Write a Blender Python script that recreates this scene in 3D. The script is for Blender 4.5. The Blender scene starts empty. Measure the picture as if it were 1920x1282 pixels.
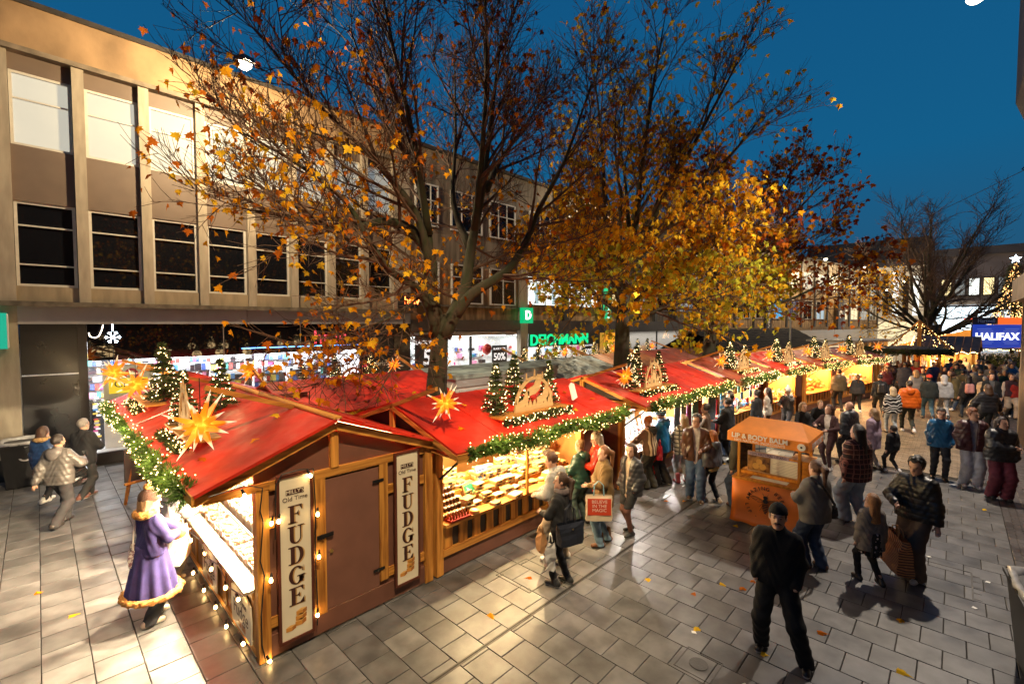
import bpy, bmesh, math, random
import numpy as np
from mathutils import Vector, Matrix, Quaternion
random.seed(7); np.random.seed(7)
R = math.radians
sc = bpy.context.scene
COL = sc.collection

# ------------------------------------------------------------------ camera, sky, exposure
cam = bpy.data.objects.new('camera', bpy.data.cameras.new('camera'))
COL.objects.link(cam)
cam.data.sensor_width = 36.0
cam.data.lens = 859.0 / 1920.0 * 36.0
cam.data.clip_start = 0.05
cam.data.clip_end = 3000
cam.location = (0, 0, 3.8)
_y, _p = R(44.0), math.atan(35 / 859.0)
cam.rotation_euler = Vector((math.cos(_y) * math.cos(_p), math.sin(_y) * math.cos(_p), -math.sin(_p))).to_track_quat('-Z', 'Y').to_euler()
sc.camera = cam

w = bpy.data.worlds.new('World'); sc.world = w; w.use_nodes = True
nt = w.node_tree; bg = nt.nodes['Background']
# dusk: the sun is down, a clear deep blue vault a little paler towards the roofs
tcw = nt.nodes.new('ShaderNodeTexCoord'); spw = nt.nodes.new('ShaderNodeSeparateXYZ'); crw = nt.nodes.new('ShaderNodeValToRGB')
e_ = crw.color_ramp.elements; e_[0].position = 0.0; e_[0].color = (.012, .070, .150, 1); e_[1].position = 1.0; e_[1].color = (.004, .06, .17, 1)
for p_, c_ in ((.06, (.016, .080, .160, 1)), (.28, (.006, .098, .225, 1)), (.55, (.005, .082, .205, 1))):
    x_ = e_.new(p_); x_.color = (*c_[:3], 1)
nt.links.new(tcw.outputs['Generated'], spw.inputs[0]); nt.links.new(spw.outputs['Z'], crw.inputs[0]); nt.links.new(crw.outputs[0], bg.inputs[0])
bg.inputs[1].default_value = 0.56

sc.view_settings.view_transform = 'Standard'
sc.view_settings.look = 'None'
sc.view_settings.exposure = 1.0
sc.view_settings.gamma = 1.0
sc.view_settings.use_curve_mapping = False
cy = sc.cycles
cy.max_bounces = 5; cy.diffuse_bounces = 3; cy.glossy_bounces = 3; cy.transmission_bounces = 4; cy.transparent_max_bounces = 12
cy.caustics_reflective = False; cy.caustics_refractive = False
cy.sample_clamp_indirect = 3.0; cy.sample_clamp_direct = 0.0
cy.use_denoising = True
cy.use_light_tree = True

# ------------------------------------------------------------------ tagging
def tag(o, label=None, cat=None, group=None, kind=None):
    if label: o['label'] = label
    if cat: o['category'] = cat
    if group: o['group'] = group
    if kind: o['kind'] = kind
    return o

def link(o, parent=None):
    COL.objects.link(o)
    if parent is not None: o.parent = parent
    return o

def thing(name, label, cat, loc=(0, 0, 0), rz=0.0, group=None):
    o = bpy.data.objects.new(name, None); o.empty_display_size = 0.2
    COL.objects.link(o); o.location = loc; o.rotation_euler = (0, 0, rz)
    return tag(o, label, cat, group)

def inst(src, parent=None, loc=None, rot=None, scale=None, name=None):
    """a copy that shares its source's mesh"""
    c = bpy.data.objects.new(name or src.name.split('.')[0], src.data)
    link(c, parent)
    if loc is not None: c.location = loc
    if rot is not None: c.rotation_euler = rot
    if scale is not None: c.scale = scale if hasattr(scale, '__len__') else (scale,) * 3
    return c

def copy_tree(o, parent=None):
    c = o.copy(); COL.objects.link(c)
    if parent is not None: c.parent = parent
    for ch in list(o.children): copy_tree(ch, c)
    return c

# ------------------------------------------------------------------ mesh collector
class MB:
    def __init__(s): s.v = []; s.f = []; s.m = []
    def add(s, v, f, mi=0):
        o = len(s.v); s.v.extend([tuple(p) for p in v]); s.f.extend([tuple(i + o for i in q) for q in f]); s.m.extend([mi] * len(f)); return s
    def box(s, x0, x1, y0, y1, z0, z1, mi=0):
        return s.add([(x0, y0, z0), (x1, y0, z0), (x1, y1, z0), (x0, y1, z0), (x0, y0, z1), (x1, y0, z1), (x1, y1, z1), (x0, y1, z1)],
                     [(3, 2, 1, 0), (4, 5, 6, 7), (0, 1, 5, 4), (1, 2, 6, 5), (2, 3, 7, 6), (3, 0, 4, 7)], mi)
    def beam(s, p, q, w, h, mi=0, up=(0, 0, 1)):
        p = Vector(p); q = Vector(q); d = (q - p).normalized(); u = Vector(up)
        r = d.cross(u)
        if r.length < 1e-4: r = d.cross(Vector((0, 1, 0)))
        r.normalize(); u = r.cross(d).normalized()
        vs = []
        for c in (p, q):
            for a, b in ((-1, -1), (1, -1), (1, 1), (-1, 1)): vs.append(c + r * (a * w / 2) + u * (b * h / 2))
        return s.add(vs, [(0, 1, 2, 3), (7, 6, 5, 4), (4, 5, 1, 0), (5, 6, 2, 1), (6, 7, 3, 2), (7, 4, 0, 3)], mi)
    def tube(s, pts, rad, n=6, mi=0, cap=True):
        pts = [Vector(p) for p in pts]
        if not hasattr(rad, '__len__'): rad = [rad] * len(pts)
        vs = []; fs = []; prev = None
        for i, p in enumerate(pts):
            d = (pts[min(i + 1, len(pts) - 1)] - pts[max(i - 1, 0)])
            d = d.normalized() if d.length > 1e-9 else Vector((0, 0, 1))
            if prev is None:
                a = d.cross(Vector((0, 0, 1)))
                if a.length < 1e-3: a = d.cross(Vector((0, 1, 0)))
                a.normalize()
            else:
                a = prev - d * prev.dot(d)
                a = a.normalized() if a.length > 1e-6 else d.orthogonal().normalized()
            prev = a; b = d.cross(a)
            for k in range(n):
                t = 2 * math.pi * k / n; vs.append(p + (a * math.cos(t) + b * math.sin(t)) * rad[i])
        for i in range(len(pts) - 1):
            for k in range(n):
                k2 = (k + 1) % n; fs.append((i * n + k, i * n + k2, (i + 1) * n + k2, (i + 1) * n + k))
        if cap:
            fs.append(tuple(range(n - 1, -1, -1))); fs.append(tuple((len(pts) - 1) * n + k for k in range(n)))
        return s.add(vs, fs, mi)
    def lathe(s, prof, n=16, c=(0, 0, 0), mi=0, cap=True):
        vs = []; fs = []
        for r, z in prof:
            for k in range(n):
                t = 2 * math.pi * k / n; vs.append((c[0] + r * math.cos(t), c[1] + r * math.sin(t), c[2] + z))
        for i in range(len(prof) - 1):
            for k in range(n):
                k2 = (k + 1) % n; fs.append((i * n + k, i * n + k2, (i + 1) * n + k2, (i + 1) * n + k))
        if cap:
            fs.append(tuple(range(n - 1, -1, -1))); fs.append(tuple((len(prof) - 1) * n + k for k in range(n)))
        return s.add(vs, fs, mi)
    def prism(s, poly, t, mat=None, mi=0):
        """2-D outline in local XZ, thickness t along Y (from 0 to t), optional 4x4"""
        n = len(poly)
        vs = [Vector((x, 0, z)) for x, z in poly] + [Vector((x, t, z)) for x, z in poly]
        if mat is not None: vs = [mat @ p for p in vs]
        fs = [tuple(range(n)), tuple(range(2 * n - 1, n - 1, -1))] + [(i, i + n, (i + 1) % n + n, (i + 1) % n) for i in range(n)]
        return s.add(vs, fs, mi)
    def quad(s, a, b, c, d, mi=0): return s.add([a, b, c, d], [(0, 1, 2, 3)], mi)
    def ico(s, c, r, mi=0, sq=1.0):
        t = (1 + 5 ** .5) / 2; k = r / math.sqrt(1 + t * t)
        vs = [(-1, t, 0), (1, t, 0), (-1, -t, 0), (1, -t, 0), (0, -1, t), (0, 1, t), (0, -1, -t), (0, 1, -t), (t, 0, -1), (t, 0, 1), (-t, 0, -1), (-t, 0, 1)]
        fs = [(0, 11, 5), (0, 5, 1), (0, 1, 7), (0, 7, 10), (0, 10, 11), (1, 5, 9), (5, 11, 4), (11, 10, 2), (10, 7, 6), (7, 1, 8), (3, 9, 4), (3, 4, 2), (3, 2, 6), (3, 6, 8), (3, 8, 9), (4, 9, 5), (2, 4, 11), (6, 2, 10), (8, 6, 7), (9, 8, 1)]
        return s.add([(c[0] + x * k, c[1] + y * k, c[2] + z * k * sq) for x, y, z in vs], fs, mi)
    def octa(s, c, r, mi=0):
        x, y, z = c
        return s.add([(x + r, y, z), (x, y + r, z), (x - r, y, z), (x, y - r, z), (x, y, z + r), (x, y, z - r)],
                     [(0, 1, 4), (1, 2, 4), (2, 3, 4), (3, 0, 4), (1, 0, 5), (2, 1, 5), (3, 2, 5), (0, 3, 5)], mi)
    def xf(s, mat, start=0):
        for i in range(start, len(s.v)): s.v[i] = tuple(mat @ Vector(s.v[i]))
        return s
    def build(s, name, mats, parent=None, smooth=False, loc=None, rot=None, bevel=0, kind=None, cols=None):
        me = bpy.data.meshes.new(name); me.from_pydata(s.v, [], s.f)
        if not isinstance(mats, (list, tuple)): mats = [mats]
        for m in mats: me.materials.append(m)
        if len(mats) > 1: me.polygons.foreach_set('material_index', s.m)
        if smooth: me.polygons.foreach_set('use_smooth', [True] * len(s.f))
        if cols is not None:   # one colour per face
            at = me.color_attributes.new('Col', 'FLOAT_COLOR', 'CORNER')
            n = np.array([len(f) for f in s.f]); a = np.repeat(np.array(cols, dtype=np.float32), n, axis=0)
            a = np.hstack([a, np.ones((len(a), 1), np.float32)]); at.data.foreach_set('color', a.ravel())
        me.update()
        o = link(bpy.data.objects.new(name, me), parent)
        if loc is not None: o.location = loc
        if rot is not None: o.rotation_euler = rot
        if bevel:
            b = o.modifiers.new('b', 'BEVEL'); b.width = bevel; b.segments = 1; b.limit_method = 'ANGLE'
        if kind: o['kind'] = kind
        return o

def bx(name, m, parent, x0, x1, y0, y1, z0, z1, **k):
    return MB().box(min(x0, x1), max(x0, x1), min(y0, y1), max(y0, y1), min(z0, z1), max(z0, z1)).build(name, m, parent, **k)

# ------------------------------------------------------------------ materials
def M(name, col, rough=.6, var=0.25, scale=5, bump=0.0, bscale=60, metal=0, emit=None, es=0.0, spec=.5, rand=0.0, stretch=None, col2=None,
      ramp=(.35, .65), rvar=0.0, sample=True, detail=5, coat=0, rscale=2.0):
    m = bpy.data.materials.new(name); m.use_nodes = True; n = m.node_tree.nodes; L = m.node_tree.links
    b = n['Principled BSDF']
    b.inputs['Roughness'].default_value = rough; b.inputs['Metallic'].default_value = metal
    b.inputs['Specular IOR Level'].default_value = spec; b.inputs['Coat Weight'].default_value = coat
    tc = n.new('ShaderNodeTexCoord'); vec = tc.outputs['Object']
    if stretch:
        mp = n.new('ShaderNodeMapping'); mp.inputs['Scale'].default_value = stretch; L.new(vec, mp.inputs[0]); vs = mp.outputs[0]
    else: vs = vec
    out = None
    if var > 0 or col2:
        no = n.new('ShaderNodeTexNoise'); no.inputs['Scale'].default_value = scale; no.inputs['Detail'].default_value = detail; L.new(vs, no.inputs['Vector'])
        if rand:
            oi0 = n.new('ShaderNodeObjectInfo'); ad = n.new('ShaderNodeVectorMath'); ad.operation = 'ADD'
            sc0 = n.new('ShaderNodeMath'); sc0.operation = 'MULTIPLY'; sc0.inputs[1].default_value = 50.0
            L.new(oi0.outputs['Random'], sc0.inputs[0]); L.new(vs, ad.inputs[0]); L.new(sc0.outputs[0], ad.inputs[1]); L.new(ad.outputs[0], no.inputs['Vector'])
        cr = n.new('ShaderNodeValToRGB'); L.new(no.outputs['Fac'], cr.inputs[0])
        c2 = col2 or tuple(c * (1 - var) for c in col)
        cr.color_ramp.elements[0].position = ramp[0]; cr.color_ramp.elements[1].position = ramp[1]
        cr.color_ramp.elements[0].color = (*c2, 1); cr.color_ramp.elements[1].color = (*col, 1)
        out = cr.outputs[0]
    if rand:
        oi = n.new('ShaderNodeObjectInfo'); mr = n.new('ShaderNodeMapRange')
        mr.inputs[3].default_value = 1 - rand; mr.inputs[4].default_value = 1 + rand
        L.new(oi.outputs['Random'], mr.inputs[0])
        mx = n.new('ShaderNodeMixRGB'); mx.blend_type = 'MULTIPLY'; mx.inputs[0].default_value = 1
        if out: L.new(out, mx.inputs[1])
        else: mx.inputs[1].default_value = (*col, 1)
        L.new(mr.outputs[0], mx.inputs[2]); out = mx.outputs[0]
    if out: L.new(out, b.inputs['Base Color'])
    else: b.inputs['Base Color'].default_value = (*col, 1)
    if rvar:
        n2 = n.new('ShaderNodeTexNoise'); n2.inputs['Scale'].default_value = rscale; n2.inputs['Detail'].default_value = 3; L.new(tc.outputs['Object'] if not rand else vec, n2.inputs['Vector'])
        mr2 = n.new('ShaderNodeMapRange'); mr2.inputs[1].default_value = .3; mr2.inputs[2].default_value = .7
        mr2.inputs[3].default_value = max(.03, rough - rvar); mr2.inputs[4].default_value = min(1, rough + rvar)
        L.new(n2.outputs['Fac'], mr2.inputs[0]); L.new(mr2.outputs[0], b.inputs['Roughness'])
    if bump:
        n3 = n.new('ShaderNodeTexNoise'); n3.inputs['Scale'].default_value = bscale; n3.inputs['Detail'].default_value = 3; L.new(vs, n3.inputs['Vector'])
        bp = n.new('ShaderNodeBump'); bp.inputs['Strength'].default_value = bump; bp.inputs['Distance'].default_value = .01
        L.new(n3.outputs['Fac'], bp.inputs['Height']); L.new(bp.outputs[0], b.inputs['Normal'])
    if es:
        b.inputs['Emission Color'].default_value = (*(emit or col), 1); b.inputs['Emission Strength'].default_value = es
        if not sample: m.cycles.emission_sampling = 'NONE'
    return m

def MV(name, rough=.6, es=0.0, sample=False, spec=.5):
    """base colour from the mesh's own colour attribute"""
    m = bpy.data.materials.new(name); m.use_nodes = True; n = m.node_tree.nodes; L = m.node_tree.links; b = n['Principled BSDF']
    a = n.new('ShaderNodeAttribute'); a.attribute_name = 'Col'
    no = n.new('ShaderNodeTexNoise'); no.inputs['Scale'].default_value = 30; tc = n.new('ShaderNodeTexCoord'); L.new(tc.outputs['Object'], no.inputs[0])
    mr = n.new('ShaderNodeMapRange'); mr.inputs[3].default_value = .7; mr.inputs[4].default_value = 1.2; L.new(no.outputs['Fac'], mr.inputs[0])
    mx = n.new('ShaderNodeMixRGB'); mx.blend_type = 'MULTIPLY'; mx.inputs[0].default_value = 1
    L.new(a.outputs['Color'], mx.inputs[1]); L.new(mr.outputs[0], mx.inputs[2]); L.new(mx.outputs[0], b.inputs['Base Color'])
    b.inputs['Roughness'].default_value = rough; b.inputs['Specular IOR Level'].default_value = spec
    if es:
        L.new(a.outputs['Color'], b.inputs['Emission Color']); b.inputs['Emission Strength'].default_value = es
        if not sample: m.cycles.emission_sampling = 'NONE'
    return m

def E(name, col, s, sample=False):
    m = bpy.data.materials.new(name); m.use_nodes = True; n = m.node_tree.nodes; b = n['Principled BSDF']
    b.inputs['Base Color'].default_value = (*[min(.9, c) for c in col], 1); b.inputs['Roughness'].default_value = .5
    b.inputs['Emission Color'].default_value = (*col, 1); b.inputs['Emission Strength'].default_value = s
    if not sample: m.cycles.emission_sampling = 'NONE'
    return m

def GLASS(name, tint=(1, 1, 1), f=.08):
    m = bpy.data.materials.new(name); m.use_nodes = True; n = m.node_tree.nodes; L = m.node_tree.links
    n.remove(n['Principled BSDF']); out = n['Material Output']
    t = n.new('ShaderNodeBsdfTransparent'); t.inputs[0].default_value = (*tint, 1)
    g = n.new('ShaderNodeBsdfGlossy'); g.inputs['Roughness'].default_value = .02
    lw = n.new('ShaderNodeLayerWeight'); lw.inputs[0].default_value = .25
    mr = n.new('ShaderNodeMapRange'); mr.inputs[3].default_value = f; mr.inputs[4].default_value = .9; L.new(lw.outputs['Facing'], mr.inputs[0])
    p = n.new('ShaderNodeMath'); p.operation = 'POWER'; p.inputs[1].default_value = 3; L.new(lw.outputs['Facing'], p.inputs[0]); L.new(p.outputs[0], mr.inputs[0])
    mx = n.new('ShaderNodeMixShader'); L.new(mr.outputs[0], mx.inputs[0]); L.new(t.outputs[0], mx.inputs[1]); L.new(g.outputs[0], mx.inputs[2]); L.new(mx.outputs[0], out.inputs[0])
    return m

def light(kind, name, loc, energy, col=(1, 1, 1), size=.1, rot=None, parent=None, spread=None, sy=None, spot=None):
    d = bpy.data.lights.new(name, kind); d.energy = energy; d.color = col
    if kind == 'AREA':
        d.size = size
        if sy: d.shape = 'RECTANGLE'; d.size_y = sy
        if spread: d.spread = spread
    else: d.shadow_soft_size = size
    if spot: d.spot_size = spot; d.spot_blend = .5
    o = link(bpy.data.objects.new(name, d), parent); o.location = loc
    if rot: o.rotation_euler = rot
    o['kind'] = 'helper'
    return o

def text(s, name, m, parent, size, loc, rot, depth=.004, align='CENTER', bold=0.0, sx=1.0, shear=0):
    cu = bpy.data.curves.new(name, 'FONT'); cu.body = s; cu.size = size; cu.extrude = depth; cu.align_x = align; cu.align_y = 'CENTER'; cu.offset = bold; cu.resolution_u = 3; cu.shear = shear
    t = bpy.data.objects.new('t', cu); COL.objects.link(t)
    dg = bpy.context.evaluated_depsgraph_get(); me = bpy.data.meshes.new_from_object(t.evaluated_get(dg))
    bpy.data.objects.remove(t); bpy.data.curves.remove(cu)
    me.name = name; me.materials.clear(); me.materials.append(m)
    o = link(bpy.data.objects.new(name, me), parent); o.location = loc; o.rotation_euler = rot; o.scale = (sx, 1, 1)
    return o

def wood(name, axis, a=(.62, .28, .055), b=(.26, .09, .015), rough=.55):
    st = {'x': (1.2, 22, 22), 'y': (22, 1.2, 22), 'z': (22, 22, 1.2)}[axis]
    return M(name, a, rough, col2=b, scale=1.0, stretch=st, bump=.25, bscale=2.0, rand=.22, ramp=(.32, .6), spec=.35)

WX, WY, WZ = wood('wood_x', 'x'), wood('wood_y', 'y'), wood('wood_z', 'z')
BROWN = M('brown_board', (.18, .075, .050), .55, .2, 3, .1, 90)
DARKB = M('dark_board', (.03, .018, .015), .6, .2, 4)
RED = M('red_roof', (.68, .026, .008), .5, .6, 1.1, .25, 9, rvar=.14, coat=.0, rscale=5)
REDOLD = M('faded_red_roof', (.32, .05, .022), .45, .5, 2.5, .15, 14, rvar=.15)
ORANGEROOF = M('orange_roof', (.45, .13, .02), .5, .35, 3, .1, 12)
WHITE = M('white_paint', (.75, .74, .70), .5, .08, 4)
BLACK = M('black_plastic', (.012, .012, .014), .45, .2, 8)
BLACKM = M('black_metal', (.015, .015, .016), .4, .2, 8, metal=.3)
STEEL = M('galvanised_steel', (.45, .45, .46), .4, .15, 12, metal=.8)
BULB = E('warm_fairy_bulb', (1, .58, .19), 7)
BULBW = E('white_fairy_bulb', (1, .66, .28), 6)
FEST = E('festoon_bulb', (1, .62, .22), 26, sample=True)
NEEDLE = M('garland_needles', (.10, .20, .03), .55, .5, 60, spec=.3)
NEEDLED = M('fir_needles', (.06, .085, .022), .6, .5, 60, spec=.3)
PLY = M('plywood', (.55, .36, .17), .6, .2, 3, .1, 40, stretch=(1, 8, 8))
PAPER = M('white_print', (.78, .76, .7), .6, .05)

# ================================================================== GROUND
SLABM = M('paving_slab', (.150, .147, .148), .46, .5, 3.2, .12, 90, rand=.24, rvar=.18, rscale=1.3, spec=.4)
JOINT = M('joint_dirt', (.018, .015, .012), .9, .3, 20)
ground = bx('ground', M('far_ground', (.09, .075, .06), .6, .3, .8), None, -400, 900, -500, 700, -.6, -.05, kind='structure')
pave = bx('pavement', JOINT, None, -16, 15.62, -1.75, 16.5, -.05, -.016, kind='structure')

def cam_px(P):
    P = np.asarray(P, float) - np.array([0, 0, 3.8])
    F = np.array([math.cos(_y) * math.cos(_p), math.sin(_y) * math.cos(_p), -math.sin(_p)]); Rr = np.array([math.sin(_y), -math.cos(_y), 0]); U = np.cross(Rr, F)
    z = P @ F
    return 960 + 859 * (P @ Rr) / z, 641 - 859 * (P @ U) / z, z

def slab_mesh(mb, x0, x1, y0, y1, z=0.0, c=.004, d=.045):
    mb.add([(x0, y0, z - d), (x1, y0, z - d), (x1, y1, z - d), (x0, y1, z - d), (x0, y0, z - c * .7), (x1, y0, z - c * .7), (x1, y1, z - c * .7), (x0, y1, z - c * .7),
            (x0 + c, y0 + c, z), (x1 - c, y0 + c, z), (x1 - c, y1 - c, z), (x0 + c, y1 - c, z)],
           [(8, 9, 10, 11), (4, 5, 9, 8), (5, 6, 10, 9), (6, 7, 11, 10), (7, 4, 8, 11), (0, 1, 5, 4), (1, 2, 6, 5), (2, 3, 7, 6), (3, 0, 4, 7)])

CW, CL, G_ = .405, .402, .0045
cells = []
for k in range(-26, 33):
    xa = 2.35 + CW * k
    if xa + CW > 15.6: break
    off = 0.0 if k % 2 == 0 else CL / 2
    for j in range(-40, 40):
        ya = 5.02 + off + CL * j
        if ya + CL < -.70 or ya + CL > 16.4: continue
        if 1.75 < xa and xa + CW < 9 and ya > 5.6 and ya + CL < 8.2: continue      # under the stalls
        cells.append((xa, ya))
cells = np.array(cells)
px, py, pz = cam_px(np.column_stack([cells[:, 0] + CW / 2, cells[:, 1] + CL / 2, np.zeros(len(cells))]))
vis = (pz > .5) & (px > -60) & (px < 1980) & (py > 600) & (py < 1345)
hid = (cells[:, 0] > 1.6) & (cells[:, 0] < 8.8) & (cells[:, 1] > 5.2)
area = np.where(vis & ~hid, 1 / np.maximum(pz, .1) ** 3, 0)
order = np.argsort(-area)
proto = None; rest = MB()
rs = random.Random(3)
for n_, i in enumerate(order):
    x, y = cells[i]
    if n_ < 300 and area[i] > 0 and y > -.79:
        if proto is None:
            m_ = MB(); slab_mesh(m_, G_, CW - G_, G_, CL - G_); o = m_.build('paving_slab', SLABM, pave); proto = o
        else: o = inst(proto, pave)
        o.location = (x, y, rs.uniform(-.0025, .0015)); o.rotation_euler = (rs.uniform(-.002, .002), rs.uniform(-.002, .002), 0)
    elif vis[i] or (-16 < x):
        slab_mesh(rest, x + G_, x + CW - G_, max(y + G_, -.785), y + CL - G_, rs.uniform(-.0025, .0015))
rest.build('paving_slab', SLABM, pave, kind='stuff')
# slot drain running along the stall fronts
drain = MB()
drain.box(2.0, 15.5, 3.855, 3.872, -.01, .003, 0).box(2.0, 15.5, 3.888, 3.905, -.01, .003, 0)
drain = drain.build('slot_drain', [M('drain_edge', (.06, .055, .05), .5, .3, 20, metal=.4)], pave)
bx('drain_gap', M('drain_black', (.004, .004, .004), .9, 0), drain, 2.0, 15.5, 3.872, 3.888, -.01, .0015)
# bricks
BRK = M('paver_brick', (.25, .185, .11), .42, .45, 3, .15, 60, rvar=.12, rscale=.8)
BRKD = M('dark_paver_brick', (.07, .06, .06), .4, .45, 3, .15, 60, rvar=.12)
bp = bx('brick_paving', JOINT, None, 15.62, 60, -6, 16.5, -.05, -.012, kind='structure')
mb = MB(); mb2 = MB()
rb = random.Random(5)
for i in range(int(22 / .105)):
    x = 15.63 + i * .105
    for j in range(36):
        y = -2.0 + j * .205 + (.1 if i % 2 else 0)
        if x > 30 and j % 1: continue
        if not (4.9 - max(0, x - 20) * .22 > y): continue
        slab_mesh(mb2 if y < -.62 else mb, x + .003, x + .102, y + .003, y + .202, rb.uniform(-.003, .002), .003, .03)
mb.build('brick', BRK, bp, kind='stuff'); mb2.build('brick', BRKD, bp, kind='stuff')
bs = bx('brick_strip', JOINT, None, 2, 15.62, -1.74, -.8, -.04, -.012, kind='structure')
mb = MB()
for i in range(int(13.6 / .205)):
    for j in range(9):
        slab_mesh(mb, 2 + i * .205 + (.1 if j % 2 else 0) + .003, 2 + i * .205 + (.1 if j % 2 else 0) + .202, -1.74 + j * .105 + .003, -1.74 + j * .105 + .102, rb.uniform(-.003, .002), .003, .03)
mb.build('brick', BRKD, bs, kind='stuff')
bx('far_paving', M('far_brick', (.16, .12, .08), .45, .5, 5, .3, 30), None, 37.7, 130, -40, 12, -.049, -.004, kind='structure')

# ================================================================== BUILDINGS
STONE = M('stone_pillar', (.42, .36, .27), .75, .25, 2.5, .15, 50, stretch=(3, 3, .6))
PARA = M('stained_parapet', (.42, .27, .14), .8, .45, 1.1, .15, 40, stretch=(1, 1, .7))
COPE = M('dark_coping', (.05, .042, .035), .8, .3, 6)
SPAN = M('taupe_panel', (.17, .125, .095), .55, .15, 2)
SPANL = M('pale_sill_panel', (.36, .29, .19), .7, .3, 2.5, .1, 40, stretch=(2, 2, .5))
FRAME = M('pale_window_frame', (.62, .6, .54), .5, .12, 6)
FRAMEW = M('white_window_frame', (.75, .74, .7), .5, .12, 6)
FRAMED = M('dark_window_frame', (.03, .03, .033), .45, .1, 6)
PANED = M('dark_pane', (.006, .007, .010), .03, 0, spec=.6)
BLIND = M('glow_blind', (.22, .225, .195), .6, .25, .6, emit=(1, .95, .78), es=.27)  # weak glow put into the blinds to brighten them
BLINDG = M('grey_blind', (.30, .31, .30), .5, .15, 1.5, emit=(.8, .95, 1), es=.10)
LITW = M('lit_window', (.85, .85, .82), .5, .1, 1.2, emit=(.92, 1, .95), es=.75)
LITY = M('warm_lit_window', (.8, .7, .45), .5, .3, 2.5, emit=(1, .78, .36), es=.9)
FASC = M('grey_fascia', (.36, .36, .37), .45, .12, 2, stretch=(1, 1, 1))
SHOPB = M('black_shop_panel', (.010, .011, .016), .30, .2, 3, rvar=.05)
GLS = GLASS('shop_glass')
STAINED = M('stained_stone', (.46, .31, .16), .8, .6, 1.6, .2, 40, stretch=(2.2, 2.2, .35), ramp=(.38, .6))
STAINED2 = M('grey_stained_stone', (.26, .21, .15), .8, .6, 1.4, .2, 40, stretch=(2.2, 2.2, .35), ramp=(.38, .6))

def window(parent, x0, x1, z0, z1, y, rows, cols, fm, pm, fw=.06, dep=.10, name='window'):
    """frame facing -Y at y, panes as sub-parts. rows/cols: fractions of the inner joints; pm: one material or one per row"""
    mb = MB()
    mb.box(x0, x0 + fw, y, y + dep, z0, z1).box(x1 - fw, x1, y, y + dep, z0, z1).box(x0 + fw, x1 - fw, y, y + dep, z0, z0 + fw).box(x0 + fw, x1 - fw, y, y + dep, z1 - fw, z1)
    zs = [z0 + fw] + [z0 + (z1 - z0) * r for r in rows] + [z1 - fw]; xs = [x0 + fw] + [x0 + (x1 - x0) * c for c in cols] + [x1 - fw]
    for z in zs[1:-1]: mb.box(x0 + fw, x1 - fw, y + .012, y + dep - .002, z - fw * .3, z + fw * .3)
    for x in xs[1:-1]: mb.box(x - fw * .3, x + fw * .3, y + .006, y + dep - .004, z0 + fw, z1 - fw)
    f = mb.build(name, fm, parent)
    for r in range(len(zs) - 1):
        for c in range(len(xs) - 1):
            m = pm[r] if isinstance(pm, (list, tuple)) else pm
            bx('pane', m, f, xs[c], xs[c + 1], y + dep * .6, y + dep * .6 + .012, zs[r], zs[r + 1])
    return f

# ---------------- the record shop with the tall windows
YF = 16.45
b1 = thing('shop_building', 'three storey stone office block with tall gridded windows above the record shop', 'building', (0, 0, 0))
bx('wall', M('back_wall', (.2, .17, .13), .8), b1, -14, 10.88, 16.9, 30, 3.75, 11.3)
bx('parapet', PARA, b1, -14, 10.88, YF - .02, 16.9, 10.45, 11.5)
bx('coping', COPE, b1, -14.1, 10.9, YF - .09, 17.1, 11.5, 11.62)
bx('cornice', M('cornice', (.25, .2, .14), .8, .5, 3, .2, 30), b1, -14, 10.88, YF - .14, 16.9, 10.33, 10.45)
bx('ledge', M('stained_ledge', (.20, .165, .12), .85, .6, 4, .3, 30), b1, -14, 10.9, YF - .20, 16.9, 4.22, 4.34)
px_ = [.9 + 1.331 * k for k in range(8)]
bx('pillar', STONE, b1, -14, -.33, YF - .01, 16.9, 0.5, 10.33)
bx('plinth', M('dark_plinth', (.05, .045, .04), .6, .3, 6), b1, -14, -.30, YF - .04, 16.9, 0, .5)
for x in px_[:-1]: bx('pillar', STONE, b1, x - .115, x + .115, YF - .05, 16.9, 4.34, 10.33)
bx('pillar', STONE, b1, 10.10, 10.88, YF - .05, 16.9, 4.34, 10.33)
edges = [-.33] + px_
for k in range(8):
    a = edges[k] + (.115 if k else 0); c = edges[k + 1] - .115
    bx('spandrel_panel', SPAN, b1, a, c, YF + .12, 16.9, 9.93, 10.33)
    bx('spandrel_panel', SPAN, b1, a, c, YF + .10, 16.9, 6.80, 8.15)
    bx('sill_panel', SPANL, b1, a, c, YF + .06, 16.9, 4.34, 4.72)
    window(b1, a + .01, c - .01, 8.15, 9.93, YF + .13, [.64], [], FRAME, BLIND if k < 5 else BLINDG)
    window(b1, a + .01, c - .01, 4.72, 6.80, YF + .13, [.26, .72], [], FRAME, PANED)
bx('fascia', FASC, b1, -.33, 4.7, YF - .03, 16.9, 3.78, 4.22); bx('fascia', FASC, b1, 4.72, 10.88, YF - .03, 16.9, 3.78, 4.22)
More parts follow.
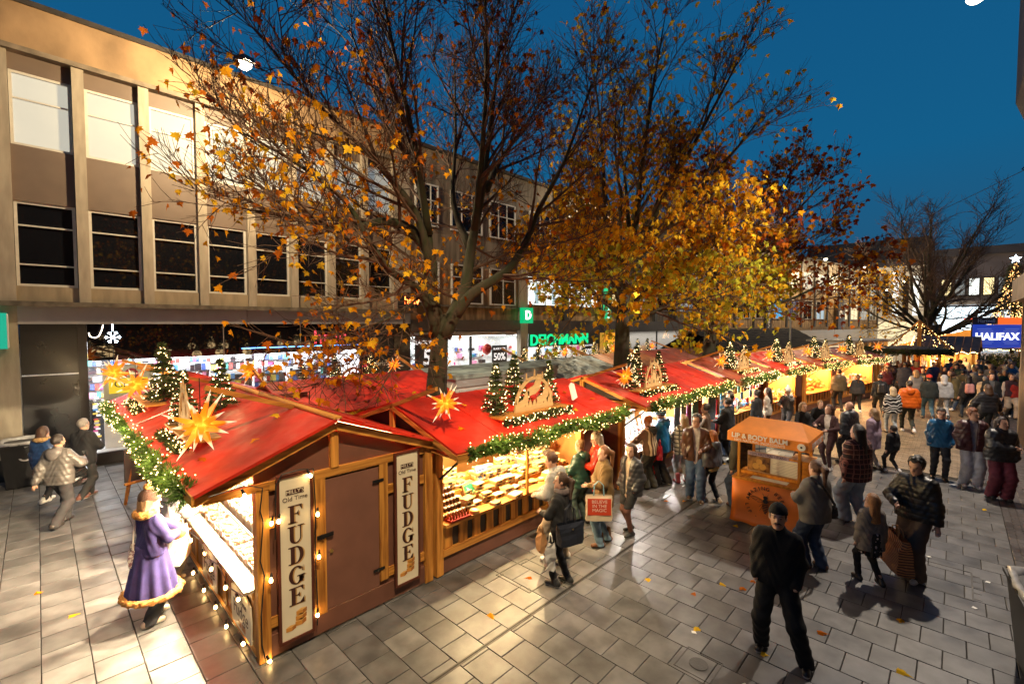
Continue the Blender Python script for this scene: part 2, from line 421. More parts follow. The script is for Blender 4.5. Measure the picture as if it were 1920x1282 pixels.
# shop front
ep = bx('entrance_panel', SHOPB, b1, -.31, .72, YF + .05, 16.6, .02, 2.48); bx('entrance_panel', SHOPB, b1, -.31, .72, YF + .05, 16.6, 2.51, 3.78)
bx('trim_strip', STEEL, ep, -.31, .72, YF + .045, YF + .06, 2.482, 2.508)
bx('door_post', M('shop_post', (.02, .018, .018), .4, .1), b1, .72, .90, YF + .02, 16.6, 0, 3.78)
bx('stall_riser', M('stall_riser', (.035, .03, .03), .5, .2), b1, .9, 10.1, YF + .02, 16.6, 0, .30)
DG = M('dark_reflecting_glass', (.004, .004, .006), .025, 0, spec=.7)
xs = [.9, 4.05, 6.4, 8.6]
for a, c in zip(xs, xs[1:]):
    bx('shop_window', GLS, b1, a + .006, c - .006, YF + .05, YF + .062, .30, 2.80)
    bx('glass_transom', DG, b1, a + .006, c - .006, YF + .05, YF + .075, 2.80, 3.78)
    bx('mullion', STEEL, b1, c - .012, c + .012, YF + .04, YF + .09, .30, 3.78)
bx('entrance_panel', SHOPB, b1, 8.62, 10.1, YF + .04, 16.6, .3, 3.78)
bx('corner_pier', M('polished_brown_stone', (.05, .032, .025), .15, .4, 3), b1, 10.1, 10.88, YF + .0, 16.9, 0, 3.78)
SIN = M('shop_white', (.8, .8, .8), .5, .05)
bx('shop_floor', M('shop_floor', (.55, .55, .55), .3, .1), b1, -.3, 10.1, 16.62, 24, -.02, .28)
bx('shop_ceiling', SIN, b1, -.3, 10.1, 16.62, 24, 3.3, 3.7); bx('back_wall', SIN, b1, -.3, 10.1, 24, 24.2, .28, 3.3)
bx('side_wall', SIN, b1, -.4, -.3, 16.62, 24, .28, 3.3); bx('side_wall', SIN, b1, 10.1, 10.2, 16.62, 24, .28, 3.3)
CEIL = E('ceiling_strip', (.95, .97, 1), 8, sample=True)
for y in (18.0, 20.2, 22.4): bx('ceiling_light', CEIL, b1, .3, 9.6, y, y + .12, 3.26, 3.295)
light('AREA', 'shop_light', (36, 17.7, 3.1), 60, (1, .9, .75), 12, sy=1.0)
light('AREA', 'shop_light', (4.8, 20, 3.2), 900, (.95, .97, 1), 9, sy=6)
# standing displays
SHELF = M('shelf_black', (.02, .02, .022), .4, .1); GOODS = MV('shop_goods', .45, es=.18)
rg = random.Random(11)
pal = [(.8, .8, .8), (.75, .75, .7), (.5, .06, .05), (.06, .12, .4), (.02, .02, .025), (.8, .6, .1), (.1, .4, .35), (.7, .25, .4), (.35, .35, .38), (.9, .9, .85), (.1, .3, .6), (.6, .1, .3), (.03, .03, .04)]
def shelf_unit(x, y, wd, h, nrow, label, rz=0):
    t = thing('display_shelf', label, 'shelving', (x, y, .28), rz, 'shelving inside the record shop')
    mb = MB(); mb.box(-wd / 2, wd / 2, .16, .20, 0, h).box(-wd / 2 - .02, -wd / 2, -.14, .2, 0, h).box(wd / 2, wd / 2 + .02, -.14, .2, 0, h)
    mb.build('back_panel', SIN if rg.random() < .6 else SHELF, t)
    g = MB(); cols = []
    for r in range(nrow):
        z = .12 + r * (h - .1) / nrow
        bx('shelf', SHELF, t, -wd / 2, wd / 2, -.14, .16, z - .02, z)
        xx = -wd / 2 + .02
        while xx < wd / 2 - .1:
            ww = rg.choice([.10, .13, .13, .19, .26]); hh = min((h / nrow) * .82, rg.uniform(.14, .24))
            if xx + ww > wd / 2: break
            if rg.random() < .93:
                dd = rg.uniform(-.12, -.02); g.box(xx, xx + ww - .012, dd, dd + .03, z, z + hh); c = rg.choice(pal); cols += [c] * 6
            xx += ww
    g.build('merchandise', GOODS, t, cols=cols, kind='stuff')
for i, (x, y, wd, h, n) in enumerate([(2.5, 17.5, .8, 2.0, 7), (3.5, 18.2, 1.0, 2.2, 8), (4.6, 17.4, .9, 1.9, 7), (5.7, 17.6, 1.0, 2.0, 7), (6.9, 17.5, 1.1, 1.9, 7), (8.0, 18.0, 1.0, 2.1, 7), (3.0, 20.0, 1.4, 2.3, 8), (4.9, 20.1, 1.4, 2.3, 8), (6.8, 20.2, 1.4, 2.3, 8), (2.0, 23.2, 1.8, 2.8, 9), (4.2, 23.2, 1.8, 2.8, 9), (6.4, 23.2, 1.8, 2.8, 9)]):
    shelf_unit(x, y, wd, h, n, 'packed %s shelf of colourful boxes %s in the bright record shop' % ('low' if h < 2.05 else 'tall', 'just behind the window' if y < 18.5 else 'in the second row' if y < 21 else 'against the back wall'))
# white promotional wall, ramp and posters
t = thing('promotion_panel', 'white promotion panel with pink ring standing behind the shop glass', 'panel', (1.85, 17.1, .28))
bx('board', SIN, t, -.62, .5, 0, .06, 0, 2.35)
mb = MB()
for k in range(20):
    a0, a1 = 2 * math.pi * k / 20, 2 * math.pi * (k + 1) / 20
    mb.add([(math.cos(a) * r * .8 - .0, -.006, 2.02 + math.sin(a) * r) for a, r in ((a0, .13), (a1, .13), (a1, .21), (a0, .21))], [(0, 1, 2, 3)])
mb.build('ring_print', M('pink_print', (.6, .05, .12), .5, 0), t)
t = thing('escalator_side', 'dark sloping stair balustrade behind the record shop glass', 'balustrade', (.93, 17.6, .28))
MB().prism([(0, 0), (.62, 0), (.1, 1.35), (0, 1.35)], .06).build('panel', SHELF, t); mb = MB(); mb.beam((.66, .03, .05), (.12, .03, 1.5), .03, .03); mb.build('handrail', STEEL, t)
g = MB(); cols = []
for k in range(24):
    zz = .1 + .055 * k; xx = .08 + rg.random() * .1
    g.box(xx, xx + .1, -.06, -.02, zz, zz + .045); cols += [rg.choice(pal)] * 6
g.build('merchandise', GOODS, t, cols=cols, kind='stuff')
t = thing('yellow_poster', 'yellow poster with black lettering on the record shop glass', 'poster', (1.72, YF + .03, 2.08))
bx('sheet', M('yellow_print', (.8, .62, .03), .5, 0, emit=(.8, .62, .03), es=.25), t, -.42, .42, 0, .006, -.2, .2); text('CRAZY', 'lettering', BLACK, t, .27, (.12, -.004, .05), (R(90), 0, 0))
# reflections of street lights, made as glowing shapes on the top glass
t = thing('snowflake_reflection', 'small white snowflake reflection shaped on the high shop glass', 'reflection', (1.42, YF + .03, 3.42))
REFLECT = E('white_reflection', (.75, .92, 1), 7)
mb = MB()
for k in range(6):
    a = k * math.pi / 3; d = Vector((math.cos(a), 0, math.sin(a))); mb.beam((0, 0, 0), d * .17, .014, .014)
    for s in (-1, 1):
        e = Vector((math.cos(a + s * .6), 0, math.sin(a + s * .6))); mb.beam(d * .09, d * .09 + e * .07, .012, .012)
mb.beam((0, 0, .17), (0, 0, .36), .02, .012); mb.build('flake_lines', REFLECT, t)
t = thing('swag_reflection', 'curved warm white reflection shaped on the high shop glass', 'reflection', (1.08, YF + .03, 3.5))
mb = MB(); mb.tube([(-.14, 0, .05), (-.12, 0, -.05), (-.02, 0, -.09), (.06, 0, -.04), (.12, 0, .12), (.15, 0, .26)], .012, 5); mb.build('tube', E('warm_reflection', (1, .8, .6), 5), t)
HMV = E('pink_neon', (.8, .05, .08), 1.2); HMVO = E('orange_neon', (1, .16, .03), 6)
t = thing('shop_sign', 'pink lettered record shop sign on the dark glass above the window', 'sign', (7.45, YF + .02, 3.28))
text('hmv', 'lettering', HMV, t, .72, (0, 0, 0), (R(90), 0, 0), .02); mb = MB(); mb.box(-2.9, 1.6, .01, .02, -.30, -.275); mb.build('blue_tube', E('blue_neon', (.1, .35, 1), 4), t)
t = thing('hanging_sign', 'black box sign with glowing orange lettering beside the window pillars', 'sign', (10.55, YF - .35, 4.72))
bx('box', BLACK, t, -.3, .3, -.28, .28, -.30, .30); text('hmv', 'lettering', HMVO, t, .42, (0, -.285, -.02), (R(90), 0, 0), .01); bx('bracket', BLACKM, t, -.03, .03, .28, .42, -.03, .03)
t = thing('shop_sign', 'small black wall sign with pink and white lettering by the shop corner', 'sign', (9.35, YF + .0, 2.2))
bx('board', BLACK, t, -.75, .75, 0, .03, -.22, .22); text('hmv', 'lettering', HMV, t, .3, (-.42, -.008, 0), (R(90), 0, 0)); text('Bristol', 'lettering', PAPER, t, .28, (.28, -.008, 0), (R(90), 0, 0))
t = thing('pharmacy_sign', 'green box sign on the stone pillar beside the black shop panel', 'sign', (-.78, YF - .25, 3.62))
bx('box', E('green_sign', (.005, .30, .20), .55), t, -.3, .28, -.2, .2, -.42, .42); bx('edge_strip', PAPER, t, .281, .30, -.2, .2, -.40, .40)

# ---------------- the block with the shoe shop
b2 = thing('shop_building', 'stained stone block with white framed windows above the shoe shop', 'building')
bx('wall', STAINED2, b2, 10.92, 45, 16.55, 30, 6.45, 11.3); bx('wall', STAINED, b2, 10.92, 45, 16.52, 30, 3.95, 6.45)
bx('coping', COPE, b2, 10.92, 45.1, 16.4, 30, 11.3, 11.45)
bx('ledge', STAINED2, b2, 10.92, 17.6, 16.36, 16.55, 4.55, 4.63)
for x0, x1 in ((11.2, 12.4), (13.1, 15.0), (15.5, 17.3)):
    window(b2, x0, x1, 4.7, 6.5, 16.42, [.68], [.5], FRAMEW, M('curtained_pane', (.06, .045, .04), .15, .5, 3, stretch=(9, 1, .3)))
for x0, x1 in ((11.2, 12.4), (13.1, 15.0), (15.5, 17.3), (18.4, 21), (22, 25)):
    window(b2, x0, x1, 8.0, 9.8, 16.44, [.62], [.33, .66], FRAMEW, PANED)
bx('pillar', STONE, b2, 17.55, 18.1, 16.3, 16.6, 0, 8.5)
for x in (21.45, 25.2, 28.9, 32.6, 36.3, 40, 43.7): bx('pillar', M('dark_pilaster', (.03, .028, .028), .5, .3), b2, x - .22, x + .22, 16.28, 16.6, 3.95, 11.3)
window(b2, 18.15, 21.2, 4.75, 6.35, 16.40, [.78], [.5], FRAMED, LITW); window(b2, 21.7, 24.9, 4.75, 6.35, 16.40, [.78], [.5], FRAMED, LITW)
for x in (18.9, 20.4, 22.4, 24.0):
    MB().prism([(-.22, 4.85), (.18, 4.85), (.1, 5.4), (.24, 5.75), (.05, 6.0), (-.12, 5.85), (-.26, 5.5), (-.12, 5.3)], .01).build('figure_print', M('pale_blue_print', (.30, .42, .46), .5, .4, 3, emit=(.3, .45, .5), es=.5), b2, loc=(x, 16.38, 0))
window(b2, 25.6, 28.5, 4.6, 6.5, 16.40, [], [.33, .66], FRAMED, [LITY])
for i, x in enumerate((29.3, 33.0, 36.8, 40.4)): window(b2, x, x + 3.0, 4.75, 6.6, 16.40, [.7], [.33, .66], FRAMED, PANED if i % 2 else BLINDG)
for x in (25.7, 29.3, 33.0, 36.8, 40.4): window(b2, x, x + 3.0, 8.0, 9.9, 16.42, [.6], [.33, .66], FRAMEW, PANED)
bx('fascia', M('brown_fascia', (.10, .075, .06), .5, .2, 3), b2, 10.92, 17.5, 16.30, 16.6, 3.45, 3.95); bx('fascia', M('dark_fascia', (.05, .04, .04), .5, .2, 3), b2, 18.12, 45, 16.30, 16.6, 3.2, 3.95)
bx('back_wall', SIN, b2, 10.92, 45, 18.6, 18.8, 0, 3.5); bx('shop_ceiling', SIN, b2, 10.92, 45, 16.6, 18.6, 3.2, 3.4); bx('shop_floor', SIN, b2, 10.92, 45, 16.5, 18.6, 0, .12)
for a, c in ((11.2, 17.3), (18.4, 25.0)): bx('ceiling_light', E('shop_ceiling_panel', (.92, 1, .97), 7, sample=True), b2, a, c, 17.2, 17.9, 3.16, 3.195)
for a, c in ((10.95, 14.2), (14.25, 17.5), (18.15, 21.6), (21.65, 25.0), (28.9, 33), (33.1, 38), (38.1, 44.9)):
    bx('shop_window', GLS, b2, a, c, 16.45, 16.46, .12, 3.2)
for x in (14.22, 21.62, 25.1, 28.8, 33.05, 38.05): bx('mullion', FRAMED, b2, x - .05, x + .05, 16.42, 16.5, 0, 3.2)
bx('retail_front', M('orange_shopfront', (.55, .24, .02), .5, .2, 3, emit=(1, .5, .05), es=.25), b2, 25.15, 28.75, 16.4, 16.6, 0, 3.25)
t = thing('retail_sign', 'orange sign with dark lettering above the yellow shop front', 'sign', (27.2, 16.30, 2.85))
bx('board', M('orange_board', (.75, .30, .01), .5, 0, emit=(1, .4, .02), es=.5), t, -1.4, 1.4, 0, .05, -.3, .3); text('BEYOND RETRO', 'lettering', BLACK, t, .36, (0, -.006, 0), (R(90), 0, 0), .004, bold=.008)
GREEN = E('green_neon', (.0, .50, .17), 1.1); GREENB = E('green_box', (.0, .30, .11), .8)
t = thing('shoe_shop_sign', 'long dark sign with glowing green lettering over the shoe shop', 'sign', (20.9, 16.27, 2.88))
bx('board', M('sign_dark', (.02, .03, .025), .4, 0), t, -2.75, 3.9, .0, .06, -.36, .34); text('DEICHMANN', 'lettering', GREEN, t, .84, (0, -.03, -.02), (R(90), 0, 0), .03, bold=.012, sx=1.08)
t = thing('projecting_sign', 'glowing green box sign with white capital letter on stone pier', 'sign', (17.6, 15.95, 4.2))
bx('box', GREENB, t, -.38, .38, -.12, .12, -.40, .40); text('D', 'lettering', E('white_letter', (1, 1, 1), 1.6), t, .62, (0, -.13, 0), (R(90), 0, 0), .006, bold=.015); bx('bracket', BLACKM, t, -.04, .04, .12, .36, -.04, .04)
t = thing('vertical_sign', 'tall green upright sign between lit upstairs shop windows', 'sign', (25.25, 15.95, 5.2))
bx('box', GREENB, t, -.3, .3, -.1, .1, -1.25, 1.25)
for k, ch in enumerate('DEICHMANN'): text(ch, 'letter', E('pale_green_letter', (.5, 1, .75), 1.2) if k == 0 else bpy.data.materials['pale_green_letter'], t, .27, (0, -.105, 1.06 - k * .265), (R(90), 0, 0), .004)
t = thing('vertical_sign', 'tall glowing yellow upright sign beside the orange upstairs window', 'sign', (28.9, 15.9, 5.7))
bx('box', E('yellow_box', (1, .55, .02), 1.3), t, -.22, .22, -.1, .1, -1.2, 1.2); bx('bracket', BLACKM, t, -.03, .03, .1, .5, -.05, .05)
# sale boards in the windows
SALE = M('sale_board_grey', (.045, .045, .05), .5, 0); SALEW = M('sale_white', (.85, .85, .85), .5, 0, emit=(1, 1, 1), es=.4)
def sale(x, z, wd, h, label, lines):
    t = thing('sale_poster', label, 'poster', (x, 16.42, z), 0, 'sale posters in the shop windows')
    bx('sheet', SALE, t, -wd / 2, wd / 2, 0, .008, -h / 2, h / 2)
    for s, sz, dz in lines: text(s, 'lettering', SALEW, t, sz, (0, -.005, dz), (R(90), 0, 0), .003, bold=sz * .02)
sale(11.95, 2.35, 1.75, 1.9, 'large grey sale poster with giant white percentage beside tree trunk', [('BLACK WEEKEND', .24, .62), ('50', .95, -.05), ('% OFF', .3, -.72)])
sale(16.1, 2.2, 1.05, 1.0, 'small grey half price poster with red balloon in pharmacy window', [('BLACK WEEK', .14, .33), ('50%', .5, -.08)])
sale(23.9, 2.1, 1.05, 1.0, 'small grey half price poster in the shoe shop window', [('BLACK WEEK', .14, .33), ('50%', .5, -.08)])
for x in (15.5, 24.7):
    o = MB().lathe([(.02, -.28), (.2, -.14), (.26, .05), (.2, .22), (.05, .3)], 12).build('balloon', M('red_balloon', (.6, .03, .03), .3, 0), None, True, loc=(x, 16.7, 2.5)); tag(o, 'red balloon hanging beside the sale poster in ' + ('the shoe shop' if x > 20 else 'the pharmacy window'), 'balloon')
g = MB(); cols = []
for i in range(170):
    x = rg.uniform(11.1, 17.3) if i % 2 else rg.uniform(18.3, 28.0); z = rg.choice([.6, .95, 1.3, 1.65, 2.0, 2.35]); ww = rg.uniform(.1, .35)
    g.box(x, x + ww, 18.45, 18.55, z, z + rg.uniform(.12, .26)); cols += [rg.choice(pal + [(.7, .2, .4), (.8, .8, .8)])] * 6
tag(g.build('wall_goods', GOODS, None, cols=cols), 'goods on the white back wall of the bright shops', 'goods', kind='stuff')

# ---------------- the long tan block further along
b3 = thing('shop_building', 'long tan block with dark pilasters curving away down the street', 'building', (45.2, 16.9, 0), R(-10.1))
Lb = 47
bx('wall', STAINED, b3, 0, Lb, 0, 12, 3.3, 7.6); bx('wall', STAINED2, b3, 0, Lb, .03, 12, 7.6, 11.6); bx('coping', COPE, b3, -.05, Lb + .1, -.15, 12, 11.6, 11.85)
bx('fascia', M('tan_fascia', (.30, .2, .10), .7, .4, 2), b3, 0, Lb, -.1, 12, 2.95, 3.35)
bx('shop_window', M('lit_shopfront', (.10, .07, .05), .4, .6, .35, emit=(1, .7, .4), es=.10), b3, 0, Lb, .1, .5, 0.3, 2.95); bx('stall_riser', DARKB, b3, 0, Lb, 0, .5, 0, .3)
DP = M('dark_pilaster_far', (.025, .022, .02), .5, .3)
for k in range(13): bx('pilaster', DP, b3, k * 3.85 + .1, k * 3.85 + .42, -.12, .1, 3.35, 11.6)
WARMW = M('warm_office_window', (.7, .65, .45), .5, .4, 3, emit=(1, .82, .5), es=.4)
for k in range(12):
    x = k * 3.85 + .75
    if k not in (7,): window(b3, x, x + 2.6, 4.3, 6.6, -.08, [.75], [.5], FRAME, {3: M('blue_poster_pane', (.02, .22, .45), .3, .1, emit=(.02, .3, .6), es=.5), 4: M('navy_poster_pane', (.03, .05, .2), .3, .5, 2), 5: PANED, 8: WARMW, 9: WARMW, 10: BLINDG}.get(k, PANED))
    window(b3, x, x + 2.6, 8.0, 10.0, -.06, [.7], [.5], FRAME, {4: WARMW, 5: BLINDG, 6: BLINDG, 7: WARMW, 8: PANED, 9: BLINDG}.get(k, BLINDG if k % 2 else PANED))
t = thing('vertical_sign', 'tall black upright boot shop sign with white lettering', 'sign', (45.2 + 9.5, 15.2 - .7, 4.9), R(-10.1))
bx('box', BLACK, t, -.62, .62, -.12, .12, -2.0, 2.0); text('Dr.Martens', 'lettering', PAPER, t, .82, (.05, -.125, 0), (R(90), R(90), 0), .005, bold=.02)
t = thing('vertical_sign', 'tall dark sign with pale oval emblem on the tan block', 'sign', (45.2 + 30, 16.9 - 30 * .178 - .5, 5.0), R(-10.1))
bx('box', M('sign_brown', (.03, .024, .022), .5, 0), t, -1.2, .5, -.12, .12, -2.0, 2.0); MB().lathe([(.55, 0), (.55, .01)], 16).build('emblem', PAPER, t, loc=(-.35, -.125, 0), rot=(R(90), 0, 0)); MB().box(.52, 1.3, -.06, .1, -1.7, 1.9).build('poster', M('poster_print', (.3, .25, .2), .5, .8, 6), t)

# ---------------- street end
b4 = thing('end_building', 'large dark roofed centre closing the end of the street', 'building')
PALEW = M('pale_end_wall', (.20, .17, .17), .8, .2, .5)  # pale wall colour with slight random variation
bx('wall', PALEW, b4, 100, 118, -30, 16, 0, 14.2); bx('roof', M('dark_roof', (.02, .022, .03), .7, .2), b4, 99.5, 118, 3, 20, 14.2, 17.8); bx('roof', M('mid_roof', (.09, .08, .085), .7, .2), b4, 99.4, 118, -30, 3, 14.2, 15.4)
for k in range(11):
    y = 1.8 - k * 1.55
    mb = MB(); mb.box(99.82, 99.98, y - 1.35, y, 8.0, 10.8); o = mb.build('window', FRAMED, b4); bx('pane', LITY if k % 3 == 0 else (BLINDG if k % 3 == 1 else LITW), o, 99.78, 99.82, y - 1.2, y - .15, 8.15, 10.65)
bx('canopy', M('pale_canopy', (.4, .38, .36), .6, .1), b4, 97, 100, -14, 3.2, 6.6, 7.2)
t = thing('shop_screen', 'wide bright blue white shop display beneath the far canopy', 'screen', (99.3, -1.2, 4.0))
bx('panel', M('bright_screen', (.6, .75, .85), .5, .8, 1.1, emit=(.75, .92, 1), es=1.7, col2=(.1, .2, .35)), t, 0, .3, -4.6, 3.4, -2.6, 2.3)
bx('rim', FRAMED, t, -.02, .28, -4.75, 3.55, 2.3, 2.5); bx('red_strip', E('red_strip', (1, .1, .05), 1.5), t, -.03, -.01, -2.4, .2, .2, .6)
b5 = thing('white_building', 'floodlit white building with vertical slots behind the far bare tree', 'building')
bx('wall', M('glowing_white_wall', (.42, .38, .32), .6, .2, .6, emit=(1, .86, .6), es=.10), b5, 93, 99, 3.2, 9.2, 0, 12.6)  # wall glows faintly by itself, in place of floodlight on it
for k in range(4): bx('window', PANED if k % 2 else LITW, b5, 92.9, 92.98, 4.0 + k * 1.2, 4.7 + k * 1.2, 5, 11)
bx('shop_window', WARMW, b5, 92.85, 92.97, 3.6, 8.8, .3, 4.0)

# ---------------- building beside the camera
b6 = thing('corner_building', 'dark brick corner building with overhanging bay at the picture edge', 'building')
DBR = M('dark_brown_brick', (.10, .06, .035), .7, .4, 8, .2, 60)
bx('wall', DBR, b6, -6, 22.35, -14, -1.60, 0, 22)
mb = MB(); mb.box(19, 22.3, -1.60, -1.22, 10.9, 22); mb.build('bay', DBR, b6)
MB().prism([(0, 0), (.37, 1.1), (0, 1.1)], 3.2, Matrix(((0, -1, 0, 22.25), (1, 0, 0, -1.595), (0, 0, 1, 9.79), (0, 0, 0, 1)))).build('corbel', DBR, b6)
bx('canopy', M('concrete_canopy', (.3, .24, .17), .7, .3, 3), b6, 10, 22.6, -1.60, -1.34, 4.5, 5.2)
bx('lit_edge', M('lit_edge_paint', (.35, .27, .17), .7, .3, 4), b6, 22.36, 22.5, -3, -1.585, 0, 9.7)  # the corner's lit edge, put in as a paler strip

# ================================================================== MARKET STALLS
rm = random.Random(21)
def Wm(t, p):
    return Matrix.Translation(t.location) @ Matrix.Rotation(t.rotation_euler[2], 4, 'Z') @ Vector(p)

# ---- needle sprigs, garlands, little firs, stars, candle arches
def sprig(mb, p, d, ln, n, r, rnd, nl=.07):
    d = d.normalized(); a = d.orthogonal().normalized(); b = d.cross(a)
    for k in range(n):
        t = (k + rnd.random()) / n; ang = rnd.uniform(0, 6.283)
        rad = a * math.cos(ang) + b * math.sin(ang); q = p + d * (ln * t)
        e = q + (d * .75 + rad * .75).normalized() * nl * (1.1 - .4 * t); s = d.cross(rad).normalized() * r
        mb.add([q - s, q + s, e], [(0, 1, 2)])

def garland(pts, rad, label, sprigs, bulbs, name='garland', group='lit garlands along the stall eaves', nm=NEEDLE, nl=.085, seed=1, down=.3, glow=10.0, gdir=Vector((0, -.16, .04))):
    rnd = random.Random(seed); pts = [Vector(p) for p in pts]
    c = sum(pts, Vector()) / len(pts)
    t = thing(name, label, 'garland', c, 0, group)
    seg = [(pts[i + 1] - pts[i]).length for i in range(len(pts) - 1)]; tot = sum(seg)
    def at(u):
        u *= tot
        for i, s in enumerate(seg):
            if u <= s: return pts[i].lerp(pts[i + 1], u / s), (pts[i + 1] - pts[i]).normalized()
            u -= s
        return pts[-1], (pts[-1] - pts[-2]).normalized()
    mb = MB(); lb = MB()
    for k in range(int(sprigs * tot)):
        p, d = at(rnd.random()); o = d.orthogonal().normalized(); o2 = d.cross(o); a = rnd.uniform(0, 6.283)
        rv = o * math.cos(a) + o2 * math.sin(a); rv.z -= down * rnd.random()
        lump = .75 + .4 * math.sin(p.x * 5.1 + p.y * 4.3) * math.sin(p.x * 2.3 - p.y * 3.1)
        sprig(mb, p - c + rv * rad * .25 * rnd.random(), rv + d * rnd.uniform(-1, 1) + Vector((0, 0, rnd.uniform(-.3, .3))), rad * .8 * lump, 12, .0085, rnd, nl)
    for k in range(int(bulbs * tot)):
        p, d = at(rnd.random()); o = d.orthogonal().normalized(); o2 = d.cross(o); a = rnd.uniform(0, 6.283)
        lb.octa(tuple(p - c + (o * math.cos(a) + o2 * math.sin(a)) * rad * rnd.uniform(.6, 1.1)), rnd.uniform(.006, .0115))
    mb.build('needles', nm, t, kind='stuff')
    lb.build('fairy_lights', BULB if seed % 3 else BULBW, t, kind='stuff')
    if glow:
        for u in np.linspace(.12, .88, max(2, int(tot))):
            p, d = at(u); light('POINT', 'fairy_light_glow', tuple(p - c + Vector((0, 0, .22)) + gdir), glow, (1, .70, .34), .2, parent=t)
    cb = MB(); cb.tube([p - c for p in pts], .012, 5); cb.build('stem', DARKB, t)
    return t

def fir_meshes(h, r, nb, seed):
    rnd = random.Random(seed); mb = MB(); lb = MB()
    for L in range(11):
        u = L / 10.0; z = h * (.10 + .86 * u); rr = r * (1 - u) ** .85 * (.85 + .3 * rnd.random()) + .02
        for k in range(int(11 - 6 * u)):
            a = rnd.uniform(0, 6.283); d = Vector((math.cos(a), math.sin(a), -.15 + .5 * u))
            sprig(mb, Vector((0, 0, z)), d, rr, 16, .010, rnd, .075)
            for s in (-1, 1):
                a2 = a + s * .5; sprig(mb, Vector((0, 0, z)) + d * rr * .4, Vector((math.cos(a2), math.sin(a2), .1)), rr * .5, 9, .010, rnd, .065)
    sprig(mb, Vector((0, 0, h * .92)), Vector((0, 0, 1)), h * .08, 8, .006, rnd, .04)
    for k in range(nb):
        u = rnd.random() ** 1.3; z = h * (.08 + .9 * u); rr = r * (1 - u) ** .85 * rnd.uniform(.7, 1.05) + .01; a = rnd.uniform(0, 6.283)
        lb.octa((rr * math.cos(a), rr * math.sin(a), z), rnd.uniform(.006, .0115))
    tb = MB().tube([(0, 0, 0), (0, 0, h * .9)], [.018, .006], 5)
    return mb, lb, tb

def fir(name, label, h, r, nb, seed, group='little fir trees on the stall roofs'):
    t = thing(name, label, 'fir tree', (0, 0, 0), 0, group)
    mb, lb, tb = fir_meshes(h, r, nb, seed)
    mb.build('foliage', NEEDLED, t, kind='stuff'); lb.build('fairy_lights', BULBW, t, kind='stuff'); tb.build('trunk', DARKB, t)
    MB().lathe([(.001, 0), (.07, 0), (.07, .02), (.001, .03)], 8).build('foot', DARKB, t)
    return t
FIRS = [fir('fir_tree', 'x', .9, .27, 75, 31), fir('fir_tree', 'x', .9, .25, 90, 32), fir('fir_tree', 'x', .9, .23, 45, 33)]
firs_used = [False] * 3
def copy_fir(o):
    c = o.copy(); COL.objects.link(c)
    for ch in list(o.children):
        if ch.type == 'MESH': d = ch.copy(); COL.objects.link(d); d.parent = c
    return c
def put_fir(p, h, v, label):
    global firs_used
    o = FIRS[v] if not firs_used[v] else copy_fir(FIRS[v]); firs_used[v] = True
    o.location = p; o.scale = (h / .9,) * 3; o.rotation_euler = (0, 0, rm.uniform(0, 6.28)); o['label'] = label
    light('POINT', 'fir_light_glow', (0, -.0, .42), 5.0, (1, .66, .30), .16, parent=o)
    return o

# Herrnhut style star: long hollow paper spikes round a small core
def star_mat():
    m = bpy.data.materials.new('lit_paper_star'); m.use_nodes = True; n = m.node_tree.nodes; L = m.node_tree.links; b = n['Principled BSDF']
    tc = n.new('ShaderNodeTexCoord'); sp = n.new('ShaderNodeSeparateXYZ'); L.new(tc.outputs['Object'], sp.inputs[0])
    cr = n.new('ShaderNodeValToRGB'); e = cr.color_ramp.elements
    e[0].position = .10; e[0].color = (1, .46, .05, 1); e[1].position = .98; e[1].color = (.9, .82, .7, 1)
    for p_, c_ in ((.30, (.95, .24, .008, 1)), (.62, (.85, .20, .008, 1)), (.72, (.9, .7, .45, 1))):
        x = e.new(p_); x.color = c_
    L.new(sp.outputs['Z'], cr.inputs[0]); L.new(cr.outputs[0], b.inputs['Base Color']); L.new(cr.outputs[0], b.inputs['Emission Color'])
    r2 = n.new('ShaderNodeValToRGB'); f = r2.color_ramp.elements; f[0].position = 0; f[0].color = (1, 1, 1, 1); f[1].position = .75; f[1].color = (.22, .22, .22, 1)
    x = f.new(.3); x.color = (.42, .42, .42, 1)
    mu = n.new('ShaderNodeMath'); mu.operation = 'MULTIPLY'; mu.inputs[1].default_value = 1.15; L.new(sp.outputs['Z'], r2.inputs[0]); L.new(r2.outputs[0], mu.inputs[0]); L.new(mu.outputs[0], b.inputs['Emission Strength'])
    b.inputs['Roughness'].default_value = .5; m.cycles.emission_sampling = 'NONE'
    return m
STARM = star_mat()
SPK = None
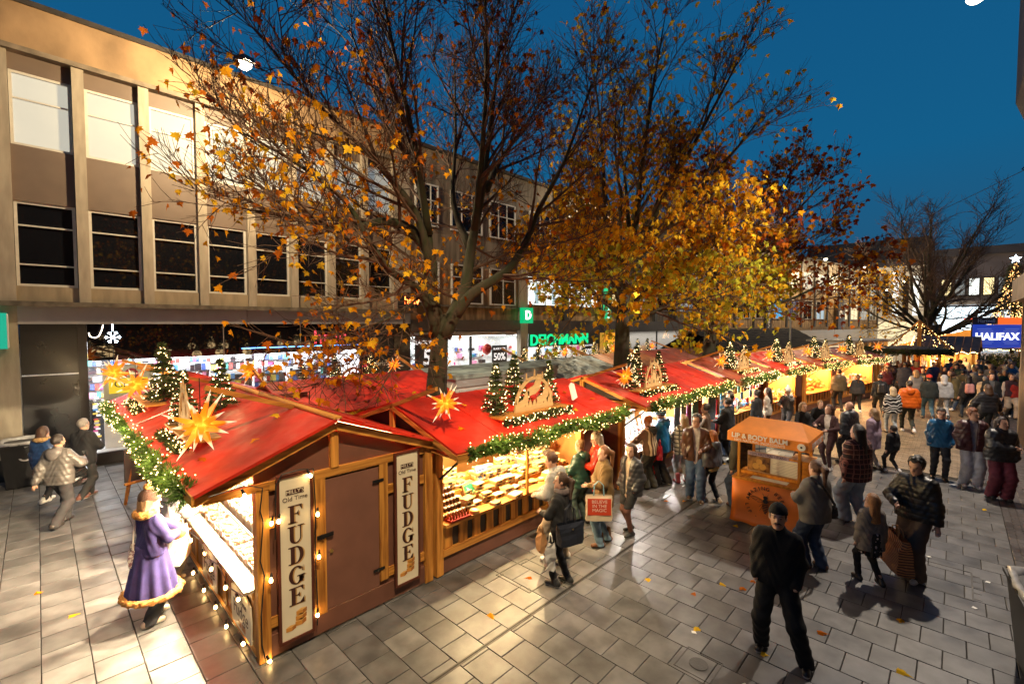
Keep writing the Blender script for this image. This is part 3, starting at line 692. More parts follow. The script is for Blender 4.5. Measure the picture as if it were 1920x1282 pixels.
def star(p, s, label, rz=0.0, seed=0):
    global SPK
    t = thing('paper_star', label, 'star lantern', p, rz, 'glowing paper stars on the stall poles')
    if SPK is None:   # one spike, unit length along +Z, square base
        m_ = MB(); k = .17; m_.add([(k, 0, .10), (0, k, .10), (-k, 0, .10), (0, -k, .10), (0, 0, 1), (0, 0, 0)], [(0, 1, 4), (1, 2, 4), (2, 3, 4), (3, 0, 4), (1, 0, 5), (2, 1, 5), (3, 2, 5), (0, 3, 5)])
        o = m_.build('spike', STARM, t); SPK = o.data; first = True
    else: first = False; o = None
    dirs = [(0, 0, 1), (0, 0, -1)]
    for el, n_, off in ((0, 6, 0), (48, 4, .5), (-48, 4, .5)):
        for k in range(n_): a = 2 * math.pi * k / n_ + off; dirs.append((math.cos(R(el)) * math.cos(a), math.cos(R(el)) * math.sin(a), math.sin(R(el))))
    rnd = random.Random(seed)
    tilt = Quaternion((1, .3, 0), .25 + .3 * rnd.random())
    for i, d in enumerate(dirs):
        if i == 0 and o is not None: q = o
        else: q = link(bpy.data.objects.new('spike', SPK), t)
        dv = tilt @ Vector(d); ln = s * (1.0 if i % 2 == 0 else .72)
        q.rotation_mode = 'QUATERNION'; q.rotation_quaternion = Vector((0, 0, 1)).rotation_difference(dv); q.scale = (s * .75, s * .75, ln)
    MB().tube([(0, 0, 0), (0, 0, s * 1.0 + .1)], .006, 4).build('cord', BLACK, t)
    return t

def arch_shape(t, wd, h, style):
    """fretwork candle arch in local XZ, 2.5 cm thick"""
    r = wd / 2; th = .025; ax = []
    mb = MB(); N = 18
    for k in range(N):
        a0, a1 = math.pi * k / N, math.pi * (k + 1) / N
        q = [(math.cos(a0) * r, math.sin(a0) * (h - .1)), (math.cos(a1) * r, math.sin(a1) * (h - .1)), (math.cos(a1) * (r - .06), math.sin(a1) * (h - .16)), (math.cos(a0) * (r - .06), math.sin(a0) * (h - .16))]
        mb.prism(q, th)
    mb.build('arch', PLY, t)
    bx('base', PLY, t, -r, r, -.005, th + .01, -.04, .03)
    mc = MB()
    for k in range(7):
        a = math.pi * (k + .5) / 7; x, z = math.cos(a) * (r - .01), math.sin(a) * (h - .1)
        mc.prism([(x - .014, z - .02), (x + .014, z - .02), (x + .014, z + .07), (x + .003, z + .12), (x - .003, z + .12), (x - .014, z + .07)], th * .6)
    mc.build('candle', PLY, t)
    if style == 'stocking':
        for x, z, s in ((0.03, .26, 1.15), (-.24, .08, .8), (.27, .10, 1.0)):
            k = .22 * s; MB().prism([(x + .1 * s - .06, z + k * 1.3), (x + .2 * s - .06, z + k * 1.25), (x + .16 * s - .06, z + .25 * k), (x + .05 * s - .06, z - .02), (x - .12 * s - .06, z - .05), (x - .15 * s - .06, z + .06 * s), (x + .02 * s - .06, z + .12 * s)], th * .7).build('stocking', PLY, t, loc=(0, .004, 0))
        for k in range(9):
            x = -r * .8 + k * r * .2; MB().prism([(x - .05, .03), (x + .05, .03), (x + .02, .10 + .04 * (k % 3)), (x - .01, .13 + .03 * (k % 2))], th * .5).build('figure', PLY, t, loc=(0, .006, 0))
    else:
        for x, wd2, hh in ((-.0, .16, h * .62), (-r * .5, .13, h * .34), (r * .5, .13, h * .36)):
            MB().prism([(x - wd2 / 2, .03), (x + wd2 / 2, .03), (x + wd2 / 2, hh * .55), (x, hh), (x - wd2 / 2, hh * .55)], th * .7).build('house_shape', PLY, t, loc=(0, .004, 0))
            MB().prism([(x - .02, .05), (x + .02, .05), (x + .02, .05 + hh * .2), (x - .02, .05 + hh * .2)], .004).build('doorway', DARKB, t, loc=(0, -.002, 0))
        for x in (-r * .25, r * .25): MB().prism([(x - .02, .03), (x + .02, .03), (x + .02, h * .7), (x, h * .85), (x - .02, h * .7)], th * .6).build('spire', PLY, t, loc=(0, .006, 0))

def arch(p, rz, wd, h, style, label):
    t = thing('candle_arch', label, 'candle arch', p, rz, 'wooden candle arches on the stall roofs'); arch_shape(t, wd, h, style); return t

# ================================================================== FUDGE STALL (ridge away from the street, counter on its short side)
sA = thing('market_stall', 'red roofed fudge stall with brown boarded door and bright side counter', 'market stall', (1.6, 5.43, 0))
DP_ = 4.15                                                 # depth
for x, y in ((0, 0), (2.22, 0), (0, DP_ - .13), (2.22, DP_ - .13)): bx('post', WZ, sA, x, x + .13, y, y + .13, 0.02, 2.02)
bx('plinth', BROWN, sA, .135, 2.215, .02, .10, .03, .27)
bx('wall_panel', BROWN, sA, .135, .70, .05, .09, .27, 1.93); bx('wall_panel', BROWN, sA, 1.52, 2.215, .05, .09, .27, 1.93)
bx('top_rail', WX, sA, .135, 2.215, .012, .10, 1.93, 2.03)
bx('batten', WZ, sA, .62, .775, .015, .06, .26, 1.93); bx('batten', WZ, sA, 1.50, 1.625, .015, .06, .34, 1.93)
for z in (.36, 1.50): bx('batten', WX, sA, .137, .62, .022, .05, z, z + .12); bx('batten', WX, sA, 1.626, 2.213, .022, .05, z, z + .12)
dr = bx('door', M('door_board', (.20, .088, .062), .55, .15, 3, .12, 120), sA, .78, 1.495, .03, .07, .28, 1.90)
mb = MB(); mb.box(.66, .86, -.004, .012, 1.20, 1.245).box(.70, .74, -.016, -.004, 1.195, 1.25); mb.build('hasp', BLACKM, dr); MB().lathe([(.001, 0), (.022, 0), (.022, .02), (.001, .022)], 10).build('door_knob', M('brass', (.5, .35, .12), .35, .1, metal=.8), dr, loc=(.84, .03, 1.0), rot=(R(90), 0, 0))
for z in (.5, 1.7): bx('hinge', BLACKM, dr, 1.40, 1.56, .004, .014, z, z + .035)
for x_ in (.40, 1.80): bx('panel_joint', DARKB, sA, x_, x_ + .006, .046, .05, .28, 1.92)
# gable
RX, RZ_ = .89, 2.575; EL, ER = -.58, 2.40; ez = 2.02
MB().prism([(0, 2.03), (2.35, 2.03), (RX, RZ_ - .06), (.0, 2.03 + .2)], .03).build('gable_board', BROWN, sA, loc=(0, .06, 0))
mb = MB(); mb.beam((EL, -.02, ez - .01), (RX, -.02, RZ_ - .02), .05, .10); mb.build('rafter', WX, sA); mb = MB(); mb.beam((RX, -.02, RZ_ - .02), (ER, -.02, ez - .01), .05, .10); mb.build('rafter', WX, sA)
mb = MB(); mb.beam((EL + .1, .02, ez - .03), (.14, .02, 2.0), .05, .08); mb.build('brace', WX, sA)
bx('king_post', WZ, sA, RX - .05, RX + .05, .0, .058, 2.035, RZ_ - .1)
def slope(x0, z0, x1, z1, y0, y1, mat, par, name='roof_panel', th=.035):
    d = Vector((x1 - x0, 0, z1 - z0)).normalized(); n_ = Vector((-d.z, 0, d.x)) * th
    if n_.z < 0: n_ = -n_
    a, b = Vector((x0, 0, z0)), Vector((x1, 0, z1)); q = []
    for v in (a, b, b + n_, a + n_): q.append((v.x, v.z))
    return MB().prism(q, y1 - y0).build(name, mat, par, loc=(0, y0, 0))
slope(EL, ez + .05, RX, RZ_ + .04, -.10, DP_ + .1, RED, sA); slope(RX + .012, RZ_ + .04, ER, ez + .05, -.10, DP_ + .1, RED, sA)
mb = MB(); mb.beam((RX, -.11, RZ_ + .085), (RX, DP_ + .1, RZ_ + .085), .10, .025); mb.build('ridge_board', WY, sA)
for xx, zz in ((EL - .012, ez + .03), (ER + .014, ez + .04)): bx('eave_board', WY, sA, xx - .012, xx + .012, -.1, DP_ + .1, zz - .06, zz + .05)
for k in range(3): mb = MB(); mb.beam((RX + .35 + k * .36, -.1, RZ_ - .03 - k * .145), (RX + .35 + k * .36, DP_ + .1, RZ_ - .03 - k * .145), .03, .02); mb.build('roof_batten', RED, sA)
# counter side
bx('kick_board', WY, sA, .0, .05, .135, DP_ - .135, .04, .14); bx('counter_rail', WY, sA, -.02, .05, .135, DP_ - .135, .70, .78)
for k, y in enumerate((.14, 1.28, 1.72, 2.86, 3.3)): bx('upright', WZ, sA, .0, .06, y, y + .16 if k in (1, 2) else y + .1, .145, .695)
bx('counter_panel', M('flamed_panel', (.3, .12, .03), .6, .6, 3, stretch=(8, 8, .8)), sA, .02, .045, .135, DP_ - .135, .14, .70)
bx('counter_top', M('counter_white', (.42, .33, .22), .4, .1), sA, -.10, .08, .135, DP_ - .135, .785, .82)
bx('back_panel', M('light_board', (.7, .55, .34), .6, .15, 2), sA, 2.18, 2.21, .14, DP_ - .14, .05, 2.1)
bx('inner_floor', DARKB, sA, .06, 2.2, .14, DP_ - .14, .01, .05); bx('rear_wall', BROWN, sA, .135, 2.215, DP_ - .06, DP_ - .02, .02, 2.4)
bx('inner_wall', M('light_board2', (.7, .55, .34), .6, .15, 2), sA, .14, 2.17, .10, .12, .3, 2.0)
bx('glass_post', STEEL, sA, .082, .10, 1.9, 1.92, .82, 2.1); bx('glass_screen', GLS, sA, .086, .092, .14, 3.2, .82, 1.28)
mb = MB(); mb.beam((.09, .14, 1.29), (.09, 3.2, 1.29), .02, .02); mb.build('glass_rail', WY, sA)
mb = MB(); mb.beam((.9, .1, 2.0), (.02, .1, 2.0), .05, .05); mb.build('tie_beam', WX, sA)
mb = MB(); mb.beam((RX + 1.3, 1.15, ez + .12), (-.20, 1.15, RZ_ + .44), .05, .06); mb.build('star_pole', WX, sA)
# deck and fudge trays
bx('display_deck', M('deck_white', (.10, .09, .075), .5, .05), sA, .085, 1.25, .16, DP_ - .16, .70, .80)
FUD = MV('fudge_pieces', .5)
TRAYM = M('tray_white', (.15, .14, .12), .4, .05)
fc = [(.20, .09, .03), (.27, .14, .05), (.34, .22, .10), (.10, .04, .015), (.30, .17, .07), (.38, .30, .18), (.14, .06, .025)]
fn = ['caramel', 'toffee', 'cream', 'chocolate', 'honey', 'vanilla', 'dark brown']
n_ = 0
for r in range(3):
    for k in range(10):
        t = thing('fudge_tray', 'tray of %s fudge in the %s row, %s the corner post' % (fn[(k + r * 3) % 7], ('front', 'middle', 'back')[r], ('close to', 'some way from', 'far from')[min(2, k // 3)]), 'tray', tuple(Wm(sA, (.25 + r * .31, .38 + k * .365, .81 + r * .13))), 0, 'fudge trays on the fudge stall')
        mb = MB(); mb.box(-.14, .14, -.165, .165, 0, .012).box(-.14, -.13, -.165, .165, .012, .05).box(.13, .14, -.165, .165, .012, .05).box(-.13, .13, -.165, -.155, .012, .05).box(-.13, .13, .155, .165, .012, .05); mb.build('tray', TRAYM, t)
        if r: bx('riser', TRAYM, t, -.13, .13, -.16, .16, -.13 * r + .0, -.002)
        g = MB(); cols = []; c0 = fc[(k + r * 3) % 7]
        for q in range(34):
            x, y, z = rm.uniform(-.11, .11), rm.uniform(-.135, .135), rm.uniform(.02, .075); s = .017; st_ = len(g.v)
            g.box(-s, s, -s * 1.2, s * 1.2, -s * .7, s * .7); g.xf(Matrix.Translation((x, y, z)) @ Matrix.Rotation(rm.uniform(0, 3), 4, 'Z') @ Matrix.Rotation(rm.uniform(-.5, .5), 4, 'X'), st_)
            c = c0 if rm.random() < .75 else (.30, .26, .20); cols += [c] * 6
        g.build('fudge', FUD, t, cols=cols, kind='stuff')
        bx('price_card', PAPER, t, -.155, -.15, -.05, .05, .03, .11)
for y in (.7, 1.5, 2.3, 3.1): light('POINT', 'stall_lamp', (.40, y, 1.98), 640, (1, .80, .50), .05, parent=sA)
for y in (.7, 1.5, 2.3, 3.1):
    mb = MB(); mb.lathe([(.02, .10), (.03, .06), (.10, .0), (.095, -.005)], 12, cap=False); o = mb.build('lamp_shade', WHITE, sA, True, loc=(.40, y, 2.03)); MB().ico((0, 0, 0), .04).build('lamp_bulb', E('stall_lamp_bulb', (1, .85, .6), 40), o, True)

# lettering cut as solid shapes: a bold high-contrast serif
def ring(cx, cz, rx, rz_, wx, wz, a0, a1, n=14):
    o = [(cx + rx * math.cos(a0 + (a1 - a0) * k / n), cz + rz_ * math.sin(a0 + (a1 - a0) * k / n)) for k in range(n + 1)]
    i = [(cx + (rx - wx) * math.cos(a0 + (a1 - a0) * k / n), cz + (rz_ - wz) * math.sin(a0 + (a1 - a0) * k / n)) for k in range(n + 1)]
    return [[o[k], o[k + 1], i[k + 1], i[k]] for k in range(n)]
def rect(x0, x1, z0, z1): return [[(x0, z0), (x1, z0), (x1, z1), (x0, z1)]]
def tri(*p): return [list(p)]
SER = {
 'F': rect(.14, .38, 0, 1) + rect(.02, .50, 0, .06) + rect(.02, .14, .94, 1) + rect(.38, .86, .94, 1) + tri((.70, .94), (.86, .66), (.86, .94)) + rect(.38, .58, .49, .54) + tri((.52, .52), (.66, .34), (.66, .69)),
 'U': rect(.10, .34, .30, .95) + rect(-.02, .46, .94, 1) + rect(.72, .79, .30, .95) + rect(.58, .96, .94, 1) + ring(.445, .32, .345, .33, .24, .06, math.pi, 1.5 * math.pi, 8) + ring(.445, .32, .345, .33, .07, .06, 1.5 * math.pi, 2 * math.pi, 8),
 'D': rect(.14, .38, 0, 1) + rect(.0, .14, .94, 1) + rect(.0, .14, 0, .06) + rect(.38, .46, .94, 1) + rect(.38, .46, 0, .06) + ring(.44, .5, .48, .5, .24, .06, -math.pi / 2, math.pi / 2, 16),
 'G': ring(.47, .5, .47, .52, .23, .06, math.pi * .22, math.pi * 1.5, 18) + ring(.47, .5, .40, .52, .2, .06, math.pi * 1.5, math.pi * 1.93, 6) + rect(.62, .85, .06, .44) + rect(.50, .97, .40, .46) + tri((.80, .66), (.88, .66), (.88, 1.0)),
 'E': rect(.14, .38, 0, 1) + rect(.0, .14, .94, 1) + rect(.0, .14, 0, .06) + rect(.38, .86, .94, 1) + rect(.38, .88, 0, .06) + tri((.70, .94), (.86, .68), (.86, .94)) + tri((.66, .06), (.92, .34), (.90, .0)) + rect(.38, .56, .49, .54) + tri((.50, .515), (.64, .36), (.64, .67))}
LETM = M('dark_brown_print', (.055, .016, .012), .5, .1); SHAD = M('ochre_print', (.55, .33, .12), .5, .1)
CREAM = M('cream_signboard', (.78, .70, .54), .5, .08, 3); SFR = M('red_brown_frame', (.12, .028, .014), .5, .3, 4)
def fudge_sign(x, label, zb=.12, zt=2.04, wd=.40):
    t = thing('fudge_sign', label, 'sign', tuple(Wm(sA, (x, -.012, 0))), 0, 'tall fudge signs on the stall end')
    bx('board', CREAM, t, .03, wd - .03, -.018, .0, zb + .03, zt - .03)
    for n, q in (('frame', (0, .03, zb, zt)), ('frame', (wd - .03, wd, zb, zt))): bx(n, SFR, t, q[0], q[1], -.03, .005, q[2], q[3])
    bx('frame', SFR, t, .03, wd - .03, -.03, .005, zb, zb + .03); bx('frame', SFR, t, .03, wd - .03, -.03, .005, zt - .03, zt)
    bx('name_plate', LETM, t, wd / 2 - .10, wd / 2 + .10, -.022, -.0185, zt - .235, zt - .175); text("MILLY'S", 'lettering', CREAM, t, .062, (wd / 2, -.024, zt - .205), (R(90), 0, 0), .001)
    text('Old Time', 'lettering', LETM, t, .072, (wd / 2, -.021, zt - .285), (R(90), 0, 0), .001)
    lw, lh = .185, .205
    for k, ch in enumerate('FUDGE'):
        z = zt - .33 - (k + 1) * .240
        for dx, dz, dy, m_, nm in ((.016, -.010, -.0195, SHAD, 'letter_shadow'), (0, 0, -.022, LETM, 'letter')):
            mb = MB()
            for poly in SER[ch]:
                mb.prism([(wd / 2 + (px - .46) * lw + dx, z + pz * lh + dz) for px, pz in poly], .002)
            mb.build(nm, m_, t, loc=(0, dy, 0))
    zc = zb + .15
    for (cx, cz, s, nm) in ((.13, zc, .055, 'a'), (.24, zc + .03, .062, 'b'), (.245, zc + .09, .062, 'c'), (.25, zc + .15, .06, 'd')):
        MB().prism([(cx - s, cz - s * .4), (cx + .2 * s, cz - .55 * s), (cx + .2 * s, cz + .25 * s), (cx - s, cz + .4 * s)], .001).build('fudge_print', M('fudge_print', (.62, .27, .05), .5, 0), t, loc=(0, -.0205, 0))
        MB().prism([(cx + .22 * s, cz - .55 * s), (cx + s, cz - .2 * s), (cx + s, cz + .55 * s), (cx + .22 * s, cz + .25 * s)], .001).build('fudge_print', M('fudge_print_dark', (.40, .15, .03), .5, 0), t, loc=(0, -.0205, 0))
        MB().prism([(cx - s, cz + .42 * s), (cx + .2 * s, cz + .27 * s), (cx + s, cz + .57 * s), (cx - .1 * s, cz + .75 * s)], .001).build('fudge_print', M('fudge_print_light', (.8, .45, .14), .5, 0), t, loc=(0, -.0205, 0))
    return t
fudge_sign(.20, 'tall cream fudge sign between the corner post and the door', .14, 2.08)
fudge_sign(1.70, 'tall cream fudge sign beyond the door next to the twin posts', .18, 2.04)
for y, lab in ((.55, 'small ornate fudge board under the counter next to corner post'), (1.98, 'small ornate fudge board under the counter beside the customers')):
    t = thing('fudge_board', lab, 'sign', tuple(Wm(sA, (-.012, y, .16))), R(-90), 'small fudge boards below the counter')
    k = .36; MB().prism([(-k, .0), (k, .0), (k + .02, .25), (k, .44), (.12, .50), (0, .47), (-.12, .50), (-k, .44), (-k - .02, .25)], .016, Matrix.Translation((0, -.016, 0))).build('board', CREAM, t)
    text('Old Time', 'lettering', LETM, t, .11, (0, -.018, .36), (R(90), 0, 0), .001); text('Fudge', 'lettering', LETM, t, .24, (0, -.018, .22), (R(90), 0, 0), .001)
    for cx in (-.1, .05): bx('fudge_print', M('fudge_print_side', (.5, .2, .05), .5, 0), t, cx, cx + .12, -.019, -.0165, .04, .10)

# festoon of bulbs round the stall
def festoon(path, label, bulb_at, socket=True):
    t = thing('festoon_lights', label, 'string lights', tuple(Wm(sA, (0, 0, 0))), 0, 'bulb strings on the fudge stall')
    MB().tube(path, .0075, 5).build('cable', BLACK, t)
    for p in bulb_at:
        o = MB().lathe([(.012, 0), (.014, -.03), (.018, -.05), (.008, -.055)], 8).build('bulb_socket', BLACK, t, loc=p)
        d = Vector((rm.uniform(-.3, .3), rm.uniform(-.5, -.1), -1)).normalized()
        MB().lathe([(.007, -.05), (.014, -.062), (.019, -.08), (.016, -.097), (.002, -.105)], 10).build('bulb', FEST, o, True)
        o.rotation_euler = (rm.uniform(-.5, .1), rm.uniform(-.4, .4), 0)
fr = [(-.1, -.05, 2.02), (-.0, -.04, 1.86), (.02, -.035, 1.45), (.03, -.03, 1.38), (.02, -.03, .9), (.02, -.03, .3), (.03, -.03, .03)]
festoon([(-.45, -.06, 2.05), (-.1, -.06, 2.08), (.06, -.03, 2.0), (.03, -.03, 1.75), (.06, -.03, 1.62), (.02, -.03, 1.2), (.06, -.03, 1.02), (.02, -.03, .6), (.02, -.03, .25), (.05, -.05, .05)],
        'black cable of glowing bulbs down the corner post', [(-.15, -.06, 2.05), (.16, -.035, 1.66), (.13, -.035, 1.03), (.06, -.05, .12)])
festoon([(.17, -.06, 1.4), (.185, -.06, 2.0), (.25, -.06, 2.11), (.45, -.06, 2.12), (.60, -.06, 2.1), (.625, -.05, 1.6), (.61, -.05, 1.0), (.63, -.05, .4), (.62, -.05, .2)],
        'black cable of glowing bulbs round the fudge sign by the door', [(.22, -.05, 1.67), (.53, -.06, 2.10), (.65, -.05, 1.62), (.66, -.05, 1.1), (.63, -.05, .40)])
festoon([(-.11, .14, .79), (-.12, .6, .70), (-.11, 1.1, .78), (-.12, 1.6, .70), (-.11, 2.1, .78), (-.12, 2.7, .70), (-.11, 3.3, .78)], 'glowing bulbs on a white cable along the counter edge', [(-.12, .35, .74), (-.12, .78, .72), (-.12, 1.35, .73), (-.12, 1.9, .72), (-.12, 2.5, .72)])
festoon([(-.03, .0, .12), (-.04, .7, .14), (-.03, 1.4, .11), (-.04, 2.1, .14), (-.03, 2.8, .11), (-.03, 3.4, .13)], 'glowing bulbs trailing on the paving below the fudge counter', [(-.07, .45, .14), (-.08, .95, .14), (-.07, 1.5, .14), (-.08, 2.05, .14), (-.07, 2.7, .14)])

# roof shelf of stall A with its decorations
def shelf_box(par, x0, x1, y0, y1, z, h):
    bx('roof_shelf', WX, par, x0, x1, y0, y1, z, z + .03); bx('shelf_riser', RED, par, x0 + .04, x1 - .04, y0 + .04, y1 - .1, z - h, z - .002)
shelf_box(sA, -.34, .45, 1.35, 2.9, 2.30, .25)
arch((1.35, 7.55, 2.36), R(-90), .62, .66, 'church', 'slender gothic fretwork arch behind the big star')
put_fir((1.95, 8.2, 2.32), .92, 0, 'lit fir standing behind the big star on the fudge roof'); put_fir((1.45, 8.05, 2.32), .8, 1, 'lit fir beside the slender gothic arch on the fudge roof')
star((1.30, 6.35, 2.60), .46, 'big glowing orange star in front of the fudge roof', R(20), 3)
garland([(1.0, 5.55, 2.06), (1.0, 6.8, 2.0), (1.0, 8.2, 2.03), (1.0, 9.6, 2.0)], .17, 'thick green lit garland along the eave over the fudge counter', 210, 46, seed=4, gdir=Vector((-.22, 0, .0)))
garland([(1.22, 6.8, 2.16), (1.22, 8.3, 2.18)], .11, 'dark lit garland below the roof shelf of the fudge stall', 170, 85, nm=NEEDLED, seed=5, group='lit garlands round the roof shelves', glow=0)

# ---- second stall behind it
sA2 = thing('market_stall', 'red roofed stall behind the fudge stall facing the shops', 'market stall', (1.6, 9.75, 0))
for x, y in ((0, 0.05), (2.22, 0.05), (0, 3.2), (2.22, 3.2)): bx('post', WZ, sA2, x, x + .12, y, y + .12, .02, 2.02)
slope(EL, ez + .05, RX, RZ_ + .04, .02, 3.5, RED, sA2); slope(RX + .012, RZ_ + .04, ER, ez + .05, .02, 3.5, RED, sA2)
bx('wall_panel', BROWN, sA2, .0, .06, .18, 3.18, .02, .8); bx('back_panel', BROWN, sA2, 2.25, 2.3, .18, 3.2, .02, 2.0); bx('counter_top', WY, sA2, -.06, .3, .18, 3.18, .80, .84)
shelf_box(sA2, -.30, .5, .6, 2.4, 2.30, .25)
mb = MB(); mb.beam((RX + 1.2, 1.0, ez + .15), (-.35, 1.0, RZ_ + .42), .05, .06); mb.build('star_pole', WX, sA2)
mb = MB(); mb.beam((RX + 1.2, 3.2, ez + .15), (-.35, 3.2, RZ_ + .42), .05, .06); mb.build('star_pole', WX, sA2)
star((1.22, 10.75, 2.68), .44, 'glowing star over the second red roof beside two firs', R(50), 5); star((1.12, 13.0, 2.72), .44, 'glowing star furthest along the side alley beside shop glass', R(10), 8)
put_fir((1.62, 10.7, 2.32), 1.1, 1, 'bushy lit fir on the shelf behind the gothic arch'); put_fir((1.75, 11.4, 2.32), .95, 0, 'lit fir on the second roof shelf by the shop glass')
garland([(1.0, 10.0, 2.03), (1.0, 11.5, 2.0), (1.0, 13.1, 2.03)], .16, 'green lit garland on the second stall eave by the shop', 170, 40, seed=6, gdir=Vector((-.22, 0, 0)))
garland([(1.25, 10.4, 2.16), (1.25, 12.1, 2.18)], .11, 'dark lit garland below the second roof shelf', 120, 75, nm=NEEDLED, seed=7, group='lit garlands round the roof shelves', glow=0)
light('POINT', 'stall_lamp', (.4, 1.6, 1.9), 50, (1, .82, .55), .06, parent=sA2)

# ================================================================== STALLS ALONG THE STREET (ridge along the street)
def stall(x, y, rz, L, label, dep=2.5, op=(.10, None), roofm=RED, lamp=(1, .72, .34), watt=60, gable=True, planks=True, rail=True, nl=3, bwm=None):
    t = thing('market_stall', label, 'market stall', (x, y, 0), R(rz))
    e = op[1] or L - .1
    RY, RH, EY, EZ = 1.05, 2.50 + rm.uniform(-.04, .07), -.62, 1.96
    for px in (0, e, L - .12) if e < L - .3 else (0, L - .12): bx('post', WZ, t, px, px + .12, 0, .12, .02, 2.0)
    for px in (0, L - .12): bx('post', WZ, t, px, px + .12, dep - .12, dep, .02, 2.0)
    bx('plinth', BROWN, t, .125, e - .005, .03, .1, .02, .28)
    bx('bottom_rail', WX, t, .125, e - .005, -.005, .05, .285, .385); bx('counter_back', DARKB, t, .125, e - .005, .055, .085, .285, .735)
    if planks:
        n = int((e - .2) / .28); st = (e - .13) / n
        for k in range(n):
            x0 = .13 + k * st + .03; ww = .165 + rm.uniform(-.015, .015); sk = rm.uniform(-.012, .012)
            MB().prism([(x0, .388), (x0 + ww, .388), (x0 + ww + sk, .55), (x0 + ww + rm.uniform(-.01, .01), .735), (x0 + sk, .735), (x0 + rm.uniform(-.012, .012), .56)], .022).build('plank', WZ, t, loc=(0, .03 + rm.uniform(0, .004), 0))
    else: bx('counter_panel', WX, t, .125, e - .005, .02, .05, .388, .735)
    bx('counter_top', WX, t, .125, e - .005, -.07, .36, .74, .785)
    bx('display_deck', WX, t, .13, e - .01, .365, 1.25, .70, .78)
    if e < L - .3: bx('end_panel', BROWN, t, e + .125, L - .125, .03, .08, .02, 1.95)
    bx('back_wall', bwm or M('warm_board', (.6, .30, .09), .6, .2, 2), t, .12, L - .12, dep - .05, dep - .02, .02, 2.0); bx('side_wall', BROWN, t, .03, .08, .125, dep - .125, .02, 1.98); bx('side_wall', bpy.data.materials.get('warm_board') or BROWN, t, L - .09, L - .04, .125, dep - .125, .02, 1.98)
    bx('inner_floor', DARKB, t, .1, L - .1, .12, dep - .1, .01, .05)
    def sl(y0, z0, y1, z1, nm='roof_panel'):
        d = Vector((0, y1 - y0, z1 - z0)).normalized(); up = Vector((0, -d.z, d.y)) * .035
        if up.z < 0: up = -up
        a, b = Vector((-.12, y0, z0)), Vector((-.12, y1, z1)); dx = Vector((L + .20, 0, 0))
        vs = [a, b, b + up, a + up]; vs = vs + [v + dx for v in vs]
        return MB().add(vs, [(3, 2, 1, 0), (4, 5, 6, 7), (0, 1, 5, 4), (1, 2, 6, 5), (2, 3, 7, 6), (3, 0, 4, 7)]).build(nm, roofm, t)
    sl(EY, EZ + .04, RY, RH + .03); sl(RY + .012, RH + .03, dep + .15, EZ + .06)
    for k in range(1, int(L / 1.0) + 1):
        for (y0_, z0_, y1_, z1_) in ((EY, EZ + .078, RY - .01, RH + .066), (RY + .03, RH + .064, dep + .14, EZ + .098)): MB().beam((k * L / (int(L / 1.0) + 1), y0_, z0_), (k * L / (int(L / 1.0) + 1), y1_, z1_), .05, .012).build('roof_seam', roofm, t)
    bx('eave_board', WX, t, -.12, L + .08, EY - .03, EY - .005, EZ - .06, EZ + .05)
    bx('top_rail', WX, t, .125, L - .125, .0, .07, 1.93, 2.0); bx('canopy_soffit', WX, t, -.1, L + .06, EY, -.005, EZ - .03, EZ - .01)
    mb = MB(); mb.beam((-.10, EY, EZ), (-.10, RY, RH - .01), .05, .07); mb.build('rafter', WY, t)
    mb = MB(); mb.beam((-.10, dep + .1, EZ), (-.10, RY - 1.2, RH + .40), .05, .055); mb.build('star_pole', WY, t)
    mb = MB(); mb.beam((-.085, EY + .3, 2.03), (-.085, dep - .1, 2.03), .05, .07); mb.build('tie_beam', WY, t); bx('king_post', WZ, t, -.11, -.06, RY - .05, RY + .05, 2.07, RH - .06)
    MB().add([(.0, EY + .5, 2.02), (.0, dep - .1, 2.02), (.0, RY, RH - .02), (.03, EY + .5, 2.02), (.03, dep - .1, 2.02), (.03, RY, RH - .02)], [(0, 2, 1), (3, 4, 5), (0, 1, 4, 3), (1, 2, 5, 4), (2, 0, 3, 5)]).build('gable_board', DARKB, t)
    mb = MB(); mb.beam((.05, -.02, 1.5), (.05, EY + .05, 1.94), .025, .03); mb.build('eave_strut', BLACKM, t)
    for k in range(nl):
        xx = .5 + (e - .8) * (k + .5) / nl
        light('POINT', 'stall_lamp', (xx, .42, 1.82), watt / nl, lamp, .05, parent=t)
        o = MB().lathe([(.02, .10), (.03, .06), (.10, .0), (.095, -.005)], 12, cap=False).build('lamp_shade', WHITE, t, True, loc=(xx, .42, 1.88)); MB().ico((0, 0, -.0), .04).build('lamp_bulb', E('lamp_bulb', lamp, 30), o, True)
    return t

sB = stall(4.02, 5.43, 0, 4.36, 'red roofed cheese stall with striped plank counter and warm light', op=(.1, 3.62), watt=340, lamp=(1, .74, .36))
sC = stall(9.06, 5.30, 0, 5.1, 'red roofed jewellery and scarf stall with bright white light', watt=430, lamp=(1, .94, .84), nl=4, bwm=M('white_board', (.75, .73, .7), .6, .1))
sD = stall(14.75, 5.25, -2, 3.6, 'red roofed stall hung with colourful goods past the scarves', watt=330, lamp=(1, .85, .62), roofm=REDOLD)
sE = stall(18.95, 5.0, -6, 3.0, 'red roofed food stall with open lit counter and wood slats', watt=300, lamp=(1, .66, .28), roofm=RED)
sF = stall(22.6, 4.5, -10, 2.9, 'dark red roofed stall with orange glow inside further along', watt=420, lamp=(1, .5, .16), roofm=REDOLD)
sG = stall(26.1, 3.8, -13, 3.8, 'last red roofed stall of the row before the crowd', watt=340, lamp=(1, .6, .25), roofm=REDOLD)
stalls = [('cheese', sB, 4.36), ('scarf', sC, 5.1), ('colourful', sD, 3.6), ('open food', sE, 3.0), ('orange lit', sF, 2.9), ('last', sG, 3.8)]
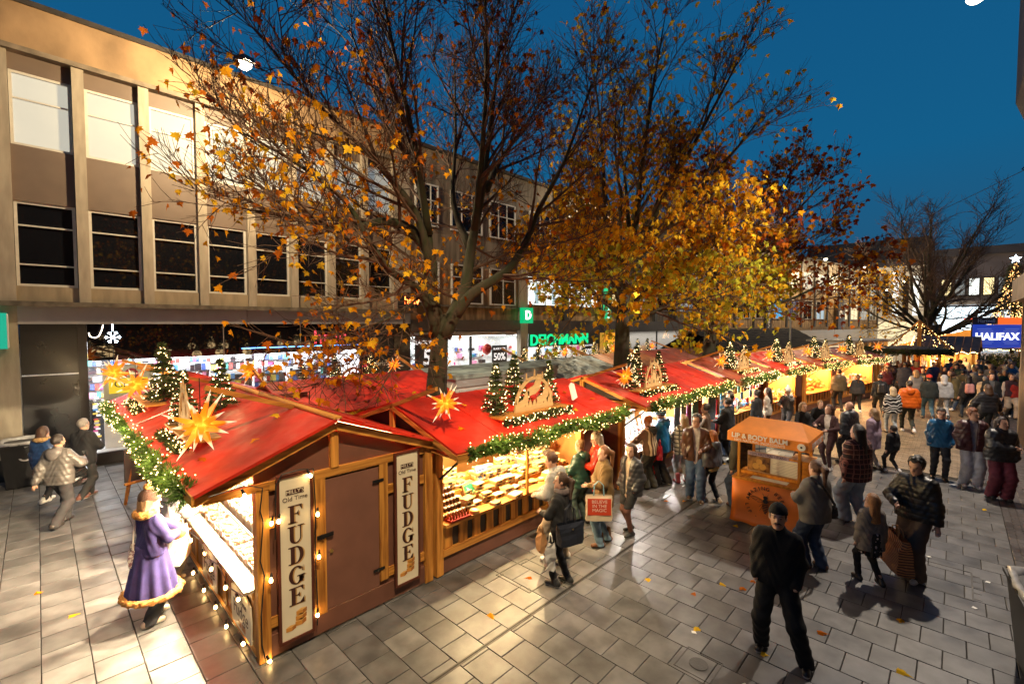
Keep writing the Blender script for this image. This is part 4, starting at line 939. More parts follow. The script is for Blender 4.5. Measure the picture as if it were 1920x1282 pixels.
bx('counter_post', WZ, sB, 1.93, 1.97, -.06, -.02, .785, 1.93)
styles = ['stocking', 'church', 'church', 'church', 'church', 'church']
for i, (nm, s, L) in enumerate(stalls):
    rzz = s.rotation_euler[2]
    a, b = 1.0, min(L - .3, 2.75)
    if i == 0: a, b = 1.15, 2.95
    if i == 1: a, b = .35, 2.2
    bx('roof_shelf', WX, s, a, b, -.22, .75, 2.23, 2.26); MB().box(a + .03, b - .03, -.19, .6, 2.07, 2.228).build('shelf_riser', RED, s)
    arch(tuple(Wm(s, ((a + b) / 2 + .08, -.06, 2.30))), rzz, 1.02 if i == 0 else .85, .66, styles[i], {0: 'fretwork candle arch with stockings over the cheese stall', 1: 'fretwork candle arch with a church over the scarf stall'}.get(i, 'wooden fretwork arch on the %s stall roof' % nm))
    for k, (dx, dy, h, v) in enumerate(((a + .18, .12, .86 if i < 2 else .95, 1), ((a + b) / 2 + .05, .42, .95, 0), (b - .18, .15, .82, 2 if i == 0 else 0))):
        put_fir(tuple(Wm(s, (dx, dy, 2.26))), h, v, 'lit fir %s on the %s stall roof' % (['at the near end of the shelf', 'behind the candle arch', 'at the far end of the shelf'][k], nm))
    star(tuple(Wm(s, (-.0 if i else .12, -.06, 2.62))), .345, 'glowing orange star hanging at the gable of the %s stall' % nm, rzz + .3 * i, i + 10)
    garland([tuple(Wm(s, (.05 + (L - .1) * u, -.66, 1.99 + .03 * math.sin(u * 14)))) for u in np.linspace(0, 1, 9)], .17, 'lit green garland along the front eave of the %s stall' % nm, 190 if i < 2 else 110, 52 if i < 2 else 60, seed=40 + i)
    garland([tuple(Wm(s, (a, -.26, 2.17))), tuple(Wm(s, (b, -.26, 2.17)))], .10, 'dark lit garland under the roof shelf of the %s stall' % nm, 130, 85, nm=NEEDLED, seed=60 + i, group='lit garlands round the roof shelves', glow=0)
star(tuple(Wm(sG, (4.1, -.06, 2.6))), .345, 'glowing star at the far end of the last red stall', 1.0, 21)

# ================================================================== TREES
BARK = M('mossy_bark', (.052, .037, .022), .85, col2=(.028, .034, .010), scale=3.0, bump=.6, bscale=22, stretch=(3, 3, .8))
TWIG = M('twig_bark', (.13, .07, .04), .8, .4, 5)
def leafmat(name, c, tr=.45):
    m = bpy.data.materials.new(name); m.use_nodes = True; n = m.node_tree.nodes; L = m.node_tree.links; n.remove(n['Principled BSDF']); out = n['Material Output']
    d = n.new('ShaderNodeBsdfDiffuse'); t = n.new('ShaderNodeBsdfTranslucent'); mx = n.new('ShaderNodeMixShader'); mx.inputs[0].default_value = tr
    g = n.new('ShaderNodeNewGeometry'); hs = n.new('ShaderNodeHueSaturation'); hs.inputs['Color'].default_value = (*c, 1)
    mr = n.new('ShaderNodeMapRange'); mr.inputs[3].default_value = .55; mr.inputs[4].default_value = 1.25; L.new(g.outputs['Random Per Island'], mr.inputs[0]); L.new(mr.outputs[0], hs.inputs['Value'])
    L.new(hs.outputs[0], d.inputs[0]); L.new(hs.outputs[0], t.inputs[0]); L.new(d.outputs[0], mx.inputs[1]); L.new(t.outputs[0], mx.inputs[2]); L.new(mx.outputs[0], out.inputs[0])
    return m
LEAFM = [leafmat('amber_leaf', (.78, .34, .014)), leafmat('yellow_leaf', (.85, .52, .03)), leafmat('rust_leaf', (.48, .13, .015)), leafmat('green_gold_leaf', (.55, .54, .05)), leafmat('dark_red_leaf', (.20, .035, .012))]
LOUT = [(0, -.02), (.10, .06), (.42, .02), (.30, .16), (.52, .36), (.34, .40), (.28, .52), (.14, .48), (.16, .70), (.07, .72), (0, 1.0), (-.07, .72), (-.16, .70), (-.14, .48), (-.28, .52), (-.34, .40), (-.52, .36), (-.30, .16), (-.42, .02), (-.10, .06)]
def leaf_verts(s, fold):
    return [(x * s, y * s, -abs(x) * fold * s - .25 * y * y * s * fold) for x, y in LOUT]
LEAFME = []
for k, m in enumerate(LEAFM):
    mb = MB(); vs = leaf_verts(1.0, .35); n = len(vs); mb.add([(0, .3, 0)] + vs, [(0, i + 1, (i + 1) % n + 1) for i in range(n)])
    me = bpy.data.meshes.new('leaf'); me.from_pydata(mb.v, [], mb.f); me.materials.append(m); LEAFME.append(me)

def bez(p, d, ln, n, up, wob, rnd):
    pts = [Vector(p)]; d = Vector(d).normalized()
    for k in range(n):
        d = (d + Vector((rnd.uniform(-wob, wob), rnd.uniform(-wob, wob), rnd.uniform(-wob, wob) + up))).normalized()
        pts.append(pts[-1] + d * (ln / n))
    return pts

def tree(label, base, trunk, limbs, seed, rt, n2, n3, n4, l2, l3, l4, leaves, leafsel, lsize, nmax=300, group='street trees', up=.06, twr=1.0, center=None, droop=0.0):
    rnd = random.Random(seed); base = Vector(base)
    t = thing('maple_tree', label, 'tree', base, 0, group); S = lambda pts: [Vector(p) - base for p in pts]
    tp = S(trunk); MB().tube(tp, [rt * (1.25 if i == 0 else 1.0 - .12 * i) for i in range(len(tp))], 12).build('trunk', BARK, t, True)
    tw = MB(); spots = []
    cen = Vector(center) - base if center else None
    for pl, r0 in limbs:
        pl = S(pl)
        sm = [pl[0]]
        for i in range(len(pl) - 1):                      # soften the polyline
            a = pl[max(0, i - 1)]; b = pl[i]; c = pl[i + 1]; d = pl[min(len(pl) - 1, i + 2)]
            for u in (.33, .66, 1.0):
                sm.append(.5 * ((2 * b) + (c - a) * u + (2 * a - 5 * b + 4 * c - d) * u * u + (3 * b - a - 3 * c + d) * u ** 3))
        n = len(sm); rr = [max(.012, r0 * (1 - .88 * (i / (n - 1)) ** .8)) for i in range(n)]
        MB().tube(sm, rr, 8).build('limb', BARK, t, True)
        for k in range(n2 if r0 > .05 else 7):
            u = .16 + .84 * (k + rnd.random()) / n2; fi = u * (n - 1); i = min(n - 2, int(fi)); p = sm[i].lerp(sm[i + 1], fi - i); d = (sm[i + 1] - sm[i]).normalized()
            a = Vector((rnd.uniform(-1, 1), rnd.uniform(-1, 1), rnd.uniform(-.5, .9))); 
            if cen is not None: a += (p - cen).normalized() * .8
            d2 = (d * .7 + a.normalized() * .9).normalized(); ln2 = l2 * rnd.uniform(.6, 1.15) * (1.1 - .5 * u)
            r2 = min(rr[i] * .62, .045 * twr)
            b2 = bez(p, d2, ln2, 5, up, .16, rnd); tw.tube(b2, [r2 * (1 - .15 * q) for q in range(6)], 5, cap=False)
            for k3 in range(n3):
                u3 = .2 + .8 * (k3 + rnd.random()) / n3; fi = u3 * 5; i3 = min(4, int(fi)); p3 = b2[i3].lerp(b2[i3 + 1], fi - i3); d3 = (b2[i3 + 1] - b2[i3]).normalized()
                a = Vector((rnd.uniform(-1, 1), rnd.uniform(-1, 1), rnd.uniform(-.4, .8))).normalized()
                b3 = bez(p3, d3 * .8 + a * .75, l3 * rnd.uniform(.6, 1.2) * (1.15 - .4 * u3), 3, up - droop * .5, .2, rnd)
                tw.tube(b3, [.012 * twr, .010 * twr, .008 * twr, .005 * twr], 3, cap=False)
                for k4 in range(n4):
                    u4 = .25 + .75 * (k4 + rnd.random()) / n4; fi = u4 * 3; i4 = min(2, int(fi)); p4 = b3[i4].lerp(b3[i4 + 1], fi - i4); d4 = (b3[i4 + 1] - b3[i4]).normalized()
                    a = Vector((rnd.uniform(-1, 1), rnd.uniform(-1, 1), rnd.uniform(-.4, .8))).normalized()
                    b4 = bez(p4, d4 * .8 + a * .7, l4 * rnd.uniform(.5, 1.2), 2, up, .25, rnd)
                    tw.tube(b4, [.0062 * twr, .005 * twr, .0035 * twr], 3, cap=False); spots.append((b4[-1], b4[1]))
    crown = tw.build('crown', TWIG, t, kind='stuff')
    # leaves
    cand = []
    for p, q in spots:
        w_ = leafsel(p + base)
        for _ in range(8):
            if w_ <= 0: break
            if rnd.random() < w_: cand.append(p + Vector((rnd.uniform(-.07, .07), rnd.uniform(-.07, .07), rnd.uniform(-.12, .05))))
            w_ -= 1
    rnd.shuffle(cand); cand = cand[:leaves]
    cand.sort(key=lambda p: (p + base - Vector((0, 0, 3.8))).length)
    st = [MB() for _ in LEAFM]
    for i, p in enumerate(cand):
        k = leafcol(p + base, rnd); s = lsize * rnd.uniform(.6, 1.15)
        e = (rnd.uniform(-1.9, -.7), rnd.uniform(-.7, .7), rnd.uniform(0, 6.283))
        if i < nmax:
            o = link(bpy.data.objects.new('leaf', LEAFME[k]), crown); o.location = p; o.rotation_euler = e; o.scale = (s, s, s)
        else:
            from mathutils import Euler
            mt = Matrix.Translation(p) @ Euler(e).to_matrix().to_4x4(); vs = leaf_verts(s, .35); m_ = len(vs)
            st[k].add([mt @ Vector((0, .3 * s, 0))] + [mt @ Vector(v) for v in vs], [(0, j + 1, (j + 1) % m_ + 1) for j in range(m_)])
    for k, mb in enumerate(st):
        if mb.v: mb.build('leaves', LEAFM[k], t, kind='stuff')
    return t

def leafcol(p, rnd):
    r = rnd.random()
    if TREE == 1: return (0 if r < .45 else 2 if r < .78 else 1) if p.z < 7.5 else (2 if r < .6 else 4 if r < .85 else 0)
    if TREE == 2: return (1 if r < .45 else 0 if r < .85 else 2) if p.z > 6.0 else (3 if r < .45 else 1 if r < .8 else 0)
    if TREE == 3: return (3 if r < .4 else 1 if r < .8 else 0) if p.z < 7.0 and p.y > 5.5 else ((4 if r < .45 else 2 if r < .85 else 0) if p.y < 5.8 or p.z > 9.5 else (0 if r < .5 else 1 if r < .75 else 2))
    return 1 if r < .6 else 0

TREE = 1
L1 = [([(6.45, 8.59, 3.5), (6.22, 8.59, 4.6), (6.18, 8.53, 5.31), (5.78, 8.69, 5.87), (5.18, 8.89, 5.98), (4.43, 9.2, 5.7), (3.7, 9.53, 5.9), (2.9, 9.93, 6.0)], .20),
      ([(6.2, 8.55, 5.0), (6.24, 8.83, 6.56), (6.15, 9.43, 7.9), (5.77, 10.2, 9.38), (5.37, 10.6, 10.9)], .13),
      ([(6.5, 8.5, 3.5), (6.95, 8.27, 4.56), (7.23, 8.32, 5.65), (7.53, 8.25, 7.08), (7.7, 8.15, 8.61), (7.93, 8.02, 10.6)], .20),
      ([(6.75, 8.35, 4.0), (7.01, 8.05, 4.49), (7.65, 7.56, 5.02), (8.12, 7.4, 5.71), (8.46, 7.25, 6.56), (8.92, 6.84, 7.72), (9.42, 6.42, 9.6)], .16),
      ([(6.42, 8.58, 3.4), (5.98, 8.54, 4.45), (5.2, 8.51, 4.86), (4.66, 8.52, 5.47), (4.2, 8.47, 6.11), (3.41, 8.73, 6.7), (2.5, 8.93, 7.1)], .12),
      ([(6.17, 8.53, 5.07), (5.7, 8.36, 6.15), (4.79, 8.49, 7.07), (3.9, 8.89, 7.96), (3.0, 9.0, 8.8)], .11),
      ([(7.23, 8.32, 5.52), (7.34, 9.14, 6.82), (7.9, 9.72, 8.75), (8.1, 10.0, 11.0)], .11),
      ([(5.98, 8.54, 4.45), (5.21, 8.44, 3.97), (4.61, 8.47, 3.75), (4.1, 8.62, 3.66), (3.6, 8.8, 3.42)], .035),
      ([(7.3, 8.3, 6.0), (6.9, 7.6, 7.4), (6.5, 7.0, 8.8), (6.0, 6.5, 10.2)], .10),
      ([(6.2, 8.6, 5.8), (5.6, 8.2, 7.4), (5.0, 8.0, 9.0), (4.5, 7.8, 10.4)], .10),
      ([(7.6, 8.2, 7.0), (8.6, 8.6, 8.2), (9.6, 8.8, 9.2), (10.4, 8.8, 10.4)], .09)]
def sel1(p):
    if p.z < 4.4: return .9
    if p.z > 8.5: return .35
    if p.x < 6.3: return .95 if p.z < 6.6 else .5
    return .8 if p.z < 7 else .42
tree('large half bare maple with forked mossy trunk and sparse amber leaves', (6.38, 8.58, 0), [(6.38, 8.58, 0), (6.38, 8.58, 1.4), (6.38, 8.58, 2.4), (6.45, 8.56, 3.3), (6.49, 8.55, 4.0)], L1, 101, .31, 13, 9, 9, 2.5, 1.1, .52, 3000, sel1, .16, center=(6.4, 8.5, 6.5), up=.02)
bark2 = None
TREE = 2
L2 = []
r2_ = random.Random(77)
def auto(c, n, seed, z0, ln, rl, el=(35, 70), lean=(0, 0), segs=4, az0=0):
    rr = random.Random(seed); out = []
    for k in range(n):
        a = az0 + 2 * math.pi * (k + rr.uniform(-.25, .25)) / n; e = R(rr.uniform(*el)); p = Vector((c[0], c[1], z0 + rr.uniform(-.5, .8))); d = Vector((math.cos(a) * math.cos(e) + lean[0], math.sin(a) * math.cos(e) + lean[1], math.sin(e)))
        pts = [p - Vector((0, 0, .3))]
        l_ = ln * rr.uniform(.8, 1.15)
        for q in range(segs):
            pts.append(pts[-1] + d.normalized() * l_ / segs); d += Vector((rr.uniform(-.2, .2), rr.uniform(-.2, .2), .12))
        out.append((pts, rl * rr.uniform(.7, 1.1)))
    return out
tree('dense golden maple with dark straight trunk behind the scarf stall', (14.48, 8.54, 0), [(14.48, 8.54, 0), (14.48, 8.54, 2.2), (14.55, 8.55, 3.6), (14.6, 8.57, 4.9), (14.64, 8.59, 5.9)],
     auto((14.6, 8.57), 6, 5, 4.6, 4.6, .12, (18, 40)) + auto((14.6, 8.57), 7, 6, 5.4, 7.2, .13, (46, 80)) + [([(14.6, 8.5, 5.0), (13.6, 8.0, 5.3), (12.6, 7.6, 5.3), (11.8, 7.3, 5.6)], .08), ([(14.6, 8.5, 5.4), (14.9, 7.6, 7.4), (15.3, 6.6, 9.4), (15.5, 5.6, 11.2), (15.5, 5.0, 12.2)], .13), ([(14.6, 8.5, 5.4), (15.4, 7.4, 7.0), (16.2, 6.4, 8.6), (16.8, 5.4, 9.9), (17.2, 4.9, 10.8)], .12), ([(14.6, 8.5, 5.6), (14.2, 7.8, 8.2), (13.8, 7.2, 10.6), (13.5, 6.6, 13.0)], .12)],
     103, .33, 10, 8, 8, 2.4, 1.2, .5, 7500, lambda p: 1.9 if p.z < 8.6 else (.8 if p.z < 10.5 else .35), .22, center=(14.6, 8.5, 7), up=.04, droop=.06)
TREE = 3
L3 = [([(23.2, 8.55, 3.9), (23.69, 7.21, 4.67), (24.38, 5.79, 4.83), (25.03, 4.46, 5.6), (25.45, 3.34, 6.5)], .13),
      ([(23.3, 8.5, 4.6), (24.21, 7.65, 6.59), (25.13, 6.5, 8.13), (25.7, 5.5, 9.4), (26.3, 4.8, 10.4)], .16),
      ([(23.3, 8.5, 4.8), (23.9, 7.6, 7.2), (24.6, 6.6, 9.4), (25.2, 5.6, 11.3)], .14),
      ([(23.3, 8.5, 4.6), (24.6, 7.4, 5.9), (25.6, 6.4, 6.9), (26.4, 5.4, 7.8), (27, 4.6, 8.6)], .11)]
tree('third maple leaning over the stalls with golden low leaves and dark red crown', (22.88, 8.74, 0), [(22.88, 8.74, 0), (22.9, 8.72, 1.6), (23.1, 8.62, 3.9), (23.3, 8.48, 5.0)],
     L3 + auto((23.2, 8.6), 6, 15, 4.6, 5.0, .14, (25, 48)) + auto((23.3, 8.5), 5, 16, 5.4, 6.2, .14, (55, 80)),
     107, .36, 10, 8, 7, 2.6, 1.25, .55, 6500, lambda p: 2.0 if p.z < 6.5 and p.y > 5.5 else (1.0 if p.z < 9 else .8), .26, center=(23.5, 8, 7), up=.04, twr=1.3, nmax=200)
TREE = 4
tree('far bare tree with wide dark crown behind the beer hut', (67.6, 1.9, 0), [(67.6, 1.9, 0), (67.6, 1.9, 2), (67.7, 1.7, 3.6)],
     auto((67.6, 2.3), 6, 25, 3.0, 11.0, .26, (46, 76), segs=5) + auto((67.8, 1.2), 8, 26, 3.2, 10.0, .24, (16, 46), segs=5) + auto((67.6, 1.7), 6, 27, 4.5, 12, .2, (60, 85), segs=5),
     111, .55, 10, 7, 5, 3.6, 1.8, .8, 700, lambda p: .8 if p.y > 4.2 and p.z < 10.5 else 0, .32, center=(67.6, 1.8, 5), up=.0, twr=2.2, nmax=0, group='street trees')

# ================================================================== PEOPLE
def cap_(a, b, ra, rb=None, k=.03, s=(1, 1, 1)): return ('c', np.array(a, float), np.array(b, float), ra, ra if rb is None else rb, k, np.array(s, float))
def ell_(c, r, k=.03): return ('e', np.array(c, float), np.array(r, float), k)

class Field:
    """distances to a blended set of tapered capsules and ellipsoids on a grid"""
    def __init__(s, lo, hi, vox):
        s.lo = np.array(lo, float); s.vox = vox; s.n = np.maximum(4, np.ceil((np.array(hi) - s.lo) / vox).astype(int) + 1)
        s.F = np.full(tuple(s.n), .5, np.float32)
        s.ax = [s.lo[i] + vox * np.arange(s.n[i]) for i in range(3)]
    def region(s, lo, hi):
        i0 = np.clip(np.floor((lo - s.lo) / s.vox).astype(int), 0, s.n - 1); i1 = np.clip(np.ceil((hi - s.lo) / s.vox).astype(int) + 1, 1, s.n)
        if (i1 <= i0).any(): return None
        sl = tuple(slice(a, b) for a, b in zip(i0, i1)); g = np.meshgrid(*[s.ax[i][sl[i]] for i in range(3)], indexing='ij', sparse=True)
        return sl, g
    def put(s, q, grow=0.0):
        if q[0] == 'c':
            _, a, b, ra, rb, k, sc_ = q; ra = ra + grow; rb = rb + grow; m = max(ra, rb) / sc_.min() * 1.0 + k + 2 * s.vox
            r = s.region(np.minimum(a, b) - m, np.maximum(a, b) + m)
            if r is None: return
            sl, g = r; ab = (b - a) * sc_; L = max(1e-9, float(ab @ ab))
            dx, dy, dz = [(g[i] - a[i]) * sc_[i] for i in range(3)]
            t = np.clip((dx * ab[0] + dy * ab[1] + dz * ab[2]) / L, 0, 1)
            d = np.sqrt((dx - t * ab[0]) ** 2 + (dy - t * ab[1]) ** 2 + (dz - t * ab[2]) ** 2) - (ra + t * (rb - ra))
        else:
            _, c, rad, k = q; rad = rad + grow; m = rad.max() + k + 2 * s.vox; r = s.region(c - m, c + m)
            if r is None: return
            sl, g = r; e = np.sqrt(sum(((g[i] - c[i]) / rad[i]) ** 2 for i in range(3))); d = (e - 1) * rad.min() * 1.0
        f = s.F[sl]; h = np.clip(.5 + .5 * (f - d) / k, 0, 1)
        s.F[sl] = f * (1 - h) + d * h - k * h * (1 - h)
    def cut(s, fn):
        g = np.meshgrid(*s.ax, indexing='ij', sparse=True); s.F = np.maximum(s.F, fn(*g)).astype(np.float32)
    def disp(s, fn):
        g = np.meshgrid(*s.ax, indexing='ij', sparse=True); s.F = (s.F + fn(*g)).astype(np.float32)
    def mesh(s, name, mats, parent=None, pick=None):
        F = s.F; F[0] = F[-1] = .5; F[:, 0] = F[:, -1] = .5; F[:, :, 0] = F[:, :, -1] = .5
        S = F < 0
        c8 = [S[dx:S.shape[0] - 1 + dx, dy:S.shape[1] - 1 + dy, dz:S.shape[2] - 1 + dz] for dx in (0, 1) for dy in (0, 1) for dz in (0, 1)]
        cnt = sum(c.astype(np.int8) for c in c8); act = (cnt > 0) & (cnt < 8); I = np.argwhere(act)
        if not len(I): return None
        idx = np.full(act.shape, -1, np.int64); idx[act] = np.arange(len(I))
        V = np.stack([F[I[:, 0] + dx, I[:, 1] + dy, I[:, 2] + dz] for dx in (0, 1) for dy in (0, 1) for dz in (0, 1)], 1)
        P = np.array([(dx, dy, dz) for dx in (0, 1) for dy in (0, 1) for dz in (0, 1)], float)
        acc = np.zeros((len(I), 3)); num = np.zeros(len(I))
        for a in range(8):
            for b in range(a + 1, 8):
                if np.abs(P[a] - P[b]).sum() != 1: continue
                fa, fb = V[:, a], V[:, b]; m = (fa < 0) != (fb < 0); t = np.where(m, fa / np.where(m, fa - fb, 1), 0)
                acc += np.where(m[:, None], P[a] + t[:, None] * (P[b] - P[a]), 0); num += m
        pos = s.lo + s.vox * (I + acc / num[:, None])
        quads = []
        for ax in range(3):
            o = [i for i in range(3) if i != ax]
            sh = [slice(1, -1)] * 3; A = S[tuple(slice(0, -1) if i == ax else slice(1, -1) for i in range(3))]; B = S[tuple(slice(1, None) if i == ax else slice(1, -1) for i in range(3))]
            E_ = np.argwhere(A != B)
            if not len(E_): continue
            base = E_.copy(); base[:, o[0]] += 1; base[:, o[1]] += 1
            inside = A[tuple(E_.T)]
            def cell(d0, d1):
                q = base.copy(); q[:, o[0]] -= d0; q[:, o[1]] -= d1; return idx[tuple(q.T)]
            q = np.stack([cell(1, 1), cell(0, 1), cell(0, 0), cell(1, 0)], 1)
            flip = inside if ax != 1 else ~inside
            q[~flip] = q[~flip][:, ::-1]; quads.append(q)
        Q = np.concatenate(quads); Q = Q[(Q >= 0).all(1)]
        me = bpy.data.meshes.new(name); me.vertices.add(len(pos)); me.vertices.foreach_set('co', pos.astype(np.float32).ravel())
        me.loops.add(len(Q) * 4); me.loops.foreach_set('vertex_index', Q.astype(np.int32).ravel()); me.polygons.add(len(Q))
        me.polygons.foreach_set('loop_start', np.arange(0, len(Q) * 4, 4, dtype=np.int32)); me.polygons.foreach_set('loop_total', np.full(len(Q), 4, np.int32)); me.polygons.foreach_set('use_smooth', np.ones(len(Q), bool))
        if not isinstance(mats, (list, tuple)): mats = [mats]
        for m in mats: me.materials.append(m)
        if pick is not None: me.polygons.foreach_set('material_index', pick(pos[Q].mean(1)).astype(np.int32))
        me.update(calc_edges=True); me.validate()
        return link(bpy.data.objects.new(name, me), parent)

MATC = {}
def cloth(c, kind='cloth'):
    key = (tuple(c), kind)
    if key in MATC: return MATC[key]
    if kind == 'denim': m = M('denim', c, .8, .45, 7, .2, 200, stretch=(1, 1, .35))
    elif kind == 'puffer': m = M('puffer_fabric', c, .42, .25, 6, .25, 25)
    elif kind == 'fur': m = M('fur_trim', c, .9, .55, 40, .8, 90)
    elif kind == 'hair': m = M('hair', c, .45, .5, 5, .5, 30, stretch=(30, 30, 3))
    elif kind == 'knit': m = M('knit', c, .9, .3, 12, .6, 130)
    elif kind == 'shine': m = M('shiny_fabric', c, .3, .3, 6, .3, 20)
    else: m = M('cloth', c, .85, .3, 5, .25, 120)
    MATC[key] = m; return m
def pattern(kind):
    if kind in MATC: return MATC[kind]
    m = bpy.data.materials.new(kind); m.use_nodes = True; n = m.node_tree.nodes; L = m.node_tree.links; b = n['Principled BSDF']; b.inputs['Roughness'].default_value = .85
    tc = n.new('ShaderNodeTexCoord'); sp = n.new('ShaderNodeSeparateXYZ'); L.new(tc.outputs['Object'], sp.inputs[0])
    def mth(op, a, v=None):
        q = n.new('ShaderNodeMath'); q.operation = op; L.new(a, q.inputs[0])
        if v is not None:
            if hasattr(v, 'links'): L.new(v, q.inputs[1])
            else: q.inputs[1].default_value = v
        return q.outputs[0]
    def stripes(o, f, th): return mth('GREATER_THAN', mth('SINE', mth('MULTIPLY', o, f)), th)
    def mix(f, a, c):
        x = n.new('ShaderNodeMixRGB'); L.new(f, x.inputs[0])
        for i, v in ((1, a), (2, c)):
            if hasattr(v, 'links'): L.new(v, x.inputs[i])
            else: x.inputs[i].default_value = (*v, 1)
        return x.outputs[0]
    if kind == 'tartan_cloth': col = mix(mth('MAXIMUM', stripes(sp.outputs['X'], 75, .86), stripes(sp.outputs['Z'], 75, .86)), mix(mth('MULTIPLY', stripes(sp.outputs['X'], 37, .0), stripes(sp.outputs['Z'], 37, 0)), (.05, .012, .012), (.014, .010, .016)), (.26, .12, .09))
    elif kind == 'check_cloth': col = mix(mth('MAXIMUM', stripes(sp.outputs['X'], 60, .55), stripes(sp.outputs['Z'], 60, .55)), (.62, .56, .44), (.10, .085, .07))
    elif kind == 'striped_cloth': col = mix(stripes(sp.outputs['X'], 70, -.1), (.66, .50, .30), (.13, .065, .035))
    elif kind == 'flower_cloth':
        v = n.new('ShaderNodeTexVoronoi'); v.inputs['Scale'].default_value = 16; L.new(tc.outputs['Object'], v.inputs['Vector']); col = mix(mth('LESS_THAN', v.outputs['Distance'], .3), (.012, .012, .014), (.7, .55, .5))
    elif kind == 'scribble_cloth':
        v = n.new('ShaderNodeTexWave'); v.wave_type = 'RINGS'; v.inputs['Scale'].default_value = 3.2; v.inputs['Distortion'].default_value = 14; v.inputs['Detail'].default_value = 1; L.new(tc.outputs['Object'], v.inputs['Vector']); col = mix(mth('GREATER_THAN', v.outputs['Fac'], .86), (.012, .012, .013), (.75, .75, .75))
    elif kind == 'bluehat_knit': col = mix(stripes(sp.outputs['Z'], 130, 0), (.02, .04, .09), (.25, .5, .65))
    L.new(col, b.inputs['Base Color']); MATC[kind] = m; return m
SKIN = [M('skin_light', (.58, .33, .23), .5, .12, 9), M('skin_tan', (.40, .215, .14), .5, .12, 9), M('skin_brown', (.20, .10, .06), .5, .12, 9)]
EYE = M('eye_dark', (.012, .008, .006), .2, 0); LIP = M('lips', (.33, .11, .09), .5, .1); SOLEW = M('sole_white', (.72, .70, .66), .6, .1)

def ik(S, T, l1, l2, pole):
    S, T, pole = Vector(S), Vector(T), Vector(pole); d = T - S; L = min(d.length, (l1 + l2) * .998); d.normalize(); T = S + d * L
    a = (l1 * l1 - l2 * l2 + L * L) / (2 * L); h = math.sqrt(max(0, l1 * l1 - a * a)); pv = pole - d * pole.dot(d)
    pv = pv.normalized() if pv.length > 1e-6 else Vector((0, -1, 0))
    return S + d * a + pv * h, T

